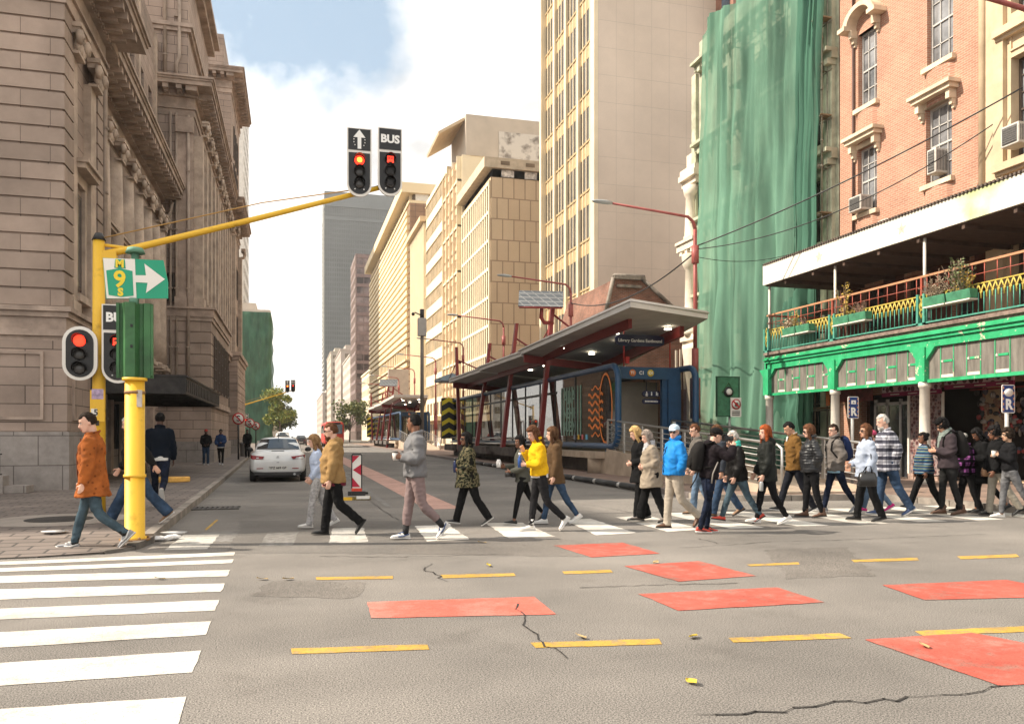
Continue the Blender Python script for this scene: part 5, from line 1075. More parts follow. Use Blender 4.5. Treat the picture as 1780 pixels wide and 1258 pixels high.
m = MB(); capsule(m, 12.95, yp+.25, 3.06, .75, .22); capsule(m, 12.95, yp+.25, 2.78, .75, .19)
for x in (12.75,13.15): m.box(x-.01,x+.01,yp+.22,yp+.24,3.15,3.6)
po2 = m.build('hanging_sign', SIGNB, ST); m = MB()
for i, x in enumerate((12.75,12.95,13.15)):
    m.ball((x,yp+.2,3.11), (.03,.012,.03), 8, 5); m.box(x-.025,x+.02,yp+.19,yp+.205,3.0,3.08)
    if i == 0: m.tube([(x+.05*cos(t*.6),yp+.2,3.02+.05*sin(t*.6)) for t in range(11)], .009, 4)
    if i == 2: m.box(x+.04,x+.06,yp+.19,yp+.205,2.98,3.1)
for i in range(9): m.box(12.68+i*.06,12.72+i*.06,yp+.19,yp+.205,2.755,2.805)
m.build('pictogram', WLET, po2)
MB().box(13.6,13.72,yp-.23,yp-.2,1.9,2.02).build('card_reader', WLET, po)
# roof: three overlapping sections, the nearest one rises towards the crossing
def slab(a, b, c, d, t=.26):
    m = MB(); top = [a,b,c,d]; m.add([(*p[:2],p[2]) for p in top]+[(*p[:2],p[2]-t) for p in top], [(0,1,2,3),(7,6,5,4),(0,4,5,1),(1,5,6,2),(2,6,7,3),(3,7,4,0)]); m.f[-5]; m.m[1] = 1; m.m = [0,1,0,0,0,0]; return m
R1 = ((9.8,22.4,5.62),(13.6,24.6,5.72),(14.8,34.8,4.95),(9.8,34.8,5.36))
for q, nm in ((R1,'a'),(((9.8,34.4,5.28),(14.8,34.4,4.8),(14.8,43,4.8),(9.8,43,5.28)),'b'),(((9.8,42.6,5.2),(14.8,42.6,4.72),(14.8,51.5,4.72),(9.8,51.5,5.2)),'c')):
    ro = slab(*q).build('roof', [ROOFW, SOFF], ST)
    m = MB(); 
    for (p, r_) in ((q[0],q[3]),(q[0],q[1])): pass
    a, b = V(q[3])+V((-.02,0,.0)), V(q[0])+V((-.02,-.02,.0)); c = V(q[1])+V((.02,-.02,0))
    for s_, e_ in ((a,b),(b,c)) if nm == 'a' else ((a,b),): m.tube([s_+V((0,0,-.07)), e_+V((0,0,-.07))], .03, 4)
    m.build('gutter_lip', mat('white_gutter', (.62,.58,.54), var=.08), ro)
def under(x, y, q=R1):
    s_ = (y-24)/(34.8-24); zl = 5.62+(5.36-5.62)*s_; zr = 5.75+(4.95-5.75)*s_; return zl+(zr-zl)*(x-9.8)/4.6-.28
for x, y in ((10.9,25.6),(11.4,27.4),(12.9,26.2),(11.0,29.3),(12.4,29.4),(10.9,31.4),(12.3,32.2),(13.4,28.6),(11.1,33.3)): z = under(x, y); m = MB(); m.rings([((x,y,z+.01),(.13,0,0),(0,.13,0)),((x,y,z-.03),(.13,0,0),(0,.13,0))][::-1], 16); m.build('downlight', LAMPON, ST)
for y in (36.5,39,44.5,47,49.5): MB().rings([((11.6,y,4.83),(.12,0,0),(0,.12,0)),((11.6,y,4.79),(.12,0,0),(0,.12,0))][::-1], 14).build('downlight', LAMPON, ST)
def beam3(mb, a, b, w_=.14, h=.34):
    a, b = V(a), V(b); d = (b-a).normalized(); s_ = d.cross(V((0,0,1))).normalized()*w_/2; u = V((0,0,h)); mb.add([a-s_,a+s_,a+s_+u,a-s_+u,b-s_,b+s_,b+s_+u,b-s_+u], [(0,3,2,1),(4,5,6,7),(0,1,5,4),(1,2,6,5),(2,3,7,6),(3,0,4,7)])
for q in (((10.75,24.6,under(10.75,24.6)-.30),(10.9,34.8,4.82),.14,.34),((13.35,26.0,under(13.35,26)-.30),(13.7,34.5,4.45),.16,.38),((10.9,34.8,4.7),(10.9,51,4.6),.14,.34),((9.9,34.3,4.75),(14.2,34.3,4.35),.14,.34),((9.9,50.6,4.55),(14.4,50.6,4.2),.14,.34)): m = MB(); beam3(m, *q); m.build('roof_beam', REDS, ST)
for i, y in enumerate((34.0,40.3,46.4,51.2)):
    m = MB(); a, b = V((10.45,y,.5 if i else .12)), V((11.25+.05*i,y+.2,7.7-.35*i)); 
    if i == 3: b = V((10.2,y-.2,7.2))
    for k in range(1): beam = [(a-V((.11,.15,0))),(a+V((.11,-.15,0))),(a+V((.11,.15,0))),(a+V((-.11,.15,0)))]; top = [(b-V((.08,.12,0))),(b+V((.08,-.12,0))),(b+V((.08,.12,0))),(b+V((-.08,.12,0)))]
    m.add(beam+top, [(0,3,2,1),(4,5,6,7),(0,1,5,4),(1,2,6,5),(2,3,7,6),(3,0,4,7)]); co = m.build('column', REDS, ST)
    m = MB(); m.tube([b-V((0,0,.8)), (14.2,y+.4,4.9)], .05, 6); m.tube([b-V((0,0,1.0)), (b.x+.3,y+4.5,5.2)], .03, 6); m.tube([(14.2,y+.4,4.85),(14.2,y+.4,5.6)], .09, 8); m.build('tie_rod', REDS, co)
m = MB(); m.prism([(-1.0,0,0),(1.0,0,0),(1.12,.6,.78),(-.88,.6,.78)], (0,-.03,.04)); m.xf(Matrix.Translation((10.5,33.7,7.12)) @ Matrix.Rotation(R(-8),4,'Z')); so_ = m.build('solar_panel', [brickmat('solar_cells', (.115,.125,.135), (.10,.11,.12), (.24,.24,.24), .33, .2, .025, rough=.55, bump=0, off=0)], ST)
m = MB(); m.tube([(10.6,33.9,7.15),(10.6,33.95,6.7),(10.75,34.0,6.5),(11.2,34.1,6.5)], .09, 8); m.tube([(9.55,33.82,7.1),(11.42,33.56,7.1)], .04, 6); m.tube([(11.42,33.58,7.12),(11.52,34.3,7.56)], .04, 6); m.build('panel_bracket', REDS, so_)
m = MB(); m.prism([(-.3,0,0),(.3,0,0),(.3,.3,.1),(-.3,.3,.1)],(0,0,.05)); 
sg = MB(); P = []; w_, h = 1.95, .42
for i in range(33):
    a = 2*pi*i/32; P.append((12.35+math.copysign(abs(cos(a))**.35,cos(a))*w_/2, 27.35, 5.0+math.copysign(abs(sin(a))**.5,sin(a))*h/2))
sg.prism(P[:-1], (0,.08,0)); sgo = sg.build('name_sign', SIGNB, ST); text_mesh('Library Gardens Eastbound', .158, WLET, 'lettering', facing((12.35,27.335,4.985), (0,-1,0)), sgo, .002, .003)
m = MB()
for x in (11.75,13.6): m.tube([(x,27.45,4.0),(x,27.45,5.45)], .025, 6)
m.box(11.8,11.95,27.4,27.45,4.15,4.4); m.build('hanger', mat('bright_red_rod', (.40,.03,.025), var=.1), ST)
m = MB(); m.prism([(9.9,55,5.55),(11.6,55,5.55),(10.7,55,5.85)], (0,2.6,0)); m.box(9.9,11.6,54.9,57.6,5.3,5.55); m.build('far_hood', mat('grey_blue_hood', (.26,.32,.36), var=.1), ST)
# yellow and black chevron board at the far end
CHEV = mat('chevron_black', (.02,.02,.02), var=0); CHEY = mat('chevron_yellow', (.62,.50,.03), var=.1); CHER = mat('chevron_red', (.4,.03,.02), var=.1)
m = MB(); m.box(10.1,11.2,55.9,55.96,1.3,4.15)
for k in range(4):
    z = 1.45+k*.72
    for sx in (-1,1): m.prism([(10.65,55.89,z+.3),(10.65+sx*.5,55.89,z),(10.65+sx*.5,55.89,z+.3),(10.65,55.89,z+.6)][::sx], (0,-.01*1,0), 1 if k % 2 else 1)
m.build('chevron_board', [CHEV, CHEY], ST); 
# ramp towards the crossing, with its rails
yr0, yr1 = 27.0, 16.6
m = MB(); m.prism([(10.95,yr0,.02),(10.95,yr0,.92),(10.95,yr1,.16),(10.95,yr1,.02)], (2.5,0,0)); m.prism([(10.88,yr0,.02),(10.88,yr0,1.02),(10.88,yr1,.26),(10.88,yr1,.02)], (.12,0,0)); m.prism([(13.4,yr0,.02),(13.4,yr0,1.02),(13.4,yr1,.26),(13.4,yr1,.02)], (.12,0,0)); m.build('ramp', CONC, ST)
for x in (10.94,13.46):
    z_ = lambda y: .26+(y-yr1)/(yr0-yr1)*.76; m = MB(); m.tube([(x,yr0,z_(yr0)+1.05),(x,yr1,z_(yr1)+1.05),(x,yr1-.25,z_(yr1)+.95),(x,yr1-.25,z_(yr1)-.1)], .035, 8)
    for k in range(6): m.tube([(x,yr0,z_(yr0)+.12+k*.15),(x,yr1,z_(yr1)+.12+k*.15)], .014, 6)
    m.build('handrail', STEELR, ST)
    for i in range(8): y = yr1+.2+i*1.46; MB().box(x-.02,x+.02,y-.06,y+.06,z_(y)-.05,z_(y)+1.02).build('rail_post', STEELR, ST)
# a copy of the station farther down the street
S2 = copy_tree(ST); S2.location = (0,58.5,0); S2['label'] = 'second bus station of the same kind, small and far down the right side'
for ch in list(S2.children):
    if ch.name.startswith(('name_sign','far_hood','etched','notice','orange','card')):
        for g in list(ch.children): bpy.data.objects.remove(g)
        bpy.data.objects.remove(ch)
m = MB()
for i in range(14):
    y = 19.5+i*1.95; m.tube([(8.98+.012*(y-19.5),y,.1),(8.98+.012*(y-17.8),y+1.72,.1)], .085, 8, 0); m.tube([(8.98+.012*(y-17.8),y+1.72,.1),(8.98+.012*(y-17.5),y+1.95,.1)], .075, 8, 1)
tag(m.build('kerb_guard', [mat('black_rubber', (.025,.023,.022), rough=.6, var=.3), mat('scuffed_white', (.42,.40,.37), var=.3, vs=8)]), 'black round rubber guard with pale joints along the station kerb', 'kerb guard')
# ---------------------------------------------------------------- traffic lights
YPOLE = mat('yellow_pole_paint', (.66,.36,.012), rough=.5, var=.5, vs=4, bump=.12, bs=9, col2=(.72,.42,.03), lo=.24, hi=.42); BLK = mat('signal_black', (.014,.013,.013), rough=.45, var=.2); WRIM = mat('signal_white_rim', (.72,.68,.62), rough=.5, var=.05)
LRED = mat('lit_red_lens', (.9,.03,.01), emit=1.5, ecol=(1,.035,.015), var=0); LYEL = mat('lit_red_core', (1,.5,.03), emit=2.5, ecol=(1,.45,.03), var=0); LOFF = mat('unlit_lens', (.05,.047,.045), rough=.25, var=.2)
GRNP = mat('green_back_paint', (.035,.115,.04), rough=.5, var=.3, vs=3, bump=.2, bs=8); ROADG = mat('road_sign_green', (.012,.29,.16), rough=.45, var=.06); ROADY = mat('road_sign_yellow', (.75,.55,.03), rough=.5, var=.05)
def pill(x0, x1, z0, z1, rt, rb, y, d):
    """front outline with rounded top/bottom ends, as a prism between y and y+d"""
    P = []; xc, r = (x0+x1)/2, (x1-x0)/2
    if rb: P += [(xc-r*cos(pi*i/12), z0+r-r*sin(pi*i/12)) for i in range(13)]
    else: P += [(x0,z0),(x1,z0)]
    if rt: P += [(xc+r*cos(pi*i/12), z1-r+r*sin(pi*i/12)) for i in range(13)]
    else: P += [(x1,z1),(x0,z1)]
    return [(x,y,z) for x, z in P], (0,d,0)
def head(parent, name, x, z, w_, rows, panel=None, rt=False, bus=False, s=1.0, lab=None):
    """signal head seen from the front (-Y); z is the bottom. rows of lenses, optional panel above"""
    h = .25*3*s+.22*s; o = MB(); 
    p = pill(x-w_/2, x+w_/2, z, z+h, rt, True, .0, .05); o.prism(*p, 0); p = pill(x-w_/2+.06*s*(1 if rt else .6), x+w_/2-.06*s*(1 if rt else .6), z+.055*s, z+h-(.06*s if rt else .03), rt, True, -.012, .03); o.prism(*p, 1)
    if panel: o.box(x-w_/2,x+w_/2,0,.05,z+h,z+h+.5*s); o.box(x-w_/2+.025,x+w_/2-.025,-.012,.02,z+h+.025,z+h+.5*s-.02,1)
    o.box(x-.12,x+.12,.05,.3,z+.12,z+h-.08,1)
    ho = o.build(name, [WRIM, BLK], parent); zz = [z+h-(.2 if not rt else .26)*s-k*.25*s for k in range(3)]
    for k, zc in enumerate(zz):
        r = .105*s; lit = k == 0; lm = MB()
        lm.rings([((x,-.02,zc),(r,0,0),(0,0,r)), ((x,-.05,zc),(r*.8,0,0),(0,0,r*.8)), ((x,-.06,zc),(r*.3,0,0),(0,0,r*.3))][::-1], 20)
        lo = lm.build('lens', LRED if lit and not bus else LOFF, ho)
        if lit and not bus and panel: MB().rings([((x,-.064,zc),(r*.5,0,0),(0,0,r*.5)),((x,-.066,zc),(r*.45,0,0),(0,0,r*.45))][::-1], 16).build('core', LYEL, lo)
        if bus:
            bm_ = MB(); bm_.box(x-r*.62,x+r*.62,-.075,-.066,zc-r*.45,zc+r*.62)
            for sx in (-1,1): bm_.box(x+sx*r*.5-r*.16,x+sx*r*.5+r*.16,-.075,-.066,zc-r*.68,zc-r*.45); bm_.box(x+sx*r*.28-r*.2,x+sx*r*.28+r*.2,-.077,-.074,zc,zc+r*.36,1)
            bm_.build('bus_symbol', [LRED if lit else mat('dim_symbol', (.022,.02,.02), var=0), BLK], lo)
        v = MB(); n_ = 14                                    # visor
        for i in range(n_):
            a, b = R(-20)+R(220)*i/n_, R(-20)+R(220)*(i+1)/n_; R_ = r*1.1; q = lambda t, y, rr: (x+rr*cos(t), y, zc+rr*sin(t))
            dep = lambda t: -.02-.17*s*max(.15, sin(t)*.5+.5); v.quad(q(a,-.02,R_), q(b,-.02,R_), q(b,dep(b),R_), q(a,dep(a),R_)); v.quad(q(a,-.02,R_*1.03), q(a,dep(a),R_*1.03), q(b,dep(b),R_*1.03), q(b,-.02,R_*1.03))
        v.build('visor', BLK, ho)
    if panel == 'BUS': text_mesh('BUS', .235*s, WLET, 'lettering', facing((x,-.018,z+h+.25*s), (0,-1,0)), ho, .003, .009)
    if panel == 'arrow':
        a = MB(); zc = z+h+.25*s; a.prism([(x-.035,-.013,zc-.18),(x+.035,-.013,zc-.18),(x+.035,-.013,zc+.04),(x+.115,-.013,zc+.04),(x,-.013,zc+.19),(x-.115,-.013,zc+.04),(x-.035,-.013,zc+.04)][::-1], (0,-.006,0))
        for t in range(3):
            for sx in (-1,1): a.ball((x+sx*(.105-.02*(t == 2)),-.016,zc+.0-.055*t), .012, 6, 4)
        a.build('arrow', WLET, ho)
    if not rt:
        a = MB()
        for sx in (-1,1): a.ball((x+sx*.085,-.018,z+.14), .014, 6, 4)
        a.build('stud', WLET, ho)
    return ho
def place(o, x, y, z=0, rz=0): o.location = (x,y,z); o.rotation_euler = (0,0,rz)
MX, MY = -3.35, 15.9
ML = thing('overhead_traffic_light', 'yellow mast traffic light with a long arm over the street, all signals red', 'traffic light', (MX, MY, PZ))
m = MB(); m.tube([(0,0,0),(0,0,2.4),(.0,0,4.88)], [.115,.11,.10], 14); m.build('pole', YPOLE, ML); MB().tube([(0,0,4.87),(0,0,5.0)], [.12,.06], 12).build('cap', BLK, ML)
m = MB(); m.tube([(.05,0,4.62),(.5,0,4.74),(2.6,0,5.42),(5.0,0,6.22)], [.07,.065,.055,.045], 10); m.box(.02,.3,-.08,.08,4.5,4.68); m.tube([(0,0,4.8),(.5,0,4.76)], .03, 6); m.build('arm', YPOLE, ML)
m = MB(); m.tube([(0,0,4.9),(2.8,0,5.76),(5.0,0,6.25)], .012, 5); m.tube([(.3,0,4.7),(2.6,0,5.42)], .008, 4); m.build('stay_cable', mat('tan_cable', (.4,.23,.07), var=.1), ML)
MB().tube([(.3,.0,4.52),(.3,0,4.42)], .05, 8).build('fitting', BLK, ML)
h1 = head(ML, 'signal_head', 4.60, 5.98, .47, 3, 'arrow', s=.9); h2 = head(ML, 'signal_head', 5.19, 6.04, .47, 3, 'BUS', bus=True, s=.9)
for h_, y in ((h1,-.12),(h2,-.12)): h_.location = (0,y,0)
MB().tube([(4.6,0,6.1),(5.25,0,6.34)], .03, 6).build('bracket', BLK, ML)
h3 = head(ML, 'signal_head', -.25, 2.34, .56, 3, None, rt=True, s=.98); h4 = head(ML, 'signal_head', .36, 2.3, .52, 3, 'BUS', bus=True, s=.95)
for h_ in (h3,h4): h_.location = (0,-.26,0)
m = MB(); m.box(-.118,.118,-.122,-.11,1.62,2.18); m.box(-.1,-.0,-.126,-.12,1.72,1.85,1); m.build('sticker_band', [YPOLE, WRIM], ML)
text_mesh('5', .15, BLK, 'sticker_number', facing((-.02,-.128,1.78), (0,-1,0)), ML, .001, .004)
m = MB(); m.box(-.09,.1,-.125,-.113,2.02,2.2); m.box(-.06,.1,-.125,-.113,1.12,1.3,1); m.box(-.03,.03,-.127,-.12,1.55,1.64,2); m.build('sticker', [mat('lilac_sticker', (.40,.30,.42), var=.4, vs=14), mat('torn_white_sticker', (.55,.5,.52), var=.4, vs=10), BLK], ML)
C2 = copy_tree(ML); place(C2, -5.1, 90, PZ); C2['label'] = 'far small yellow mast traffic light at the next crossing'
# green backed signal on the thick yellow pole at the corner
PX, PY = -2.08, 12.0
GS = thing('corner_traffic_light', 'thick yellow pole with a green signal back and green route sign on top', 'traffic light', (PX, PY, .07))
m = MB(); m.tube([(0,0,0),(0,0,.05),(0,0,.051),(0,0,2.2)], [.15,.15,.13,.126], 24); m.tube([(0,0,.86),(0,0,.9)], .145, 24); m.box(.03,.11,-.118,-.1,1.82,2.05,1); m.build('pole', [YPOLE, mat('worn_grey_patch', (.42,.37,.33), var=.3, vs=9)], GS)
m = MB(); m.tube([(0,0,0),(0,0,.025)], .2, 16); m.tube([(0,0,2.0),(0,0,2.04)], .134, 20)
for k in range(4): m.ball((.17*cos(k*pi/2+.5),.17*sin(k*pi/2+.5),.035), .02, 6, 4)
m.build('base_flange', mat('rusty_flange', (.22,.12,.05), var=.5, vs=12, bump=.4), GS)
m = MB(); m.tube([(0,0,2.18),(0,0,2.22)], .16, 20, 1); m.box(-.235,.235,.0,.03,2.22,3.24); m.prism([(-.1,-.12,2.22),(.02,-.12,2.22),(.06,0,2.22),(-.16,0,2.22)], (0,0,1.02)); m.prism([(.12,-.04,2.22),(.2,-.04,2.22),(.22,0,2.22),(.1,0,2.22)], (0,0,1.02))
m.box(-.22,-.19,-.03,.0,2.24,3.22); m.box(.205,.235,-.04,.0,2.25,3.22)
for z in (2.62,2.9): m.box(-.035,-.005,-.135,-.12,z,z+.04,2)
m.build('signal_back', [GRNP, YPOLE, BLK], GS); m = MB(); m.tube([(-.01,-.05,3.22),(-.01,-.05,3.3)], .055, 10); m.tube([(0,.02,3.2),(0,.02,3.95)], .05, 10); m.tube([(0,.02,3.93),(0,.02,4.0)], [.13,.1], 12); m.build('sign_post', mat('faded_green_post', (.10,.22,.15), var=.2), GS)
sm = MB(); sm.prism([(-.35,-.05,3.28),(.43,-.05,3.32),(.43,-.05,3.84-.3),(.37,-.05,3.84),(-.39,-.05,3.83)], (0,.02,0)); sm.v = [v for v in sm.v]; sgn = sm.build('route_sign', ROADG, GS)
w2 = MB(); w2.prism([(-.34,-.053,3.285),(.03,-.053,3.30),(.01,-.053,3.835),(-.385,-.053,3.825)], (0,-.003,0))
w2.prism([(.02,-.053,3.52),(.17,-.053,3.52),(.15,-.053,3.38),(.39,-.053,3.58),(.13,-.053,3.78),(.15,-.053,3.62),(.02,-.053,3.615)][::1], (0,-.004,0)); w2.build('white_field', WRIM, sgn)
g2 = MB(); g2.prism([(-.315,-.058,3.33),(-.16,-.058,3.31),(-.005,-.058,3.335),(-.02,-.058,3.67),(-.18,-.058,3.70),(-.345,-.058,3.66)], (0,-.003,0)); g2.prism([(-.245,-.058,3.70),(-.105,-.058,3.70),(-.115,-.058,3.82),(-.235,-.058,3.82)], (0,-.003,0)); g2.build('green_shield', ROADG, sgn)
for bd, z, sz in (('M',3.757,.135),('9',3.54,.31),('S',3.372,.14)): text_mesh(bd, sz, ROADY, 'lettering', facing((-.178+(.01 if bd == 'S' else 0),-.064,z), (0,-1,0)), sgn, .002, .008)
# ---------------------------------------------------------------- lamps, poles, cables
LPINK = mat('faded_red_lamp_pole', (.30,.075,.065), rough=.5, var=.2, vs=2); LHEAD = mat('grey_lamp_head', (.33,.34,.33), rough=.4, var=.15)
lp = thing('street_lamp', 'nearest complete street lamp, faded red with a long arm beside the netting', 'street lamp', (14.4,27,PZ), group='red street lamps along the station side')
m = MB(); m.tube([(0,0,0),(0,0,4.6)], .10, 12); m.tube([(0,0,4.6),(0,0,9.0)], [.075,.065], 12); m.tube([(0,0,2.0),(0,0,3.5)], .2, 8); m.tube([(0,0,3.5),(0,0,4.6)], .125, 10); m.tube([(0,0,7.75),(0,0,8.4)], .14, 8); m.build('pole', LPINK, lp)
m = MB(); m.tube([(0,0,9.0),(-.08,0,9.28),(-.3,0,9.45),(-.6,0,9.48),(-3.3,0,9.72)], [.062,.06,.055,.05,.04], 10); m.build('arm', LPINK, lp)
m = MB(); m.rings([((-3.3+.0,0,9.73),(0,.05,0),(0,0,.05)),((-3.5,0,9.74),(0,.12,0),(0,0,.075)),((-3.75,0,9.75),(0,.14,0),(0,0,.07)),((-4.0,0,9.75),(0,.1,0),(0,0,.045)),((-4.08,0,9.75),(0,.03,0),(0,0,.02))], 12); m.build('lamp_head', LHEAD, lp)
for i, (y, lb) in enumerate(((12.8,'street lamp whose arm and grey head enter at the top right corner'),(40.8,'second red street lamp, over the bus station roof'),(55,'third red street lamp, behind the red masts of the station'),(69,'fourth red street lamp, before the ribbon office'),(83,'fifth red street lamp, by the second bus station'),(98,'sixth red street lamp down the street'),(113,'seventh red street lamp, small and far'),(130,'eighth red street lamp, farthest'))):
    c = copy_tree(lp); c.location = (14.4,y,PZ); c['label'] = lb
    if y < 20: c.location.z = .55
cp = thing('camera_pole', 'tall grey pole with a metal box and camera between the two bus stations', 'pole', (9.85,63,PZ))
MB().tube([(0,0,0),(0,0,11)], [.16,.13], 10).build('pole', mat('grey_brown_pole', (.16,.14,.12), var=.15), cp); m = MB(); m.box(-.32,.32,-.25,.25,9.2,10.6); m.build('box', mat('grey_box', (.40,.38,.36), var=.1), cp, bevel=.03); m = MB(); m.tube([(0,0,10.6),(0,0,11.3)], .17, 8); m.ball((-.7,0,10.9), .14, 8, 6); m.tube([(0,0,10.8),(-.6,0,11.05)], .05, 6); m.build('camera', BLACKP, cp)
def cable(name, a, b, sag, lab, r=.018):
    a, b = V(a), V(b); m = MB(); m.tube([a.lerp(b, i/24)-V((0,0,sag*4*(i/24)*(1-i/24))) for i in range(25)], r, 5); tag(m.build(name, BLACKP), lab, 'cable')
cable('overhead_cable', (14.4,27,8.5), (20.35,18.55,11.55), .25, 'black overhead cable from the street lamp to the cream building, upper one', .024)
cable('overhead_cable', (14.4,27,8.4), (20.35,19.4,10.9), .75, 'black overhead cable sagging below the upper one across the brick hotel')
cable('overhead_cable', (14.4,27,8.3), (14.4,40.8,8.6), .8, 'thick black cable running from the street lamp down to the second lamp', .03)
cable('overhead_cable', (14.4,27.2,8.2), (19.4,27.2,8.8), .35, 'thin cable looping from the street lamp across the netting', .012)
# ---------------------------------------------------------------- signs
RBLUE = mat('road_sign_blue', (.012,.04,.17), rough=.4, var=.05); SPOST = mat('grey_sign_post', (.40,.385,.365), rough=.5, var=.12, vs=4)
def rsign(x, y, zc, lab, oval):
    t = thing('parking_sign', lab, 'road sign', (x,y,PZ), R(0)); h, w_ = .58, .33; zc -= PZ; MB().tube([(0,.03,0),(0,.03,zc+.2)], .04, 8).build('post', SPOST, t)
    def rr(w_, h, y, d, r):
        P = []
        for cx_, cz_, a0 in ((w_/2-r,-h/2+r,-90),(w_/2-r,h/2-r,0),(-w_/2+r,h/2-r,90),(-w_/2+r,-h/2+r,180)): P += [(cx_+r*cos(R(a0+18*i)), y, zc+cz_+r*sin(R(a0+18*i))) for i in range(6)]
        return P, (0,d,0)
    b = MB(); b.prism(*rr(w_,h,-.01,.012,.04), 0); b.prism(*rr(w_-.035,h-.035,-.014,.006,.03), 1)
    for k in range(5):
        for sx in (-1,1): b.box(sx*(w_/2-.035)-.014,sx*(w_/2-.035)+.014,-.017,-.012,zc-.24+k*.11,zc-.19+k*.11,2)
    bo = b.build('plate', [WRIM, RBLUE, mat('orange_ticks', (.55,.25,.12), var=.1)], t); text_mesh('R', .29, WLET, 'lettering', facing((0,-.02,zc-.12), (0,-1,0)), bo, .002, .012)
    s_ = MB()
    if oval: s_.rings([((0,-.015,zc+.13),(.115,0,0),(0,0,.085)),((0,-.021,zc+.13),(.115,0,0),(0,0,.085))][::-1], 24)
    else: s_.box(-.07,.07,-.021,-.012,zc+.09,zc+.19); s_.prism([(-.03,-.022,zc+.12),(.03,-.022,zc+.12),(0,-.022,zc+.16)], (0,-.002,0), 1)
    s_.build('symbol', [WLET, RBLUE], bo)
rsign(14.25, 18.1, 2.24, 'blue R parking sign with a small white square, beside the second white column', False); rsign(14.1, 13.2, 2.25, 'blue R parking sign with a white oval, near the right edge', True)
gbd = thing('signal_backboard', 'dark green square board with a round white lens beside the red lamp pole', 'sign board', (15.4,26.4,PZ)); m = MB(); m.box(-.42,.42,-.03,.03,2.1,3.5); m.box(-.47,-.42,-.05,.05,2.06,3.54,1); m.box(.42,.47,-.05,.05,2.06,3.54,1); m.box(-.42,.42,-.05,.05,3.5,3.54,1); m.box(-.42,.42,-.05,.05,2.06,2.1,1)
m.build('board', [mat('board_green', (.05,.17,.09), rough=.5, var=.25, vs=5), mat('board_edge', (.03,.09,.05), var=.2)], gbd); m = MB(); m.tube([(-.25,-.05,2.95),(0,-.05,3.3),(.25,-.05,2.95),(0,-.05,2.65),(-.25,-.05,2.95)], .03, 6); m.rings([((0,-.04,2.97),(.19,0,0),(0,0,.19)),((0,-.1,2.97),(.17,0,0),(0,0,.17))][::-1], 18, 2); m.rings([((0,-.1,2.97),(.12,0,0),(0,0,.12)),((0,-.13,2.97),(.09,0,0),(0,0,.09))][::-1], 16, 1); m.build('lens', [GRNP, WRIM, BLK], gbd); MB().tube([(.1,.05,0),(.1,.05,2.2)], .04, 8).build('post', SPOST, gbd)
def ring_sign(mb, x, y, z, r): mb.rings([((x,y,z),(r,0,0),(0,0,r)),((x,y-.012,z),(r,0,0),(0,0,r))][::-1], 24, 0); mb.rings([((x,y-.013,z),(r*.78,0,0),(0,0,r*.78)),((x,y-.017,z),(r*.78,0,0),(0,0,r*.78))][::-1], 24, 1)
RRED = mat('road_sign_red', (.45,.02,.02), rough=.4, var=.08)
t = thing('prohibition_sign', 'small red ring sign with a crossed symbol mounted low on the green board', 'road sign', (15.66,26.28,2.55)); m = MB(); m.box(-.22,.22,-.008,0,-.36,.34,1); ring_sign(m, 0, -.02, .1, .19); m.box(-.06,.06,-.042,-.038,.02,.16,2); m.prism([(-.15,-.042,.2),(-.11,-.042,.24),(.15,-.042,.0),(.11,-.042,-.04)], (0,-.004,0))
for i in range(3): m.box(-.16,.16,-.016,-.008,-.18-i*.06,-.15-i*.06,2)
m.build('plate', [RRED, WRIM, BLK], t)
t = thing('turn_sign', 'red ringed round sign half hidden behind the navy tube at the ramp', 'road sign', (14.6,29.5,PZ)); MB().tube([(0,.03,0),(0,.03,2.3)], .035, 8).build('post', SPOST, t); m = MB(); ring_sign(m, 0, 0, 2.15, .3); m.tube([(-.02,-.03,2.0),(-.02,-.03,2.2),(.12,-.03,2.2)], .03, 6, 2); m.build('plate', [RRED, WRIM, BLK], t)
for i, (x, y, zc, lb) in enumerate(((-3.0,49,2.35,'round no stopping sign with a crossed S, on the left pavement by the stone building'),(-3.0,62,2.3,'second no stopping sign with a crossed S behind the first one'),(-3.0,72,2.2,'third no stopping sign, smallest, near the far crossing'))):
    t = thing('no_stopping_sign', lb, 'road sign', (x,y,PZ), group='no stopping signs on the left pavement'); MB().tube([(0,.04,0),(0,.04,zc)], .05, 8).build('post', BLACKP, t); m = MB(); ring_sign(m, 0, 0, zc, .34); m.prism([(-.2,-.03,zc+.17),(-.15,-.03,zc+.22),(.2,-.03,zc-.17),(.15,-.03,zc-.22)], (0,-.005,0)); po = m.build('plate', [RRED, WRIM], t); text_mesh('S', .46, BLK, 'lettering', facing((0,-.022,zc), (0,-1,0)), po, .002, .015)
t = thing('warning_sign', 'small triangular warning sign on the right pavement beyond the station fence', 'road sign', (14.4,74,PZ)); MB().tube([(0,.04,0),(0,.04,3)], .05, 6).build('post', SPOST, t); m = MB(); m.prism([(-.5,0,2.5),(.5,0,2.5),(0,0,3.4)], (0,-.02,0)); m.prism([(-.34,-.022,2.6),(.34,-.022,2.6),(0,-.022,3.2)], (0,-.006,0), 1); m.build('plate', [RRED, WRIM], t)
t = thing('lane_delineator', 'red and white striped lane delineator standing on a small yellow base', 'delineator', (1.46,19.2,.0), R(-6)); m = MB(); m.box(-.1,.1,-.015,.015,.26,1.03)
c_ = lambda P: [(x,-.016,z) for x, z in P]
for P in (((-.1,1.03),(.06,1.03),(-.1,.86)), ((.1,.83),(.1,.57),(-.09,.70)), ((-.1,.52),(-.1,.3),(.08,.3))): m.prism(c_(P), (0,-.004,0), 1)
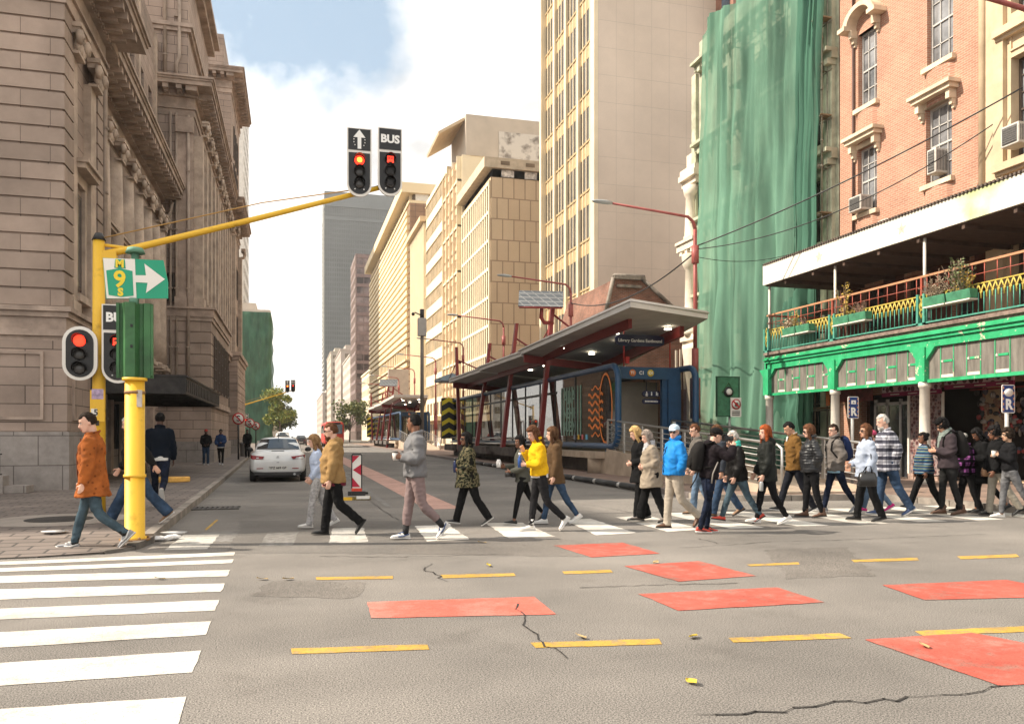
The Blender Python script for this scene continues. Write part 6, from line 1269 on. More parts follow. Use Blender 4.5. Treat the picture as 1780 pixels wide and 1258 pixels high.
m.build('panel', [WRIM, mat('delineator_red', (.42,.015,.04), var=.05)], t); m = MB(); m.tube([(-.11,0,.24),(-.11,0,1.04),(-.09,0,1.07),(.09,0,1.07),(.11,0,1.04),(.11,0,.24)], .016, 6); m.build('frame', BLACKP, t); m = MB(); m.box(-.12,.12,-.03,.03,.2,.27); m.build('reflector', mat('delineator_reflector', (.6,.06,.03), var=.3, vs=12), t)
m = MB(); m.box(-.2,.2,-.1,.1,.1,.2); m.tube([(-.12,-.1,.15),(.25,.05,.15)], .03, 6); m.box(-.3,.32,-.16,.16,0,.06,1); m.box(-.34,-.1,-.2,-.12,.0,.07,2); m.box(.0,.3,-.2,-.05,.03,.09,3); m.build('base', [BLACKP, mat('yellow_black_base', (.24,.18,.06), var=.6, vs=14), YPOLE, WRIM], t)
# ---------------------------------------------------------------- litter
LITW = mat('white_plastic', (.66,.65,.64), rough=.5, var=.12, vs=8); m = MB(); c = ground(266,941)
t = tag(m, None) if 0 else None
for i in range(3):
    m = MB(); x, y = (c.x-.22+i*.2, c.y+.05*i)
    rnd = random.Random(i)
    for k in range(5): m.ball((rnd.uniform(-.1,.1), rnd.uniform(-.07,.07), .035), (rnd.uniform(.05,.11), rnd.uniform(.04,.07), rnd.uniform(.025,.05)), 9, 6)
    m.v = [(a+.015*mnoise.noise(V((a*22,b*22,q*22+i))), b+.015*mnoise.noise(V((a*22+7,b*22,q*22))), max(.002, q+.012*mnoise.noise(V((a*25,b*25,q*25+3))))) for a, b, q in m.v]
    tag(m.build('plastic_bag', LITW, loc=(x,y,.006)), ('crumpled white plastic bag on the kerb, nearest the yellow pole', 'crumpled white plastic bag in the middle of three by the kerb corner', 'crumpled white plastic bag farthest into the road')[i], 'litter', 'white bags by the kerb')
for (px, py), lb in (((95,926),'flat white paper plate on the left pavement'),((345,806),'white paper scrap on the far left pavement'),((302,928),'small white scrap behind the man in the rust jacket')):
    p = ground(px, py, PZ); m = MB(); m.rings([((0,0,.012),(.14,0,0),(0,.1,0)),((0,0,.03),(.18,0,0),(0,.12,0))], 14); tag(m.build('paper_scrap', LITW, loc=(p.x,p.y,PZ)), lb, 'litter')
p = ground(296,838,PZ); tag(MB().prism([(-.4,-.15,.0),(.1,-.25,.0),(.55,.1,.0),(.1,.25,0),(-.35,.2,.0)], (0,0,.16)).build('yellow_board', mat('yellow_board', (.62,.34,.08), var=.25, vs=4), loc=(p.x,p.y,PZ+.004), bevel=.03), 'yellow orange board lying flat on the pavement behind the man in navy', 'board')
LEAFY = mat('fallen_leaf_yellow', (.50,.36,.04), var=.25, vs=30); LEAFB = mat('fallen_leaf_tan', (.40,.28,.13), var=.25, vs=30)
for i, (px, py, lb) in enumerate(((1205,1109,'yellow leaf on the asphalt near a long yellow dash'),(1202,1188,'bright yellow leaf alone on the near asphalt'),(1010,1109,'curled tan leaf just above a yellow dash'),(1607,1125,'pale leaf on the red block at the right'),(278,1007,'small orange leaf on the side street zebra'),(501,1008,'small tan leaf left of the first yellow dash'),(838,944,'pale leaf near the feet of the woman in camouflage'),(456,1008,'faint tan leaf between the zebra and the yellow dash'),(850,984,'tiny yellow leaf above the second yellow dash'),(1140,979,'tiny pale leaf on the middle red block'))):
    p = ground(px, py); rnd = random.Random(i+5); m = MB(); L_f = .075; N_ = 8; vs = []
    for k in range(N_+1):
        t_ = k/N_; w_ = .03*sin(pi*min(1,t_*1.05))**.7; vs += [((t_-.5)*L_f*1.6, -w_, .006+.02*abs(t_-.5)), ((t_-.5)*L_f*1.6, 0, .002+.012*t_), ((t_-.5)*L_f*1.6, w_, .01+.018*t_)]
    m.add(vs, [(k*3+a, k*3+3+a, k*3+4+a, k*3+1+a) for k in range(N_) for a in (0,1)]); o = m.build('fallen_leaf', LEAFY if i in (0,1,8) else LEAFB, loc=(p.x,p.y,.009)); o.rotation_euler = (0,0,rnd.uniform(0,6)); tag(o, lb, 'leaf', 'fallen leaves on the road')
# ---------------------------------------------------------------- vehicles
SILV = mat('silver_car_paint', (.66,.655,.645), rough=.22, metal=.15, var=.05, vs=3); CGLASS = mat('car_glass', (.025,.032,.038), rough=.05, var=.3, vs=2, spec=.9); TAIL = mat('tail_lamp_red', (.22,.008,.012), rough=.15, var=.2, vs=6); TYRE = mat('tyre_rubber', (.018,.017,.017), rough=.85, var=.2); RIM = mat('alloy_rim', (.4,.4,.4), metal=.8, rough=.3, var=.1); BUMPD = mat('dark_bumper', (.03,.028,.028), rough=.6, var=.2)
def car(name, label, x, y, paint, plate=None, hatch=False, group=None):
    """a saloon seen from behind: length along +Y, tail at y = 0"""
    t = thing(name, label, 'car', (x,y,0), group=group)
    # body shell: rings along the length, each ring a rounded section (half width, sill z, shoulder z)
    b = MB(); rg = []
    for yy, hw, z0, z1 in ((.02,.70,.36,.92),(.07,.80,.30,1.02),(.25,.86,.26,1.06),(.7,.885,.24,1.04),(1.3,.89,.22,.99),(2.5,.89,.22,.95),(3.4,.885,.22,.92),(4.1,.86,.26,.82),(4.45,.76,.32,.72),(4.55,.6,.38,.66)): rg.append(((0,yy,(z0+z1)/2), (-hw,0,0), (0,0,(z1-z0)/2)))
    b.rings(rg, 28, sq=.42); bo = b.build('body', paint, t)
    # cabin: rounded roof and pillars in body colour, glass set slightly proud
    c = MB(); pr = ((.62,.74,1.00,1.02),(.95,.70,1.00,1.28),(1.35,.64,1.0,1.43),(2.0,.64,1.0,1.47),(2.6,.64,.98,1.43),(3.35,.74,.94,1.02)) if not hatch else ((.1,.74,1.00,1.1),(.35,.70,1.00,1.40),(.8,.66,1.0,1.52),(2.0,.66,1.0,1.54),(2.7,.66,.98,1.45),(3.45,.74,.94,1.02))
    c.rings([((0,yy,(z0+z1)/2), (-hw,0,0), (0,0,max(.02,(z1-z0)/2+.02))) for yy, hw, z0, z1 in pr], 24, sq=.5); c.build('cabin', paint, bo)
    g = MB(); (ya, za), (yb, zb) = ((.68,1.06),(1.25,1.385)) if not hatch else ((.13,1.1),(.48,1.43)); N = 8
    for i in range(N):
        u0, u1 = -1+2*i/N, -1+2*(i+1)/N; q = lambda u, s_: ((.68 if s_ == 0 else .57)*u, (ya if s_ == 0 else yb)-.075+.07*u*u, (za if s_ == 0 else zb)+.06-.03*u*u)
        g.quad(q(u0,0), q(u1,0), q(u1,1), q(u0,1))
    g.build('rear_window', CGLASS, t)
    for sx in (-1,1):
        s_ = MB(); P = [(sx*.725,1.0,1.03),(sx*.725,3.2,1.0),(sx*.655,2.65,1.37),(sx*.655,1.45,1.38)]; P = [(p[0]+sx*.02,p[1],p[2]) for p in P]; s_.add(P, [(0,1,2,3)]); s_.build('side_window', CGLASS, t)
        l_ = MB(); P = [(sx*.42,.0,.86),(sx*.79,.06,.90),(sx*.86,.22,.93),(sx*.84,.2,.80),(sx*.78,.045,.765),(sx*.46,-.005,.77)]; l_.prism([(p[0],p[1]-.02,p[2]) for p in (P if sx < 0 else P[::-1])], (0,.07,0)); lo = l_.build('tail_light', TAIL, t); MB().box(sx*.6-.06,sx*.6+.06,.0,.03,.8,.83).build('reverse_lens', LITW, lo)
        r_ = MB(); r_.box(sx*.55-.1,sx*.55+.1,-.005,.03,.45,.475); r_.build('reflector', TAIL, t)
        mi = MB(); mi.rings([((sx*.90,2.95,1.02),(.02,0,0),(0,0,.03)),((sx*.98,2.93,1.03),(.03,.0,0),(0,.08,.08))], 8); mi.ball((sx*1.0,2.93,1.05), (.11,.07,.085), 10, 7); mi.build('mirror', BUMPD, t)
        for yy in (.82,3.62):
            w_ = MB(); w_.rings([((sx*(.70+k),yy,.31),(0,r,0),(0,0,r)) for k, r in ((0,.28),(.02,.31),(.17,.31),(.19,.28))][::-sx], 24, 0); wo = w_.build('wheel', TYRE, t); MB().rings([((sx*(.885),yy,.31),(0,.2,0),(0,0,.2)),((sx*.895,yy,.31),(0,.17,0),(0,0,.17))][::-sx], 18).build('rim', RIM, wo)
    b = MB(); b.box(-.72,.72,.03,.2,.24,.34); b.box(-.6,.6,.3,4.2,.16,.26); b.build('rear_valance', BUMPD, t); m = MB(); m.tube([(.52,-.01,.27),(.52,.2,.27)], .04, 8); m.build('exhaust', RIM, t)
    m = MB(); m.box(-.3,.3,.015,.03,.42,.54); po = m.build('number_plate', mat('plate_white', (.52,.5,.46), var=.1), t)
    if plate: text_mesh(plate, .105, BLACKP, 'plate_lettering', facing((0,.012,.478), (0,-1,0)), po, .001, .003)
    m = MB()
    for a in range(3):
        an = R(90+120*a); d1 = V((cos(an),0,sin(an)))*.05; s1 = V((-d1.z,0,d1.x))*.45; m.prism([V((0,-.005,.84)), V((0,-.005,.84))+d1*.6+s1*.6, V((0,-.005,.84))+d1*1.2, V((0,-.005,.84))+d1*.6-s1*.6], (0,.02,0))
    m.build('badge', RIM, t); m = MB(); m.box(-.2,.2,.1,.13,1.03,1.05); m.tube([(.0,1.3,1.46),(.0,1.15,1.62)], .012, 5); m.build('trim', BUMPD, t)
    m = MB(); m.tube([(-.86,.3,.62),(0,.012,.66),(.86,.3,.62)], .008, 4); m.build('panel_gap', BUMPD, bo)
    return t
car('silver_car', 'silver saloon driving away in the left lane, seen from behind', -.45, 27.0, SILV, 'YPZ 669 GP').scale = (1,1,.97)
WHC = mat('white_car_paint', (.62,.60,.57), rough=.25, var=.05); 
wcar = car('white_car', 'white hatchback far ahead of the silver saloon', -1.0, 90, WHC, None, True); wcar.scale = (1,1,1.25)
car('dark_car', 'dark car in the distance to the right of the white hatchback', 1.3, 128, mat('dark_car_paint', (.05,.05,.055), rough=.3, var=.1), None, True)
car('parked_car', 'small pale car parked far away by the right kerb', 7.6, 150, mat('beige_car_paint', (.45,.36,.25), rough=.3, var=.1), None, True)
bs = thing('red_bus', 'red city bus coming up the bus lane in the distance', 'bus', (5.2,106,0)); BRED = mat('bus_red', (.50,.045,.03), rough=.35, var=.1, vs=1)
m = MB(); m.rings([((0,y,1.8),(-1.25*k,0,0),(0,0,1.5*k)) for y, k in ((0,.93),(.12,1),(11.8,1),(12,.95))], 32, sq=.3); m.build('body', BRED, bs); m = MB(); m.box(-1.05,1.05,-.05,.05,1.75,2.95); m.build('windscreen', CGLASS, bs)
m = MB(); m.box(-.8,.8,-.06,.03,3.0,3.22); m.build('destination_board', BLACKP, bs)
for sx in (-1,1):
    m = MB(); m.box(sx*1.24,sx*1.265,.6,11.4,1.8,2.8); m.build('side_window', CGLASS, bs); m = MB(); m.ball((sx*.9,-.05,.85), (.16,.05,.1), 10, 6); m.build('headlight', LITW, bs); m = MB(); m.tube([(sx*1.2,.1,2.9),(sx*1.45,-.15,2.8)], .03, 5); m.box(sx*1.45-.08,sx*1.45+.08,-.2,-.12,2.4,2.8); m.build('mirror', BLACKP, bs)
    for y in (2.2,9): m = MB(); m.rings([((sx*(1.0+k),y,.5),(0,.5,0),(0,0,.5)) for k in (0,.25)][::-sx], 20); m.build('wheel', TYRE, bs)
MB().box(-1.0,1.0,-.04,.02,.45,.6).build('bumper', BLACKP, bs)
tag(MB().rings([((0,0,z),(r,0,0),(0,r,0)) for z, r in ((0,.26),(.1,.28),(.8,.31),(.82,.33),(.9,.33),(.95,.2))], 16).build('litter_bin', mat('bin_grey', (.16,.15,.14), var=.2), loc=(-3.1,57,PZ)), 'grey litter bin on the left pavement beside the man in black', 'litter bin')
# ---------------------------------------------------------------- people
def remesh(mb, vox, name, mats, smooth=2, fold=0, ff=7.0, quilt=0, seed=0):
    me = mb.mesh(name, mats); o = bpy.data.objects.new('remesh_tmp', me); COL.objects.link(o)
    r = o.modifiers.new('r', 'REMESH'); r.mode = 'VOXEL'; r.voxel_size = vox; r.use_smooth_shade = True
    dg = bpy.context.evaluated_depsgraph_get(); dg.update(); out = bpy.data.meshes.new_from_object(o.evaluated_get(dg)); bpy.data.objects.remove(o); bpy.data.meshes.remove(me)
    bm = bmesh.new(); bm.from_mesh(out)
    for _ in range(smooth): bmesh.ops.smooth_vert(bm, verts=bm.verts, factor=.5, use_axis_x=True, use_axis_y=True, use_axis_z=True)
    if fold or quilt:
        bm.normal_update(); S_ = V((seed*3.1, seed*1.7, seed*.9))
        for v in bm.verts:
            p = v.co; d = 0
            if fold:
                d += fold*(mnoise.noise(V((p.x*ff, p.y*ff, p.z*ff*.75))+S_)+.9*(1-2*abs(mnoise.noise(V((p.x*ff*1.3+p.z*4, p.y*ff*1.3+p.z*3, p.z*ff*1.5))+S_*2)))-.3)
            if quilt: d += quilt*(abs(sin(p.z*pi/.052))**.6-.6)
            v.co = p+v.normal*d
    bm.to_mesh(out); bm.free(); out.name = name
    for m_ in (mats if isinstance(mats, (list, tuple)) else [mats]):
        if m_.name not in out.materials: out.materials.append(m_)
    out.polygons.foreach_set('use_smooth', [True]*len(out.polygons)); return out
def skinmat(name, c): return mat('skin_'+name, c, rough=.5, var=.06, vs=30, spec=.4)
SKIN = {'fair': skinmat('fair', (.58,.34,.25)), 'tan': skinmat('tan', (.46,.25,.16)), 'olive': skinmat('olive', (.42,.25,.16)), 'brown': skinmat('brown', (.17,.075,.042)), 'dark': skinmat('dark', (.085,.04,.026))}
LIP = {k: mat('lip_'+k, tuple(a*b for a, b in zip(v, (.85,.55,.55))), rough=.4, var=0) for k, v in (('fair',(.52,.28,.22)),('tan',(.40,.2,.15)),('olive',(.36,.19,.14)),('brown',(.16,.07,.05)),('dark',(.09,.045,.035)))}
EYED = mat('eye_dark', (.02,.013,.01), rough=.15, var=0); EYEW = mat('eye_white', (.6,.56,.52), rough=.25, var=0); LENS = mat('sunglass_lens', (.012,.011,.012), rough=.08, var=0, spec=.8)
def hairmat(name, c): return mat('hair_'+name, c, rough=.7, spec=.06, var=.45, vs=22, stretch=(1,1,.22), bump=.6, bs=90, bumpd=.006)
HAIR = {'dark': hairmat('dark', (.022,.015,.011)), 'black': hairmat('black', (.010,.009,.009)), 'brown': hairmat('brown', (.075,.038,.02)), 'blond': hairmat('blond', (.40,.26,.11)), 'darkblond': hairmat('darkblond', (.20,.115,.055)), 'grey': hairmat('grey', (.36,.34,.31)), 'greybrown': hairmat('greybrown', (.20,.165,.14)), 'red': hairmat('red', (.22,.052,.016)), 'white': hairmat('white', (.5,.47,.43)), 'auburn': hairmat('auburn', (.085,.038,.02))}
def cloth(name, col, kind=None, **k):
    a = dict(rough=.88, var=.08, vs=7, bump=.35, bs=55, bumpd=.008, spec=.12); a.update(k)
    if max(col) < .035 and not kind: col = tuple(c*.5 for c in col)
    m = mat('cloth_'+name, col, **a)
    if not kind or m.get('done'): return m
    m['done'] = 1; n, l = m.node_tree.nodes, m.node_tree.links; b = n['Principled BSDF']; tc = n.new('ShaderNodeTexCoord'); sep = n.new('ShaderNodeSeparateXYZ'); l.new(tc.outputs['Object'], sep.inputs[0])
    r = n.new('ShaderNodeValToRGB'); r.color_ramp.interpolation = 'CONSTANT'; e = r.color_ramp.elements; old = b.inputs['Base Color'].links[0].from_socket
    def stops(L):
        e[0].position, e[1].position = L[0][0], L[1][0]; e[0].color = lin(L[0][1]); e[1].color = lin(L[1][1])
        for p, c in L[2:]: x = e.new(p); x.color = lin(c)
    if kind == 'camo':
        q = n.new('ShaderNodeTexNoise'); q.inputs['Scale'].default_value = 13; q.inputs['Detail'].default_value = 2; l.new(tc.outputs['Object'], q.inputs[0]); stops([(0,(.008,.008,.006)),(.42,(.035,.040,.02)),(.49,(.15,.12,.07)),(.55,(.05,.052,.026)),(.60,(.010,.009,.007))]); l.new(q.outputs['Fac'], r.inputs[0]); l.new(r.outputs[0], b.inputs['Base Color'])
    if kind == 'dots':
        q = n.new('ShaderNodeTexVoronoi'); q.inputs['Scale'].default_value = 13; l.new(tc.outputs['Object'], q.inputs['Vector']); stops([(0,(.5,.42,.42)),(.17,(1,1,1))]); r.color_ramp.interpolation = 'LINEAR'; e[0].position = .13; e[1].position = .24; l.new(q.outputs['Distance'], r.inputs[0])
        mx = n.new('ShaderNodeMix'); mx.data_type = 'RGBA'; mx.blend_type = 'MULTIPLY'; mx.inputs[0].default_value = 1; l.new(old, mx.inputs[6]); l.new(r.outputs[0], mx.inputs[7]); l.new(mx.outputs[2], b.inputs['Base Color'])
    if kind == 'stripes':
        mm = n.new('ShaderNodeMath'); mm.operation = 'MULTIPLY'; mm.inputs[1].default_value = 5.2; l.new(sep.outputs[2], mm.inputs[0]); fr = n.new('ShaderNodeMath'); fr.operation = 'FRACT'; l.new(mm.outputs[0], fr.inputs[0])
        stops([(0,(.018,.045,.10)),(.24,(.20,.19,.07)),(.32,(.03,.085,.15)),(.52,(.28,.28,.24)),(.58,(.012,.028,.07)),(.82,(.045,.12,.17)),(.93,(.22,.21,.09))]); l.new(fr.outputs[0], r.inputs[0]); l.new(r.outputs[0], b.inputs['Base Color'])
    if kind in ('plaid', 'plaidp'):
        outs = []
        for ax, f in ((2,7.2),(0,7.2)):
            mm = n.new('ShaderNodeMath'); mm.operation = 'MULTIPLY'; mm.inputs[1].default_value = f; l.new(sep.outputs[ax], mm.inputs[0]); fr = n.new('ShaderNodeMath'); fr.operation = 'FRACT'; l.new(mm.outputs[0], fr.inputs[0])
            rr = n.new('ShaderNodeValToRGB'); rr.color_ramp.interpolation = 'CONSTANT'; ee = rr.color_ramp.elements; lo_ = (.14,.14,.17) if ax == 2 else (.55,.55,.58)
            if kind == 'plaidp': lo_ = (.05,.03,.06)
            ee[0].color = lin(lo_); ee[1].position = .42; ee[1].color = (1,1,1,1); x = ee.new(.62); x.color = lin([.5*c+.25 for c in lo_]); x = ee.new(.7); x.color = (1,1,1,1); l.new(fr.outputs[0], rr.inputs[0]); outs.append(rr)
        mx = n.new('ShaderNodeMix'); mx.data_type = 'RGBA'; mx.blend_type = 'MULTIPLY'; mx.inputs[0].default_value = 1; l.new(outs[0].outputs[0], mx.inputs[6]); l.new(outs[1].outputs[0], mx.inputs[7])
        m2 = n.new('ShaderNodeMix'); m2.data_type = 'RGBA'; m2.blend_type = 'MULTIPLY'; m2.inputs[0].default_value = 1; l.new(mx.outputs[2], m2.inputs[6]); l.new(old, m2.inputs[7]); l.new(m2.outputs[2], b.inputs['Base Color'])
    if kind == 'mottle':
        q = n.new('ShaderNodeTexNoise'); q.inputs['Scale'].default_value = 45; l.new(tc.outputs['Object'], q.inputs[0]); stops([(0,(.05,.05,.05)),(.47,(.42,.40,.36))]); l.new(q.outputs['Fac'], r.inputs[0]); l.new(r.outputs[0], b.inputs['Base Color'])
    return m
def denim(name, c): return cloth('denim_'+name, c, col2=tuple(min(1,x*1.75) for x in c), lo=.42, hi=.72, vs=4.5, var=.25, bs=120)
T_, S_L = .43, .42
def person(label, px, py, H, yaw, L, Rg, aL, aR, top, legs, shoes, skin='fair', hair=('short','dark'), w=1.0, belly=0, lean=2, hy=0, hp=0, extras=(), far=False, z=0, collar=None, face=True, fem=False, beard=None, inner=None, group='people walking over the zebra crossing'):
    rn = random.Random(label); sc_ = rn.uniform(.82,1.06); L, Rg = (L[0]*sc_,L[1],L[2]), (Rg[0]*sc_,Rg[1],Rg[2]); lean += rn.uniform(-1.2,1.6); hy += rn.uniform(-8,12); hp += rn.uniform(-3,5); yaw += rn.uniform(-4,4)
    g = ground(px, py, z); s = H/1.75; yaw = yaw-max(0, px-700)/1050*24 if 165 < yaw < 196 else yaw; vx = .0165 if far else .0085
    rot = Matrix.Rotation(R(lean), 4, 'Y'); piv = V((0,0,.95))
    def tp(v): return rot @ (V(v)-piv)+piv
    def td(v): return rot @ V(v)
    neck = V((.005,0,1.50)); hrot = rot @ Matrix.Rotation(R(hy), 4, 'Z') @ Matrix.Rotation(R(hp), 4, 'Y'); hb = tp(neck)
    def hpnt(v): return hb+hrot @ (V(v)+V((.012,0,.015)))
    ws = w
    sh_w = .150*(.9 if fem else 1)*(.5+.5*ws)+.01
    # joints
    legJ = []
    for (a, k, p), sy in ((L,1),(Rg,-1)):
        hip = V((0,sy*.085*(.6+.4*ws),.92)); a1, a2 = R(a), R(a-k); kn = hip+V((sin(a1),0,-cos(a1)))*T_; an = kn+V((sin(a2),0,-cos(a2)))*S_L; legJ.append((hip,kn,an,R(p),sy))
    armJ = []
    for (f, o_, e_, inn), sy in ((aL,1),(aR,-1)):
        shd = tp((-.005,sy*sh_w,1.395)); f1 = R(f); d1 = td((sin(f1)*cos(R(o_)), sy*sin(R(o_)), -cos(f1)*cos(R(o_)))); el = shd+d1*.285; f2 = R(f+e_); d2 = td((sin(f2), -sy*sin(R(inn))*1.0+sy*.02, -cos(f2))).normalized(); wr = el+d2*.255; armJ.append((shd,el,wr,d2,sy))
    body = MB()
    # head: rings from chin to crown, slightly longer at the back
    hd = ((0.0,.030,.078,.018),(.018,.046,.090,-.01),(.045,.056,.092,-.04),(.075,.063,.092,-.066),(.105,.068,.090,-.084),(.135,.072,.093,-.095),(.165,.073,.090,-.099),(.195,.066,.074,-.09),(.22,.045,.045,-.062),(.232,.018,.01,-.03))
    body.rings([(hpnt(((f+b)/2,0,zz)), hrot @ V(((f-b)/2,0,0)), hrot @ V((0,hw*(.95 if fem else 1),0))) for zz, hw, f, b in hd], 18)
    body.rings([(hpnt((xx,0,zz)), hrot @ V((dx,0,0)), hrot @ V((0,dy,0))) for xx, zz, dx, dy in ((.088,.122,.010,.010),(.097,.10,.014,.013),(.108,.08,.016,.017),(.098,.066,.012,.018))], 8)   # nose
    body.rings([(hpnt((.055,0,zz)), hrot @ V((.04,0,0)), hrot @ V((0,dy,0))) for zz, dy in ((.128,.045),(.14,.054),(.152,.045))], 10)
    for sy in (-1,1): body.rings([(hpnt((-.005,sy*.072,.105))+hrot @ V((0,sy*k*.012,0)), hrot @ V((.018*m_,0,0)), hrot @ V((0,0,.032*m_))) for k, m_ in ((-1,.9),(0,1),(1,.75))], 8)
    nr = .052 if fem else .060*(.7+.3*ws)
    body.rings([(tp((-.012,0,1.38)), td((nr*1.3,0,0)), td((0,nr*1.5,0))), (tp((-.008,0,1.46)), td((nr,0,0)), td((0,nr*1.05,0))), (hpnt((-.02,0,.0)), hrot @ V((nr*.95,0,0)), hrot @ V((0,nr*.95,0))), (hpnt((-.025,0,.07)), hrot @ V((nr*.95,0,0)), hrot @ V((0,nr*.9,0)))], 14)
    body.rings([(tp((0,0,zz)), td((dx,0,0)), td((0,dy,0))) for zz, dx, dy in ((.86,.075,.12),(.98,.075,.11),(1.1,.07,.10),(1.3,.085,.13),(1.40,.06,.12),(1.44,.04,.06))], 14)
    hands = []
    for (shd,el,wr,d2,sy) in armJ:
        body.tube([shd, shd.lerp(el,.5), el-(el-shd)*.08, el+(wr-el)*.1, el.lerp(wr,.4), wr], [.048,.043,.036,.036,.038,.026], 10)
        up = V((0,0,1)); nrm = td((0,-sy,0)); nrm = (nrm-d2*nrm.dot(d2)).normalized(); sd_ = d2.cross(nrm); 
        if sd_.x < 0 and abs(sd_.x) > .3: sd_ = -sd_
        if abs(d2.z) < .75 and sd_.z < 0: sd_ = -sd_
        body.rings([(wr+d2*q, nrm*th, sd_*wd) for q, th, wd in ((-.01,.020,.025),(.03,.016,.034),(.065,.016,.040),(.092,.013,.039))], 12)
        cu = .5 if abs(d2.z) > .6 else .85
        for k, (off, ln) in enumerate(((.030,.062),(.010,.072),(-.010,.068),(-.029,.054))):
            b0 = wr+d2*.085+sd_*off; e1 = (d2*cos(cu*.5)+nrm*sin(cu*.5)); e2 = (d2*cos(cu*1.6+.08*k)+nrm*sin(cu*1.6+.08*k)); e3 = (d2*cos(cu*2.6)+nrm*sin(cu*2.6)); q1 = b0+e1*ln*.45; q2 = q1+e2*ln*.33; body.tube([b0-d2*.015, q1, q2, q2+e3*ln*.28], [.0105,.0100,.0095,.0085], 7)
        t0 = wr+d2*.025+sd_*.026; t1 = t0+(d2*.55+sd_*.75+nrm*.35).normalized()*.042; body.tube([t0, t1, t1+(d2*.85+sd_*.3+nrm*.4).normalized()*.036], [.0135,.0120,.0100], 7)
        hands.append(wr+d2*.085+nrm*.02)
    for (hip,kn,an,p,sy) in legJ: body.tube([hip, kn, kn.lerp(an,.35), an-(an-kn)*.02, an+V((0,0,-.02))], [.065,.042,.044,.034,.034], 10)
    bme = remesh(body, vx, 'person', [SKIN[skin], EYED, LIP[skin], EYEW, HAIR[hair[1]]], 2)
    if face:                                                # eyes, brows and lips, carried by the same mesh
        fm = MB()
        for sy in (-1,1):
            fm.ball(hpnt((.083,sy*.031,.118)), (.010,.010,.007), 8, 5, 3); fm.ball(hpnt((.089,sy*.031,.118)), (.006,.006,.006), 7, 5, 1)
            fm.tube([hpnt((.094,sy*.014,.134)), hpnt((.094,sy*.03,.139)), hpnt((.080,sy*.05,.132))], [.004,.005,.003], 5, 4)
        fm.tube([hpnt((.084,-.022,.043)), hpnt((.094,-.008,.046)), hpnt((.094,.008,.046)), hpnt((.084,.022,.043))], [.003,.0055,.0055,.003], 6, 2); fm.tube([hpnt((.084,-.018,.037)), hpnt((.092,0,.035)), hpnt((.084,.018,.037))], [.003,.006,.003], 6, 2)
        f2 = fm.mesh('face', [SKIN[skin], EYED, LIP[skin], EYEW, HAIR[hair[1]]]); bm = bmesh.new(); bm.from_mesh(bme); bm.from_mesh(f2); bm.to_mesh(bme); bm.free(); bpy.data.meshes.remove(f2)
    root = bpy.data.objects.new('person', bme); COL.objects.link(root); tag(root, label, 'person', group)
    def child(mb, name, mats, vox, **k):
        o = bpy.data.objects.new(name, remesh(mb, vox*(1.5 if far else 1), name, mats, **k)); COL.objects.link(o); o.parent = root; return o
    def plain(mb, name, mats, par=None): return mb.build(name, mats, par or root)
    # shoes
    zmin = 9
    boot = shoes[2] if len(shoes) > 2 else ''
    for (hip,kn,an,p,sy) in legJ:
        m = MB(); fx, fz = V((cos(p),0,-sin(p))), V((sin(p),0,cos(p))); A = an-fz*.0
        def fp(x, zz, y=0): return A+fx*x+fz*(zz-.078)+V((0,y,0))
        prof = ((-.072,.022,.05,.026,.034),(-.06,.014,.085,.034,.038),(-.01,.012,.095,.036,.04),(.05,.012,.085,.040,.036),(.10,.012,.062,.045,.024),(.15,.013,.05,.044,.02),(.185,.018,.04,.034,.012),(.198,.024,.032,.018,.004))
        m.rings([(fp(x,(z0+z1)/2), fz*((z1-z0)/2), V((0,wd,0))) for x, z0, z1, wd, _ in prof], 14)
        if boot == 'boot': m.tube([fp(-.015,.06), fp(-.01,.16)], [.05,.052], 12)
        elif boot == 'sock': pass
        so_ = child(m, 'shoe', shoes[0], .0085, smooth=1)
        q = MB(); q.rings([(fp(x,.010), fz*.013, V((0,wd*1.07+.002,0))) for x, wd in ((-.078,.02),(-.066,.034),(-.01,.037),(.06,.041),(.11,.046),(.155,.045),(.19,.033),(.205,.012))], 12); plain(q, 'sole', shoes[1], so_)
        zmin = min(zmin, min(v[2] for v in q.v))
        if len(shoes) > 3: q = MB(); q.tube([an+V((0,0,-.02)), an.lerp(kn,.28)], [.043,.046], 12); plain(q, 'sock', shoes[3], root)
        if len(shoes) > 4:
            q = MB()
            for k in range(2): q.tube([fp(.02+.05*k,.095-.02*k,-.03), fp(.07+.03*k,.085-.02*k,0), fp(.02+.05*k,.095-.02*k,.03)], .007, 5)
            q.tube([fp(.10,.035,sy*-.046), fp(.03,.04,sy*-.042), fp(-.05,.075,sy*-.038)], .009, 5); q.tube([fp(.10,.035,sy*.046), fp(.03,.04,sy*.042), fp(-.05,.075,sy*.038)], .009, 5); plain(q, 'shoe_trim', shoes[4], so_)
    root.location = (g.x, g.y, z-zmin*s); root.rotation_euler = (0,0,R(yaw)); root.scale = (s,s,s)
    # trousers
    lm, style = legs[0], legs[1]; r_ = {'slim': (.086,.060,.056,.044), 'legging': (.088,.054,.053,.036), 'wide': (.094,.078,.082,.088), 'straight': (.090,.068,.066,.060), 'cuffed': (.092,.066,.064,.05)}[style]; k_ = (.55+.45*ws)
    m = MB(); m.rings([(tp((xo,0,zz)) if zz > .95 else V((xo,0,zz)), V((dx*k_,0,0)), V((0,dy*k_,0))) for zz, dx, dy, xo in ((.80,.09,.135,-.01),(.86,.108,.156,-.012),(.93,.110,.156,-.01),(1.0,.098,.143,0),(1.04,.09,.136,0))], 18)
    up_ = .12 if style == 'cuffed' else (.035 if style == 'legging' else .0)
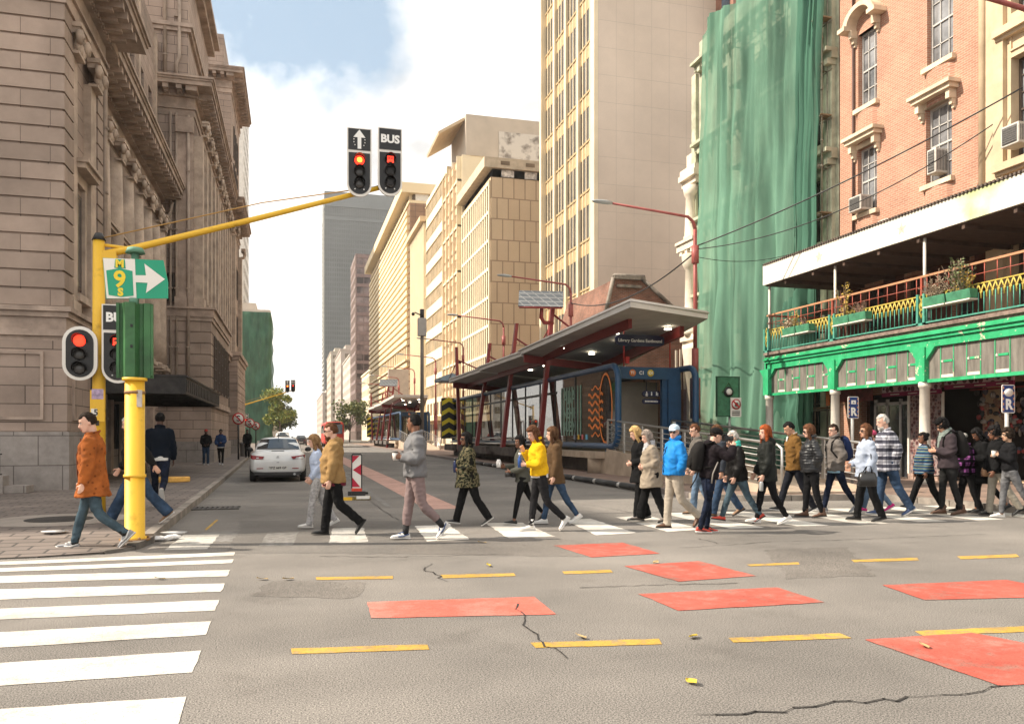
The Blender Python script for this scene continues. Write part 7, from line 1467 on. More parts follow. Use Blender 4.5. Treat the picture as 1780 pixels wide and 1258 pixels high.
    for (hip,kn,an,p,sy) in legJ:
        e = an+(kn-an)*up_/S_L*1.0; e = an+(kn-an).normalized()*up_ if up_ else an+(an-kn).normalized()*(.035 if style in ('wide','straight') else .0)
        m.tube([hip+V((0,0,.02)), hip.lerp(kn,.4), kn-(kn-hip)*.1, kn+(an-kn)*.1, kn.lerp(an,.38), an.lerp(e,.5)+(kn-an)*.12, e], [r_[0]*k_*1.05, r_[0]*k_*.97, r_[1]*k_*1.02, r_[1]*k_, (r_[1]*.3+r_[2]*.7)*k_, (r_[2]*.3+r_[3]*.7)*k_, r_[3]*(k_ if style != 'wide' else 1)], 14)
    child(m, 'trousers', lm, .012, smooth=3, fold=.0075 if style != 'legging' else .002, ff=9, seed=len(label))
    # jacket
    tm, hem, puff, opts = top; m = MB(); hk = .97 if not fem else .9
    fl = .04 if hem < .75 else .012 if hem < .85 else 0
    tr = [(zz, dx, dy, xo) for zz, dx, dy, xo in ((hem,.128+fl,.172+fl,0),(.95,.126,.170,0),(1.02,.122,.164,.004),(1.10,.117,.158 if not fem else .14,.008),(1.2,.120,.166 if not fem else .148,.01),(1.28,.122,.168,.008),(1.35,.114,.172,.002),(1.405,.098,.155,-.004),(1.45,.076,.108,-.008),(1.485,.063,.072,-.008)) if zz >= hem]
    m.rings([((tp((xo+(belly if .95 < zz < 1.25 else belly*.5 if zz <= .95 else 0),0,zz)) if zz > .9 else V((xo+belly*.5,0,zz))+V((0,0,0))), td((dx*k_+puff*(.8 if zz < 1.38 else .3)+(belly*.7 if zz < 1.25 else 0),0,0)), V((0,dy*(k_*.96+.04)*hk+puff*(.8 if zz < 1.38 else .3),0))) for zz, dx, dy, xo in tr], 20)
    for (shd,el,wr,d2,sy) in armJ:
        k2 = (.6+.4*ws)*(.88 if fem else 1); a, b, c, d = .066*k2+puff*.6, .058*k2+puff*.7, .050*k2+puff*.75, .042*k2+puff*.5; i_ = V((0,-sy*.05,.0))
        end = wr-d2*.0 if 'short' not in opts else el.lerp(wr,.3)
        m.tube([shd+td((0,-sy*.05,.01)), shd, shd.lerp(el,.45), el-(el-shd)*.1, el+(wr-el)*.1, el.lerp(end,.55), end-d2*.02, end], [a*.9,a,b*1.02,b,b,c,d*1.02,d], 14)
    if 'hood' in opts: m.rings([(tp((-.07,0,1.36)), td((.05,0,0)), td((0,.09,0))), (tp((-.095,0,1.44)), td((.065,0,0)), td((0,.115,0))), (tp((-.085,0,1.50)), td((.055,0,0)), td((0,.105,0))), (tp((-.06,0,1.54)), td((.03,0,0)), td((0,.07,0)))], 14)
    if 'collar' in opts or 'hood' in opts:
        m.tube([tp((.075*cos(q)-.012,.082*sin(q),1.495+.02*(-cos(q))-.012*(cos(q) > .9))) for q in [R(25+310*i/14) for i in range(15)]], .02, 8)
    if 'high' in opts: m.tube([tp((.07*cos(q)-.01,.075*sin(q),1.525-.02*cos(q))) for q in [R(10+340*i/14) for i in range(15)]], .027, 8)
    jo = child(m, 'jacket' if 'knit' not in opts else 'sweater', tm, .0125, smooth=3, fold=0 if 'flat' in opts else (.014 if 'fold' in opts else .010), ff=6.5, quilt=.008 if 'quilt' in opts else 0, seed=len(label)+3)
    if 'zip' in opts or 'pockets' in opts:
        q = MB(); dx0 = .125*k_+puff+belly*1.5
        zz = [hem+.03+i*.05 for i in range(int((1.45-hem)/.05))]; fx_ = lambda z_: (.128*k_+puff+belly*(1.7 if .95 < z_ < 1.25 else 1.0 if z_ <= .95 else .0)+.006 if z_ < 1.36 else .10*k_+puff)
        if 'zip' in opts: q.tube([tp((fx_(z_),0,z_)) for z_ in zz], .008, 5)
        if 'pockets' in opts:
            for sy in (-1,1):
                yw = (.172*(k_*.96+.04)*hk+puff); q.tube([tp((.085,sy*(yw*.80+.012),hem+.15)), tp((.045,sy*(yw*.97+.014),hem+.28))], .009, 5); q.tube([tp((.095,sy*(yw*.78+.012),1.27)), tp((.03,sy*(yw*1.02+.014),1.27))], .008, 5)
        plain(q, 'jacket_trim', opts[-1] if not isinstance(opts[-1], str) else BLACKP, jo)
    if inner:                                               # shirt or scarf showing at neck or hem
        im, kind = inner
        q = MB()
        if kind == 'hem': q.rings([(V((.0,0,zz)), V((.118*k_+puff*.6+belly,0,0)), V((0,.163*k_*hk+puff*.6,0))) for zz in (hem-.045,hem-.02,hem+.04)], 20)
        if kind == 'scarf':
            for rr, zz, tt in ((.078,1.475,.036),(.07,1.515,.034),(.085,1.44,.03)): q.tube([tp((rr*cos(a_)+.005,rr*1.12*sin(a_),zz-.03*cos(a_))) for a_ in [2*pi*i/16 for i in range(17)]], tt, 8)
            q.rings([(tp((.115+.02*i_,.02,1.42-.09*i_)), td((.022,0,.0)), V((0,.075-.022*i_,0))) for i_ in range(4)], 10)
        if kind == 'neck': q.tube([tp((.062*cos(a_)-.008,.066*sin(a_),1.505-.025*cos(a_))) for a_ in [2*pi*i/16 for i in range(17)]], .018, 8); q.rings([(tp((.098+.012*i_,0,1.47-.05*i_)), td((.012,0,0)), V((0,.045-.012*i_,0))) for i_ in range(3)], 8)
        child(q, {'hem':'shirt','scarf':'scarf','neck':'shirt_collar'}[kind], im, .011, smooth=2, fold=.006, ff=14)
    # hair
    hs, hc = hair[0], HAIR[hair[1]]
    if hs != 'bald':
        m = MB(); nU, nV = 26, 18; vs, fs = [], []
        thick = {'short': 1.0, 'fade': .97, 'crop': .98, 'long': 1.06, 'bun': 1.03, 'bob': 1.08, 'pony': 1.03, 'curly': 1.16, 'cap': .88, 'beanie': .9, 'braids': 1.04}[hs]
        for j in range(nV+1):
            th = pi*j/nV
            for i in range(nU):
                ph = 2*pi*i/nU; d = V((sin(th)*cos(ph), sin(th)*sin(ph), cos(th)))
                fl_ = .42 if hs not in ('long','bob','braids') else .40
                front = d.x > .30 and d.z < fl_+.12*abs(d.y); low = d.z < (-.42 if hs in ('short','fade','crop','cap','beanie') else -.62); side = hs in ('short','fade','crop','cap') and abs(d.y) > .5 and d.x > -.25 and d.z < -.12
                k = (.74 if front or low or side else 1)*thick+(0 if front else .035*mnoise.noise(d*(5 if hs != 'curly' else 9)+V((len(label),0,0))))
                if hs == 'fade' and d.z < .25: k = min(k, .985)
                vs.append(hpnt(V((-.006,0,.128))+V((d.x*.112, d.y*.089, d.z*.126))*k))
        for j in range(nV):
            for i in range(nU): fs.append((j*nU+i, j*nU+(i+1) % nU, (j+1)*nU+(i+1) % nU, (j+1)*nU+i))
        m.add(vs, fs, 0, True)
        hl = hair[2] if len(hair) > 2 else .3
        if hs in ('long','bob','braids','pony'):
            if hs == 'pony': m.tube([hpnt((-.10,0,.15)), hpnt((-.135,0,.10)), hpnt((-.14,0,-.02)), hpnt((-.12,0,.15-hl))], [.03,.04,.036,.01], 10)
            else:
                m.rings([(hpnt((-.045-.035*min(1,t_*2)*(1 if hs != 'bob' else .4),0,.15-t_*(hl+.15)))-V((0,0,0)), V((.05-.012*t_,0,0)), hrot @ V((0,.078+.014*sin(t_*pi)-.012*t_,0))) for t_ in [i/7 for i in range(8)]], 16)
                for sy in (-1,1): m.tube([hpnt((.02,sy*.07,.18)), hpnt((.028,sy*.083,.10)), hpnt((.02,sy*.088,.0)), hpnt((.035 if hs == 'long' else .0,sy*.095,-.6*hl))], [.022,.027,.03,.014 if hs == 'long' else .03], 9)
                if hs == 'braids':
                    for i in range(7): m.tube([hpnt((-.09+.012*i,-.09+.03*i,.1)), hpnt((-.10,-.1+.033*i,-.1)), hpnt((-.07,-.11+.035*i,-.1-hl))], [.016,.016,.008], 6)
        if hs == 'bun': m.ball(hpnt((-.10,0,.185)), .05, 10, 8)
        if hs not in ('cap','beanie') or True: child(m, 'hair', hc, .0095, smooth=1, fold=.007 if hs != 'curly' else .014, ff=20 if hs != 'curly' else 36, seed=2)
    if hs in ('cap','beanie'):
        cm = hair[2]; q = MB(); k = 1.09
        q.rings([(hpnt((-.008,0,zz)), hrot @ V((dx*k,0,0)), hrot @ V((0,dy*k,0))) for zz, dx, dy in ((.150 if hs == 'cap' else .135,.102,.081),(.18,.103,.082),(.205,.092,.074),(.230,.068,.055),(.245,.03,.025))], 20); 
        if hs == 'cap': q.rings([(hpnt((.075+.07*t_,0,.158-.02*t_)), hrot @ V((.012,0,.004)), hrot @ V((0,.072-.03*t_*t_,0))) for t_ in (0,.3,.6,.85,1)], 12, sq=1)
        child(q, 'cap' if hs == 'cap' else 'woolly_hat', cm, .008, smooth=1)
    if beard:
        q = MB(); q.rings([(hpnt((xx,0,zz)), hrot @ V((dx,0,0)), hrot @ V((0,dy,0))) for zz, xx, dx, dy in ((-.035,.06,.02,.03),(-.01,.05,.045,.05),(.02,.048,.05,.06),(.034,.05,.047,.06))], 14); q.tube([hpnt((.086,-.03,.05)), hpnt((.102,0,.058)), hpnt((.086,.03,.05))], .009, 6); child(q, 'beard', HAIR[beard], .008, smooth=1, fold=.004, ff=40)
    for e in extras:
        if e in ('sunglasses','glasses'):
            q = MB(); lensm = LENS if e == 'sunglasses' else EYED
            for sy in (-1,1):
                if e == 'sunglasses': q.ball(hpnt((.097,sy*.033,.114)), (.012,.027,.020), 10, 6)
                q.tube([hpnt((.099+.0*cos(t_),sy*.033+.025*cos(t_),.115+.019*sin(t_))) for t_ in [2*pi*i/12 for i in range(13)]], .0032, 5); q.tube([hpnt((.095,sy*.058,.12)), hpnt((.0,sy*.078,.12))], .0035, 5)
            q.tube([hpnt((.1,-.01,.12)), hpnt((.1,.01,.12))], .003, 5); plain(q, e, lensm)
    M = Matrix.Translation(root.location) @ Matrix.Rotation(R(yaw), 4, 'Z') @ Matrix.Scale(s, 4)
    root['h'] = 0; del root['h']
    return dict(root=root, M=M, hands=[M @ h for h in hands], d=[(M.to_3x3() @ a[3]).normalized() for a in armJ], tp=lambda v: M @ tp(v), hp=lambda v: M @ hpnt(v), s=s, yaw=yaw)
# ---------------------------------------------------------------- the cast, from left to right
JB = denim('blue', (.028,.050,.090)); JL = denim('light', (.10,.15,.22)); JD = denim('dark', (.010,.015,.032)); JG = denim('greyblue', (.045,.070,.088)); JBL = cloth('black_jeans', (.014,.014,.016)); BLKC = cloth('black', (.012,.012,.013)); LEGB = cloth('black_leggings', (.010,.010,.011), rough=.7)
SW = mat('shoe_white', (.62,.60,.57), rough=.6, var=.08, vs=12); SWS = mat('sole_white', (.55,.53,.5), rough=.7, var=.1); SBK = mat('shoe_black', (.013,.013,.013), rough=.5, var=.2); SBS = mat('sole_dark', (.03,.028,.026), rough=.8, var=.2); SGR = mat('shoe_grey', (.27,.27,.28), rough=.7, var=.15, vs=40, bump=.3, bs=120); SBR = mat('shoe_brown', (.10,.05,.03), rough=.5, var=.25, vs=14); SRED = mat('shoe_red', (.48,.05,.03), rough=.6, var=.2, vs=20); SBLU = mat('shoe_trim_blue', (.05,.08,.17), rough=.6, var=0); SPINK = mat('shoe_pink', (.6,.02,.2), rough=.6, var=.1); STAN = mat('shoe_tan', (.22,.13,.075), rough=.7, var=.2, vs=15); SOCK = mat('sock_black', (.015,.015,.016), rough=.9, var=0); BROWNZ = mat('brown_sole', (.10,.06,.04), rough=.8, var=.2)
WL = 180
WALKP = group_side = 'people on the left pavement'
# the man in front, left
p1 = person('man in a spotted rust suede jacket and worn jeans left of the yellow pole', 163, 957, 1.82, 182, (-8,44,46), (19,6,-8), (2,8,14,2), (10,8,16,4), (cloth('rust_suede', (.27,.078,.018), 'dots', var=.3, vs=5, bump=.3), .70, .03, ('collar','fold','zip','pockets',cloth('dark_rust',(.12,.03,.01)))), (JG,'slim'), (SGR,SWS,'',SOCK,SW), 'fair', ('fade','dark'), 1.06, .01, 1, 28, 8)
# old man behind the pole, man in navy seen from behind
person('grey haired old man in a black jacket striding past behind the yellow pole', 237, 911, 1.70, 182, (-24,16,38), (26,4,-12), (-34,6,8,0), (20,8,20,0), (cloth('black_anorak', (.018,.018,.02)), .82, .02, ('collar','zip')), (JB,'wide'), (STAN,SWS), 'fair', ('crop','grey'), 1.05, .02, 7, 0, 10, group=WALKP, z=PZ)
person('man in a navy bomber jacket with white trim walking away along the left pavement', 278, 880, 1.80, 93, (6,6,0), (-14,52,62), (-4,10,10,0), (6,10,12,0), (cloth('navy_bomber', (.008,.014,.026)), .90, .022, ('collar',)), (JD,'slim'), (SBR,SWS), 'dark', ('fade','black'), 1.12, .01, 2, 0, 0, group=WALKP, z=PZ, inner=(cloth('white_trim', (.6,.58,.55)),'hem'))
person('man in a red cap and black jacket at the far wall of the left pavement', 358, 808, 1.66, -80, (6,4,0), (-4,8,0), (10,10,60,30), (10,10,50,30), (BLKC, .88, .03, ('collar',)), (JB,'straight'), (SGR,SWS), 'dark', ('cap','black',cloth('red_cap',(.30,.03,.025))), 1.05, far=True, group=WALKP, z=PZ)
person('man in an open blue jacket over a white shirt on the far left pavement', 384, 808, 1.66, -90, (8,4,0), (-8,14,10), (14,10,70,40), (10,14,50,20), (cloth('blue_jacket', (.02,.04,.10)), .88, .025, ('collar',)), (BLKC,'slim'), (SGR,SWS), 'dark', ('fade','black'), 1.05, far=True, group=WALKP, z=PZ, inner=(cloth('white_tee',(.6,.58,.55)),'hem'))
person('man all in black standing by the far no stopping sign', 430, 795, 1.75, -90, (4,4,0), (-4,4,0), (4,10,20,10), (4,10,20,10), (BLKC, .80, .03, ('hood',)), (JBL,'straight'), (SBK,SBS), 'dark', ('short','black'), 1.1, far=True, group=WALKP, z=PZ)
# crossing, from left to right
person('woman with long blond hair in pale blue behind the man in tan', 553, 918, 1.50, 178, (16,6,-4), (-12,22,26), (-4,6,40,25), (-2,6,46,25), (cloth('pale_blue_knit', (.36,.42,.55)), .92, .02, ('knit',)), (cloth('grey_marl', (.32,.31,.31), var=.3, vs=20),'straight'), (SW,SWS), 'fair', ('long','darkblond',.34), .98, 0, 3, 10, 8, fem=True)
person('bearded man in a hooded tan jacket and black trousers walking left', 581, 930, 1.68, 180, (-10,40,55), (14,6,-4), (4,8,12,0), (6,8,14,0), (cloth('tan_canvas', (.27,.165,.068), var=.14), .82, .028, ('hood','fold','pockets',cloth('dark_tan',(.20,.11,.035)))), (BLKC,'straight'), (SBK,SBS), 'fair', ('short','auburn'), 1.28, .03, 2, -4, 4, extras=('glasses',), beard='auburn', inner=(cloth('maroon_hem',(.12,.015,.03)),'hem'))
pg = person('young man in a grey blouson and mauve cropped trousers carrying a coffee', 722, 938, 1.80, 180, (-12,34,46), (12,4,-4), (-4,10,104,22), (0,10,100,30), (cloth('grey_blouson', (.145,.143,.147), rough=.6, var=.1), .88, .04, ('collar','fold','pockets',cloth('grey_seam',(.10,.1,.1)))), (cloth('mauve_trousers', (.20,.145,.14)),'cuffed'), (SW,SWS,'',SOCK,SBLU), 'brown', ('fade','black'), 1.08, 0, 1, -38, 0)
pc = person('woman in a camouflage jacket and black leggings with dark glasses', 815, 914, 1.53, 180, (-20,16,34), (20,4,-8), (-8,10,86,40), (-6,10,88,40), (cloth('camouflage', (.08,.08,.05), 'camo'), .72, .035, ('collar','fold')), (LEGB,'straight'), (SBK,SWS,'',SKIN['brown']), 'brown', ('long','black',.16), 1.30, .04, 2, 10, -4, extras=('sunglasses',), fem=True)
pd = person('small woman with black hair and dark vest carrying a camera, beside the yellow jumper', 908, 911, 1.50, 180, (14,4,-6), (-22,18,36), (4,8,74,30), (14,10,84,14), (cloth('olive_vest', (.085,.085,.07)), .84, .02, ('collar',)), (LEGB,'legging'), (SBK,SWS), 'brown', ('long','black',.2), 1.0, 0, 3, 18, 0, fem=True)
py_ = person('woman in a bright yellow jumper and black jeans touching her face', 938, 923, 1.66, 180, (-12,34,50), (10,4,-2), (2,8,92,24), (18,10,132,22), (cloth('yellow_knit', (.62,.36,.010), var=.10, vs=14, bump=.5, bs=90), .93, .028, ('knit','high','fold')), (cloth('charcoal_jeans', (.028,.027,.03)),'slim'), (SW,SWS,'',SW), 'fair', ('long','auburn',.26), 1.06, 0, 4, 10, 14, fem=True, inner=(cloth('white_tail',(.6,.58,.56)),'hem'))
person('woman in a brown parka behind the yellow jumper, only her back edge showing', 964, 911, 1.64, 180, (-22,12,30), (14,4,0), (0,8,14,0), (6,8,14,0), (cloth('brown_parka', (.085,.05,.025)), .74, .028, ('hood',)), (JB,'slim'), (SW,SWS), 'fair', ('bob','brown',.2), 1.08, .0, 2, 0, 4, fem=True)
person('blond woman in a long black dress, mostly hidden behind the beige jacket', 1113, 905, 1.64, 180, (8,4,0), (-6,10,10), (-8,8,84,42), (-8,8,84,42), (BLKC, .70, .03, ('high',)), (BLKC,'wide'), (SGR,SBS), 'fair', ('bob','blond',.16), 1.05, 0, 4, 0, 14, fem=True)
person('woman with long grey hair in a loose beige jacket and wide black trousers', 1133, 908, 1.58, 180, (-12,16,18), (18,4,-4), (-10,8,84,40), (-8,8,86,42), (cloth('beige_jacket', (.255,.21,.16)), .66, .034, ('collar','fold')), (BLKC,'wide'), (mat('shoe_taupe', (.13,.11,.095), var=.2, vs=20),SBS), 'fair', ('long','greybrown',.24), 1.22, .02, 3, 0, 10, fem=True, inner=(cloth('grey_scarf',(.34,.34,.35)),'scarf'))
person('man in a bright blue jacket, pale cap and khaki trousers with hands in pockets', 1172, 918, 1.67, 190, (-10,38,52), (8,4,-2), (-14,16,34,42), (-14,16,34,42), (cloth('bright_blue', (.015,.19,.52), var=.10, rough=.6), .90, .034, ('high','fold','zip',cloth('navy_trim',(.01,.02,.05)))), (cloth('khaki', (.34,.295,.24), var=.1),'straight'), (SBR,SBS), 'fair', ('cap','grey',cloth('pale_cap',(.42,.53,.62))), 1.10, .02, 0, 42, 0, extras=('sunglasses',))
person('man with brown hair and glasses behind the photographer, mostly hidden', 1214, 894, 1.70, 180, (12,4,0), (-16,12,20), (6,8,20,0), (6,8,20,0), (cloth('grey_brown_coat', (.10,.09,.08)), .82, .03, ('collar',)), (JL,'straight'), (STAN,SBS), 'fair', ('short','auburn'), 1.05, .02, 4, 10, 4, extras=('glasses',))
pp = person('photographer in a dark jacket, jeans and red shoes holding a camera to the face', 1232, 926, 1.62, -8, (4,8,0), (-8,10,4), (66,26,92,46), (62,24,96,44), (cloth('plum_black', (.022,.016,.02)), .90, .026, ('hood','fold')), (JD,'slim'), (SRED,SWS,'',JD,SBK), 'fair', ('beanie','dark',cloth('black_cap',(.016,.015,.015))), 1.05, 0, 8, 0, 8)
person('man in a dark jacket and jeans passing behind the photographer', 1256, 898, 1.70, 180, (18,4,-6), (-22,14,28), (4,8,14,0), (8,8,14,0), (cloth('dark_blue_grey', (.03,.035,.045)), .86, .028, ('collar',)), (JB,'straight'), (STAN,SBS), 'tan', ('short','brown'), 1.1, .02, 6, 0, 8)
person('grey haired woman in a quilted black jacket and teal scarf taking a long stride', 1283, 909, 1.58, 180, (-24,12,30), (24,4,-8), (4,14,20,8), (10,12,20,8), (cloth('quilted_black', (.013,.012,.012), rough=.5), .80, .04, ('collar','fold')), (JG,'slim'), (SRED,SBS), 'fair', ('short','grey'), 1.16, .02, 6, 8, 8, fem=True, inner=(cloth('teal_scarf',(.06,.42,.34)),'scarf'))
pr = person('red haired woman in a long dark padded coat and ripped black jeans', 1334, 911, 1.66, 180, (-14,18,22), (14,4,-6), (6,8,16,4), (8,8,24,0), (cloth('dark_green_down', (.022,.025,.022), rough=.6), .76, .036, ('hood','fold','pockets')), (JBL,'slim'), (SW,SWS), 'fair', ('long','red',.16), 1.05, 0, 2, 20, 0, fem=True)
person('young man in a mustard brown jacket looking down, hands in pockets', 1381, 893, 1.75, 180, (-18,10,26), (20,4,-6), (-14,16,34,42), (-14,16,34,42), (cloth('mustard_brown', (.14,.072,.02)), .82, .026, ('collar','fold','pockets',cloth('dark_mustard',(.09,.045,.012)))), (cloth('navy_chinos', (.022,.024,.034)),'straight'), (SBK,SWS), 'tan', ('short','black'), 1.06, 0, 3, 12, 18, inner=(cloth('white_tee',(.6,.58,.55)),'neck'))
person('woman in a shiny black puffer jacket and brown ankle boots', 1411, 899, 1.69, 180, (-6,10,6), (8,4,-2), (-14,16,34,42), (-14,16,34,42), (cloth('black_puffer', (.018,.019,.023), rough=.4, spec=.5), .86, .04, ('high','quilt','zip')), (JBL,'slim'), (SBR,SBS,'boot'), 'fair', ('bob','auburn',.14), 1.16, .02, 2, 0, 6, extras=('sunglasses',), fem=True)
pb = person('man with glasses in a grey and pale blue jacket carrying a navy backpack', 1452, 891, 1.71, 180, (-22,14,30), (16,4,-6), (-14,16,34,42), (-14,16,34,42), (cloth('grey_softshell', (.13,.115,.105)), .84, .028, ('high','fold','zip')), (JD,'slim'), (SGR,SWS), 'fair', ('short','dark'), 1.06, 0, 2, 28, 0, extras=('glasses',), inner=(cloth('pale_blue_hem',(.28,.47,.62)),'hem'))
pw = person('woman in a white shirt and black trousers with sunglasses and long hair', 1507, 906, 1.68, 180, (-10,12,12), (12,4,-2), (-6,12,34,-6), (6,10,60,20), (cloth('white_blue_shirt', (.31,.35,.43), var=.08), .80, .03, ('collar','fold')), (LEGB,'straight'), (SBK,SBS,'',SKIN['tan']), 'tan', ('long','auburn',.34), 1.20, .02, 1, 14, 0, extras=('sunglasses',), fem=True)
person('small person in a pink knitted hat and pink shoes behind the white shirt', 1519, 891, 1.60, 180, (20,4,-8), (-18,20,30), (4,8,20,0), (4,8,20,0), (cloth('grey_pink_coat', (.20,.16,.17)), .84, .028, ('collar',)), (JL,'slim'), (SPINK,SWS), 'fair', ('beanie','brown',cloth('pink_hat',(.42,.06,.12))), 1.0, 0, 2, 0, 0, fem=True)
person('tall white bearded man in a grey plaid shirt and blue jeans, hands behind his back', 1542, 897, 1.87, 180, (-18,14,30), (10,4,-4), (-24,8,40,26), (-20,8,40,26), (cloth('grey_plaid', (.40,.40,.44), 'plaid', var=.06), .78, .036, ('collar','fold')), (JB,'straight'), (SBLU,SWS), 'fair', ('short','grey'), 1.2, .05, 3, 0, 6, beard='white')
person('short haired person in a striped blue jersey and black trousers', 1609, 889, 1.54, 180, (-16,14,24), (24,4,-10), (2,10,14,4), (8,10,14,4), (cloth('striped_jersey', (.1,.2,.3), 'stripes'), .84, .034, ('knit','fold')), (BLKC,'straight'), (SBK,SBS), 'brown', ('bun','black'), 1.18, .04, 2, 10, 4)
ph = person('tall young man in a plum hooded top looking down at his phone', 1648, 895, 1.82, 180, (-8,10,10), (8,8,0), (2,8,100,32), (2,8,102,34), (cloth('plum_hoody', (.040,.030,.034)), .84, .034, ('hood','fold','flat' if 0 else 'fold')), (cloth('grey_black_chinos', (.030,.030,.030)),'slim'), (SBR,BROWNZ,'boot'), 'tan', ('curly','black'), 1.08, 0, 4, 20, 24, extras=('glasses',), inner=(cloth('sage_hood',(.17,.20,.18)),'scarf'))
person('woman in a patterned woolly hat and purple checked shirt, behind the man with the phone', 1682, 891, 1.54, 180, (-10,10,10), (12,4,-4), (0,10,76,30), (0,10,76,30), (cloth('purple_check', (.17,.05,.17), 'plaidp', var=.1), .84, .03, ('collar',)), (BLKC,'straight'), (SBK,SBS), 'brown', ('beanie','black',cloth('mottled_hat',(.3,.3,.3),'mottle')), 1.12, .02, 3, 10, 16, fem=True)
pz = person('woman with dark braids in a long black cardigan looking at her phone', 1709, 892, 1.66, 180, (-20,18,30), (8,4,0), (2,8,96,32), (2,8,98,32), (BLKC, .62, .026, ('collar','fold')), (LEGB,'legging'), (SBK,SBS), 'brown', ('braids','black',.2), 1.05, 0, 4, 12, 22, fem=True)
person('person in dark clothes hidden between the braids and the grey jeans', 1733, 896, 1.66, 180, (-22,12,30), (10,4,0), (6,8,20,0), (6,8,20,0), (BLKC, .84, .034, ('hood',)), (cloth('stone_chinos',(.30,.27,.22)),'straight'), (SBK,SBS), 'brown', ('curly','black'), 1.05, 0, 3, 0, 4)
pj = person('woman in a black top and grey jeans holding a cup at the right edge', 1755, 900, 1.62, 180, (-24,10,30), (10,4,-2), (6,8,116,26), (4,8,110,28), (cloth('black_top', (.016,.016,.018)), .94, .022, ('fold',)), (cloth('grey_jeans', (.075,.075,.08), col2=(.15,.15,.155)),'slim'), (SW,SWS,'',SKIN['olive']), 'olive', ('curly','dark'), 1.08, 0, 2, 0, -4, fem=True)
# ---------------------------------------------------------------- what they carry (each a thing of its own)
CUPW = mat('paper_cup', (.62,.58,.53), rough=.6, var=.06, vs=20); CUPL = mat('cup_lid', (.05,.045,.04), rough=.4, var=.1); PHONE = mat('phone_black', (.012,.012,.013), rough=.2, var=0); PACK = cloth('black_pack', (.026,.024,.023), var=.3); STRAP = cloth('strap_black', (.012,.011,.011)); STRG = cloth('strap_grey', (.22,.2,.18))
def held(name, label, cat, p, rz=0, tilt=0):
    t = thing(name, label, cat, tuple(p)); t.rotation_euler = (0, tilt, rz); return t
def cup(P, k, lab):
    p = P['hands'][k]; t = held('coffee_cup', lab, 'cup', p+V((-.01,0,-.02))); m = MB(); m.rings([((0,0,z),(r,0,0),(0,r,0)) for z, r in ((-.04,.030),(.07,.041))], 16); m.build('cup', CUPW, t); m = MB(); m.rings([((0,0,z),(r,0,0),(0,r,0)) for z, r in ((.07,.044),(.085,.042),(.09,.03))], 16); m.build('lid', CUPL, t)
cup(pg, 0, 'takeaway coffee cup with a dark lid held by the man in grey'); cup(pj, 0, 'white paper cup held by the woman in grey jeans')
def phone(P, k, lab):
    t = held('mobile_phone', lab, 'phone', (P['hands'][0]+P['hands'][1])/2+V((-.03,0,.04)), R(P['yaw']), R(35)); m = MB(); m.box(-.008,.008,-.037,.037,-.06,.09); m.build('phone_body', PHONE, t, bevel=.004); MB().box(-.0095,-.008,-.033,.033,-.05,.08).build('screen', mat('phone_screen', (.05,.06,.07), rough=.1, var=0), t)
phone(ph, 0, 'black phone in the hands of the tall man in the plum top'); phone(pz, 0, 'phone in the hands of the woman with braids')
def camera(p, rz, lab, s=1.0):
    t = held('camera', lab, 'camera', p, rz); m = MB(); m.box(-.03*s,.035*s,-.07*s,.07*s,-.045*s,.045*s); m.box(-.02*s,.03*s,-.025*s,.025*s,.045*s,.07*s); m.build('camera_body', PHONE, t, bevel=.008); m = MB(); m.tube([(.03*s,0,0),(.13*s,0,0)], [.037*s,.041*s], 16); m.build('lens', BUMPD, t)
camera(pp['hp']((.155,0,.11)), R(-8), 'black camera held to the eye of the photographer'); camera(pd['tp']((.20,.05,1.0)), R(180), 'camera hanging in front of the small woman in the dark vest', 1.0)
t = held('mug', 'white mug in the hand of the small woman in the vest', 'cup', pd['hands'][1]+V((-.05,0,.03))); m = MB(); m.rings([((0,0,z),(r,0,0),(0,r,0)) for z, r in ((-.05,.04),(.05,.045),(.075,.03),(.09,.03))], 14); m.build('mug_body', LITW, t); m = MB(); m.tube([(0,-.04,.03),(0,-.075,.02),(0,-.075,-.02),(0,-.04,-.03)], .008, 6); m.build('handle', LITW, t)
def backpack(P, lab, mt, z0=.98, x=-.25, s=1.0, tails=True):
    t = thing('backpack', lab, 'backpack', tuple(P['M'].translation)); t.rotation_euler = (0,0,R(P['yaw'])); T = Matrix.Rotation(-R(P['yaw']),4,'Z') @ Matrix.Translation(-P['M'].translation); q = lambda v: T @ P['tp'](v)
    def axv(v): return q(v)-q((0,0,0))
    m = MB(); m.rings([(q((x+o,0,z)), axv((dx*s,0,0)), axv((0,dy*s,0))) for z, o, dx, dy in ((z0,0,.06,.11),(z0+.05,-.015,.10,.145),(z0+.2,-.02,.115,.155),(z0+.36,-.01,.10,.15),(z0+.46,.01,.07,.12),(z0+.50,.02,.03,.06))], 20, sq=.75); m.build('bag', mt, t)
    m = MB(); m.rings([(q((x-.115*s,0,z)), axv((.035,0,0)), axv((0,dy*s,0))) for z, dy in ((z0+.05,.08),(z0+.1,.10),(z0+.2,.10),(z0+.24,.08))], 14, sq=.7); m.build('pocket', mt, t)
    m = MB()
    for sy in (-1,1): m.tube([q((x+.08,sy*.10,z0+.46)), q((-.03,sy*.13,1.51)), q((.10,sy*.135,1.40)), q((.13,sy*.14,1.25)), q((.03,sy*.175,1.10)), q((x+.1,sy*.15,z0+.08))], .016, 6)
    if tails: m.tube([q((x+.02,-.12,z0+.05)), q((x-.02,-.14,z0-.12)), q((x-.09,-.15,z0-.28))], .010, 5); m.tube([q((.06,-.19,z0+.2)), q((.0,-.2,z0+.0)), q((.0,-.2,z0-.16))], .012, 5, 1)
    m.build('strap', [STRAP, STRG], t)
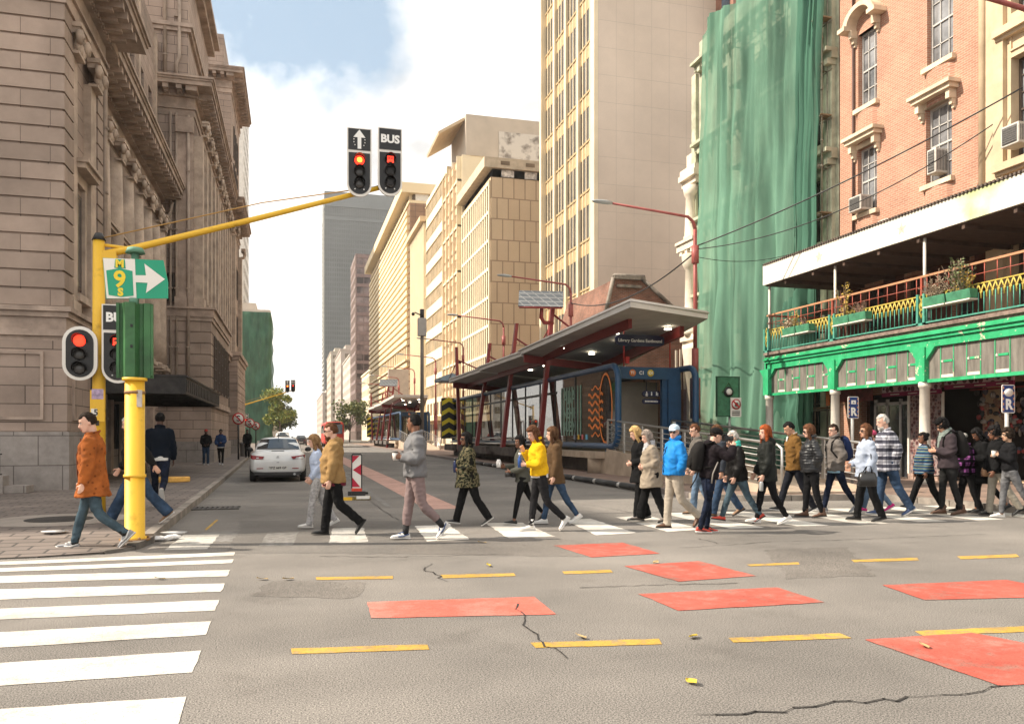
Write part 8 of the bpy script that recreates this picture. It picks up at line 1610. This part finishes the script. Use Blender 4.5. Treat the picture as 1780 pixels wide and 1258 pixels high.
backpack(pp, 'worn black backpack with dangling straps on the photographer', PACK, .99, -.235); backpack(pb, 'navy backpack on the man with glasses in grey and blue', cloth('navy_pack',(.012,.022,.07)), 1.02, -.215, .85, False)
backpack(ph, 'dark backpack on the tall man looking at his phone', PACK, 1.0, -.225, .9, False)
def handbag(P, lab, at, mt, w_=.15, h=.2, dp=.07, strap=None):
    c = P['tp'](at); t = thing('handbag', lab, 'handbag', tuple(c)); t.rotation_euler = (0,0,R(P['yaw'])); m = MB(); m.rings([((0,0,z),(w_*k,0,0),(0,dp*k2,0)) for z, k, k2 in ((-h*.55,.75,.7),(-h*.5,.95,1),(0,1,1.05),(h*.4,.85,.7),(h*.5,.6,.3))], 18, sq=.7)
    m.v = [(a+.012*mnoise.noise(V((a*14,b*14,q*14))), b+.012*mnoise.noise(V((a*14+5,b*14,q*14))), q) for a, b, q in m.v]; m.build('bag', mt, t)
    T = Matrix.Rotation(-R(P['yaw']),4,'Z') @ Matrix.Translation(-c); m = MB(); pts = [(-w_*.5,0,h*.4)]+[tuple(T @ P['tp'](s_)) for s_ in (strap or [])]+[(w_*.5,0,h*.4)]; m.tube(pts, .011, 6); m.tube([(-w_*.4,dp*.6,h*.3),(-w_*.2,dp*.8,h*.9),(w_*.2,dp*.8,h*.9),(w_*.4,dp*.6,h*.3)], .009, 5); m.build('strap', STRAP, t)
handbag(pw, 'black leather shoulder bag on the woman in the white shirt', (.10,.28,.78), mat('black_leather', (.014,.013,.013), rough=.3, var=.2, spec=.6), .16, .24, .09, [(.02,.26,1.2),(-.01,.14,1.50),(-.08,.2,1.25)])
handbag(pz, 'small tan handbag on the woman with braids', (.05,.24,.86), mat('tan_leather', (.36,.20,.11), rough=.5, var=.15), .11, .17, .05, [(.02,.22,1.2),(-.01,.13,1.50),(-.06,.2,1.2)])
t = held('water_bottle', 'clear bottle carried in the hand of the red haired woman', 'bottle', pr['hands'][0]+V((0,0,-.06))); m = MB(); m.rings([((0,0,z),(r,0,0),(0,r,0)) for z, r in ((-.13,.028),(-.12,.034),(.0,.034),(.03,.026))], 14); m.build('bottle', mat('bottle_plastic', (.32,.32,.31), rough=.15, var=.1), t); MB().rings([((0,0,z),(.02,0,0),(0,.02,0)) for z in (.03,.07)], 12).build('bottle_cap', BLACKP, t)
t = held('water_bottle', 'small blue bottle held by the woman in the yellow jumper', 'bottle', py_['hands'][0]+V((-.02,0,.04))); m = MB(); m.rings([((0,0,z),(r,0,0),(0,r,0)) for z, r in ((-.09,.03),(.05,.032),(.08,.016),(.11,.016))], 14); m.build('bottle', mat('blue_plastic', (.03,.08,.25), rough=.2, var=.1), t); MB().rings([((0,0,z),(.02,0,0),(0,.02,0)) for z in (.11,.14)], 10).build('bottle_cap', WLET, t)
t = held('water_bottle', 'dark blue bottle clasped by the woman in camouflage', 'bottle', (pc['hands'][0]+pc['hands'][1])/2+V((-.02,0,.03))); m = MB(); m.rings([((0,0,z),(r,0,0),(0,r,0)) for z, r in ((-.08,.03),(.06,.033),(.09,.02),(.12,.02))], 12); m.build('bottle', mat('navy_plastic', (.02,.03,.09), rough=.25, var=.1), t); MB().rings([((0,0,z),(.022,0,0),(0,.022,0)) for z in (.12,.15)], 10).build('bottle_cap', BLACKP, t)
# ---------------------------------------------------------------- the bright air over the far end of the street
hz = MB().box(-300,300,-70,1450,-1,190).build('haze', (lambda m_: m_)(bpy.data.materials.new('haze_air')))
_m = hz.data.materials[0]; _m.use_nodes = True; n, l = _m.node_tree.nodes, _m.node_tree.links; n.clear(); o_ = n.new('ShaderNodeOutputMaterial'); pv_ = n.new('ShaderNodeVolumePrincipled'); pv_.inputs['Color'].default_value = (1,.97,.92,1); pv_.inputs['Density'].default_value = .00028; pv_.inputs['Anisotropy'].default_value = .3; l.new(pv_.outputs[0], o_.inputs['Volume']); tag(hz, kind='stuff')
cy.volume_bounces = 0
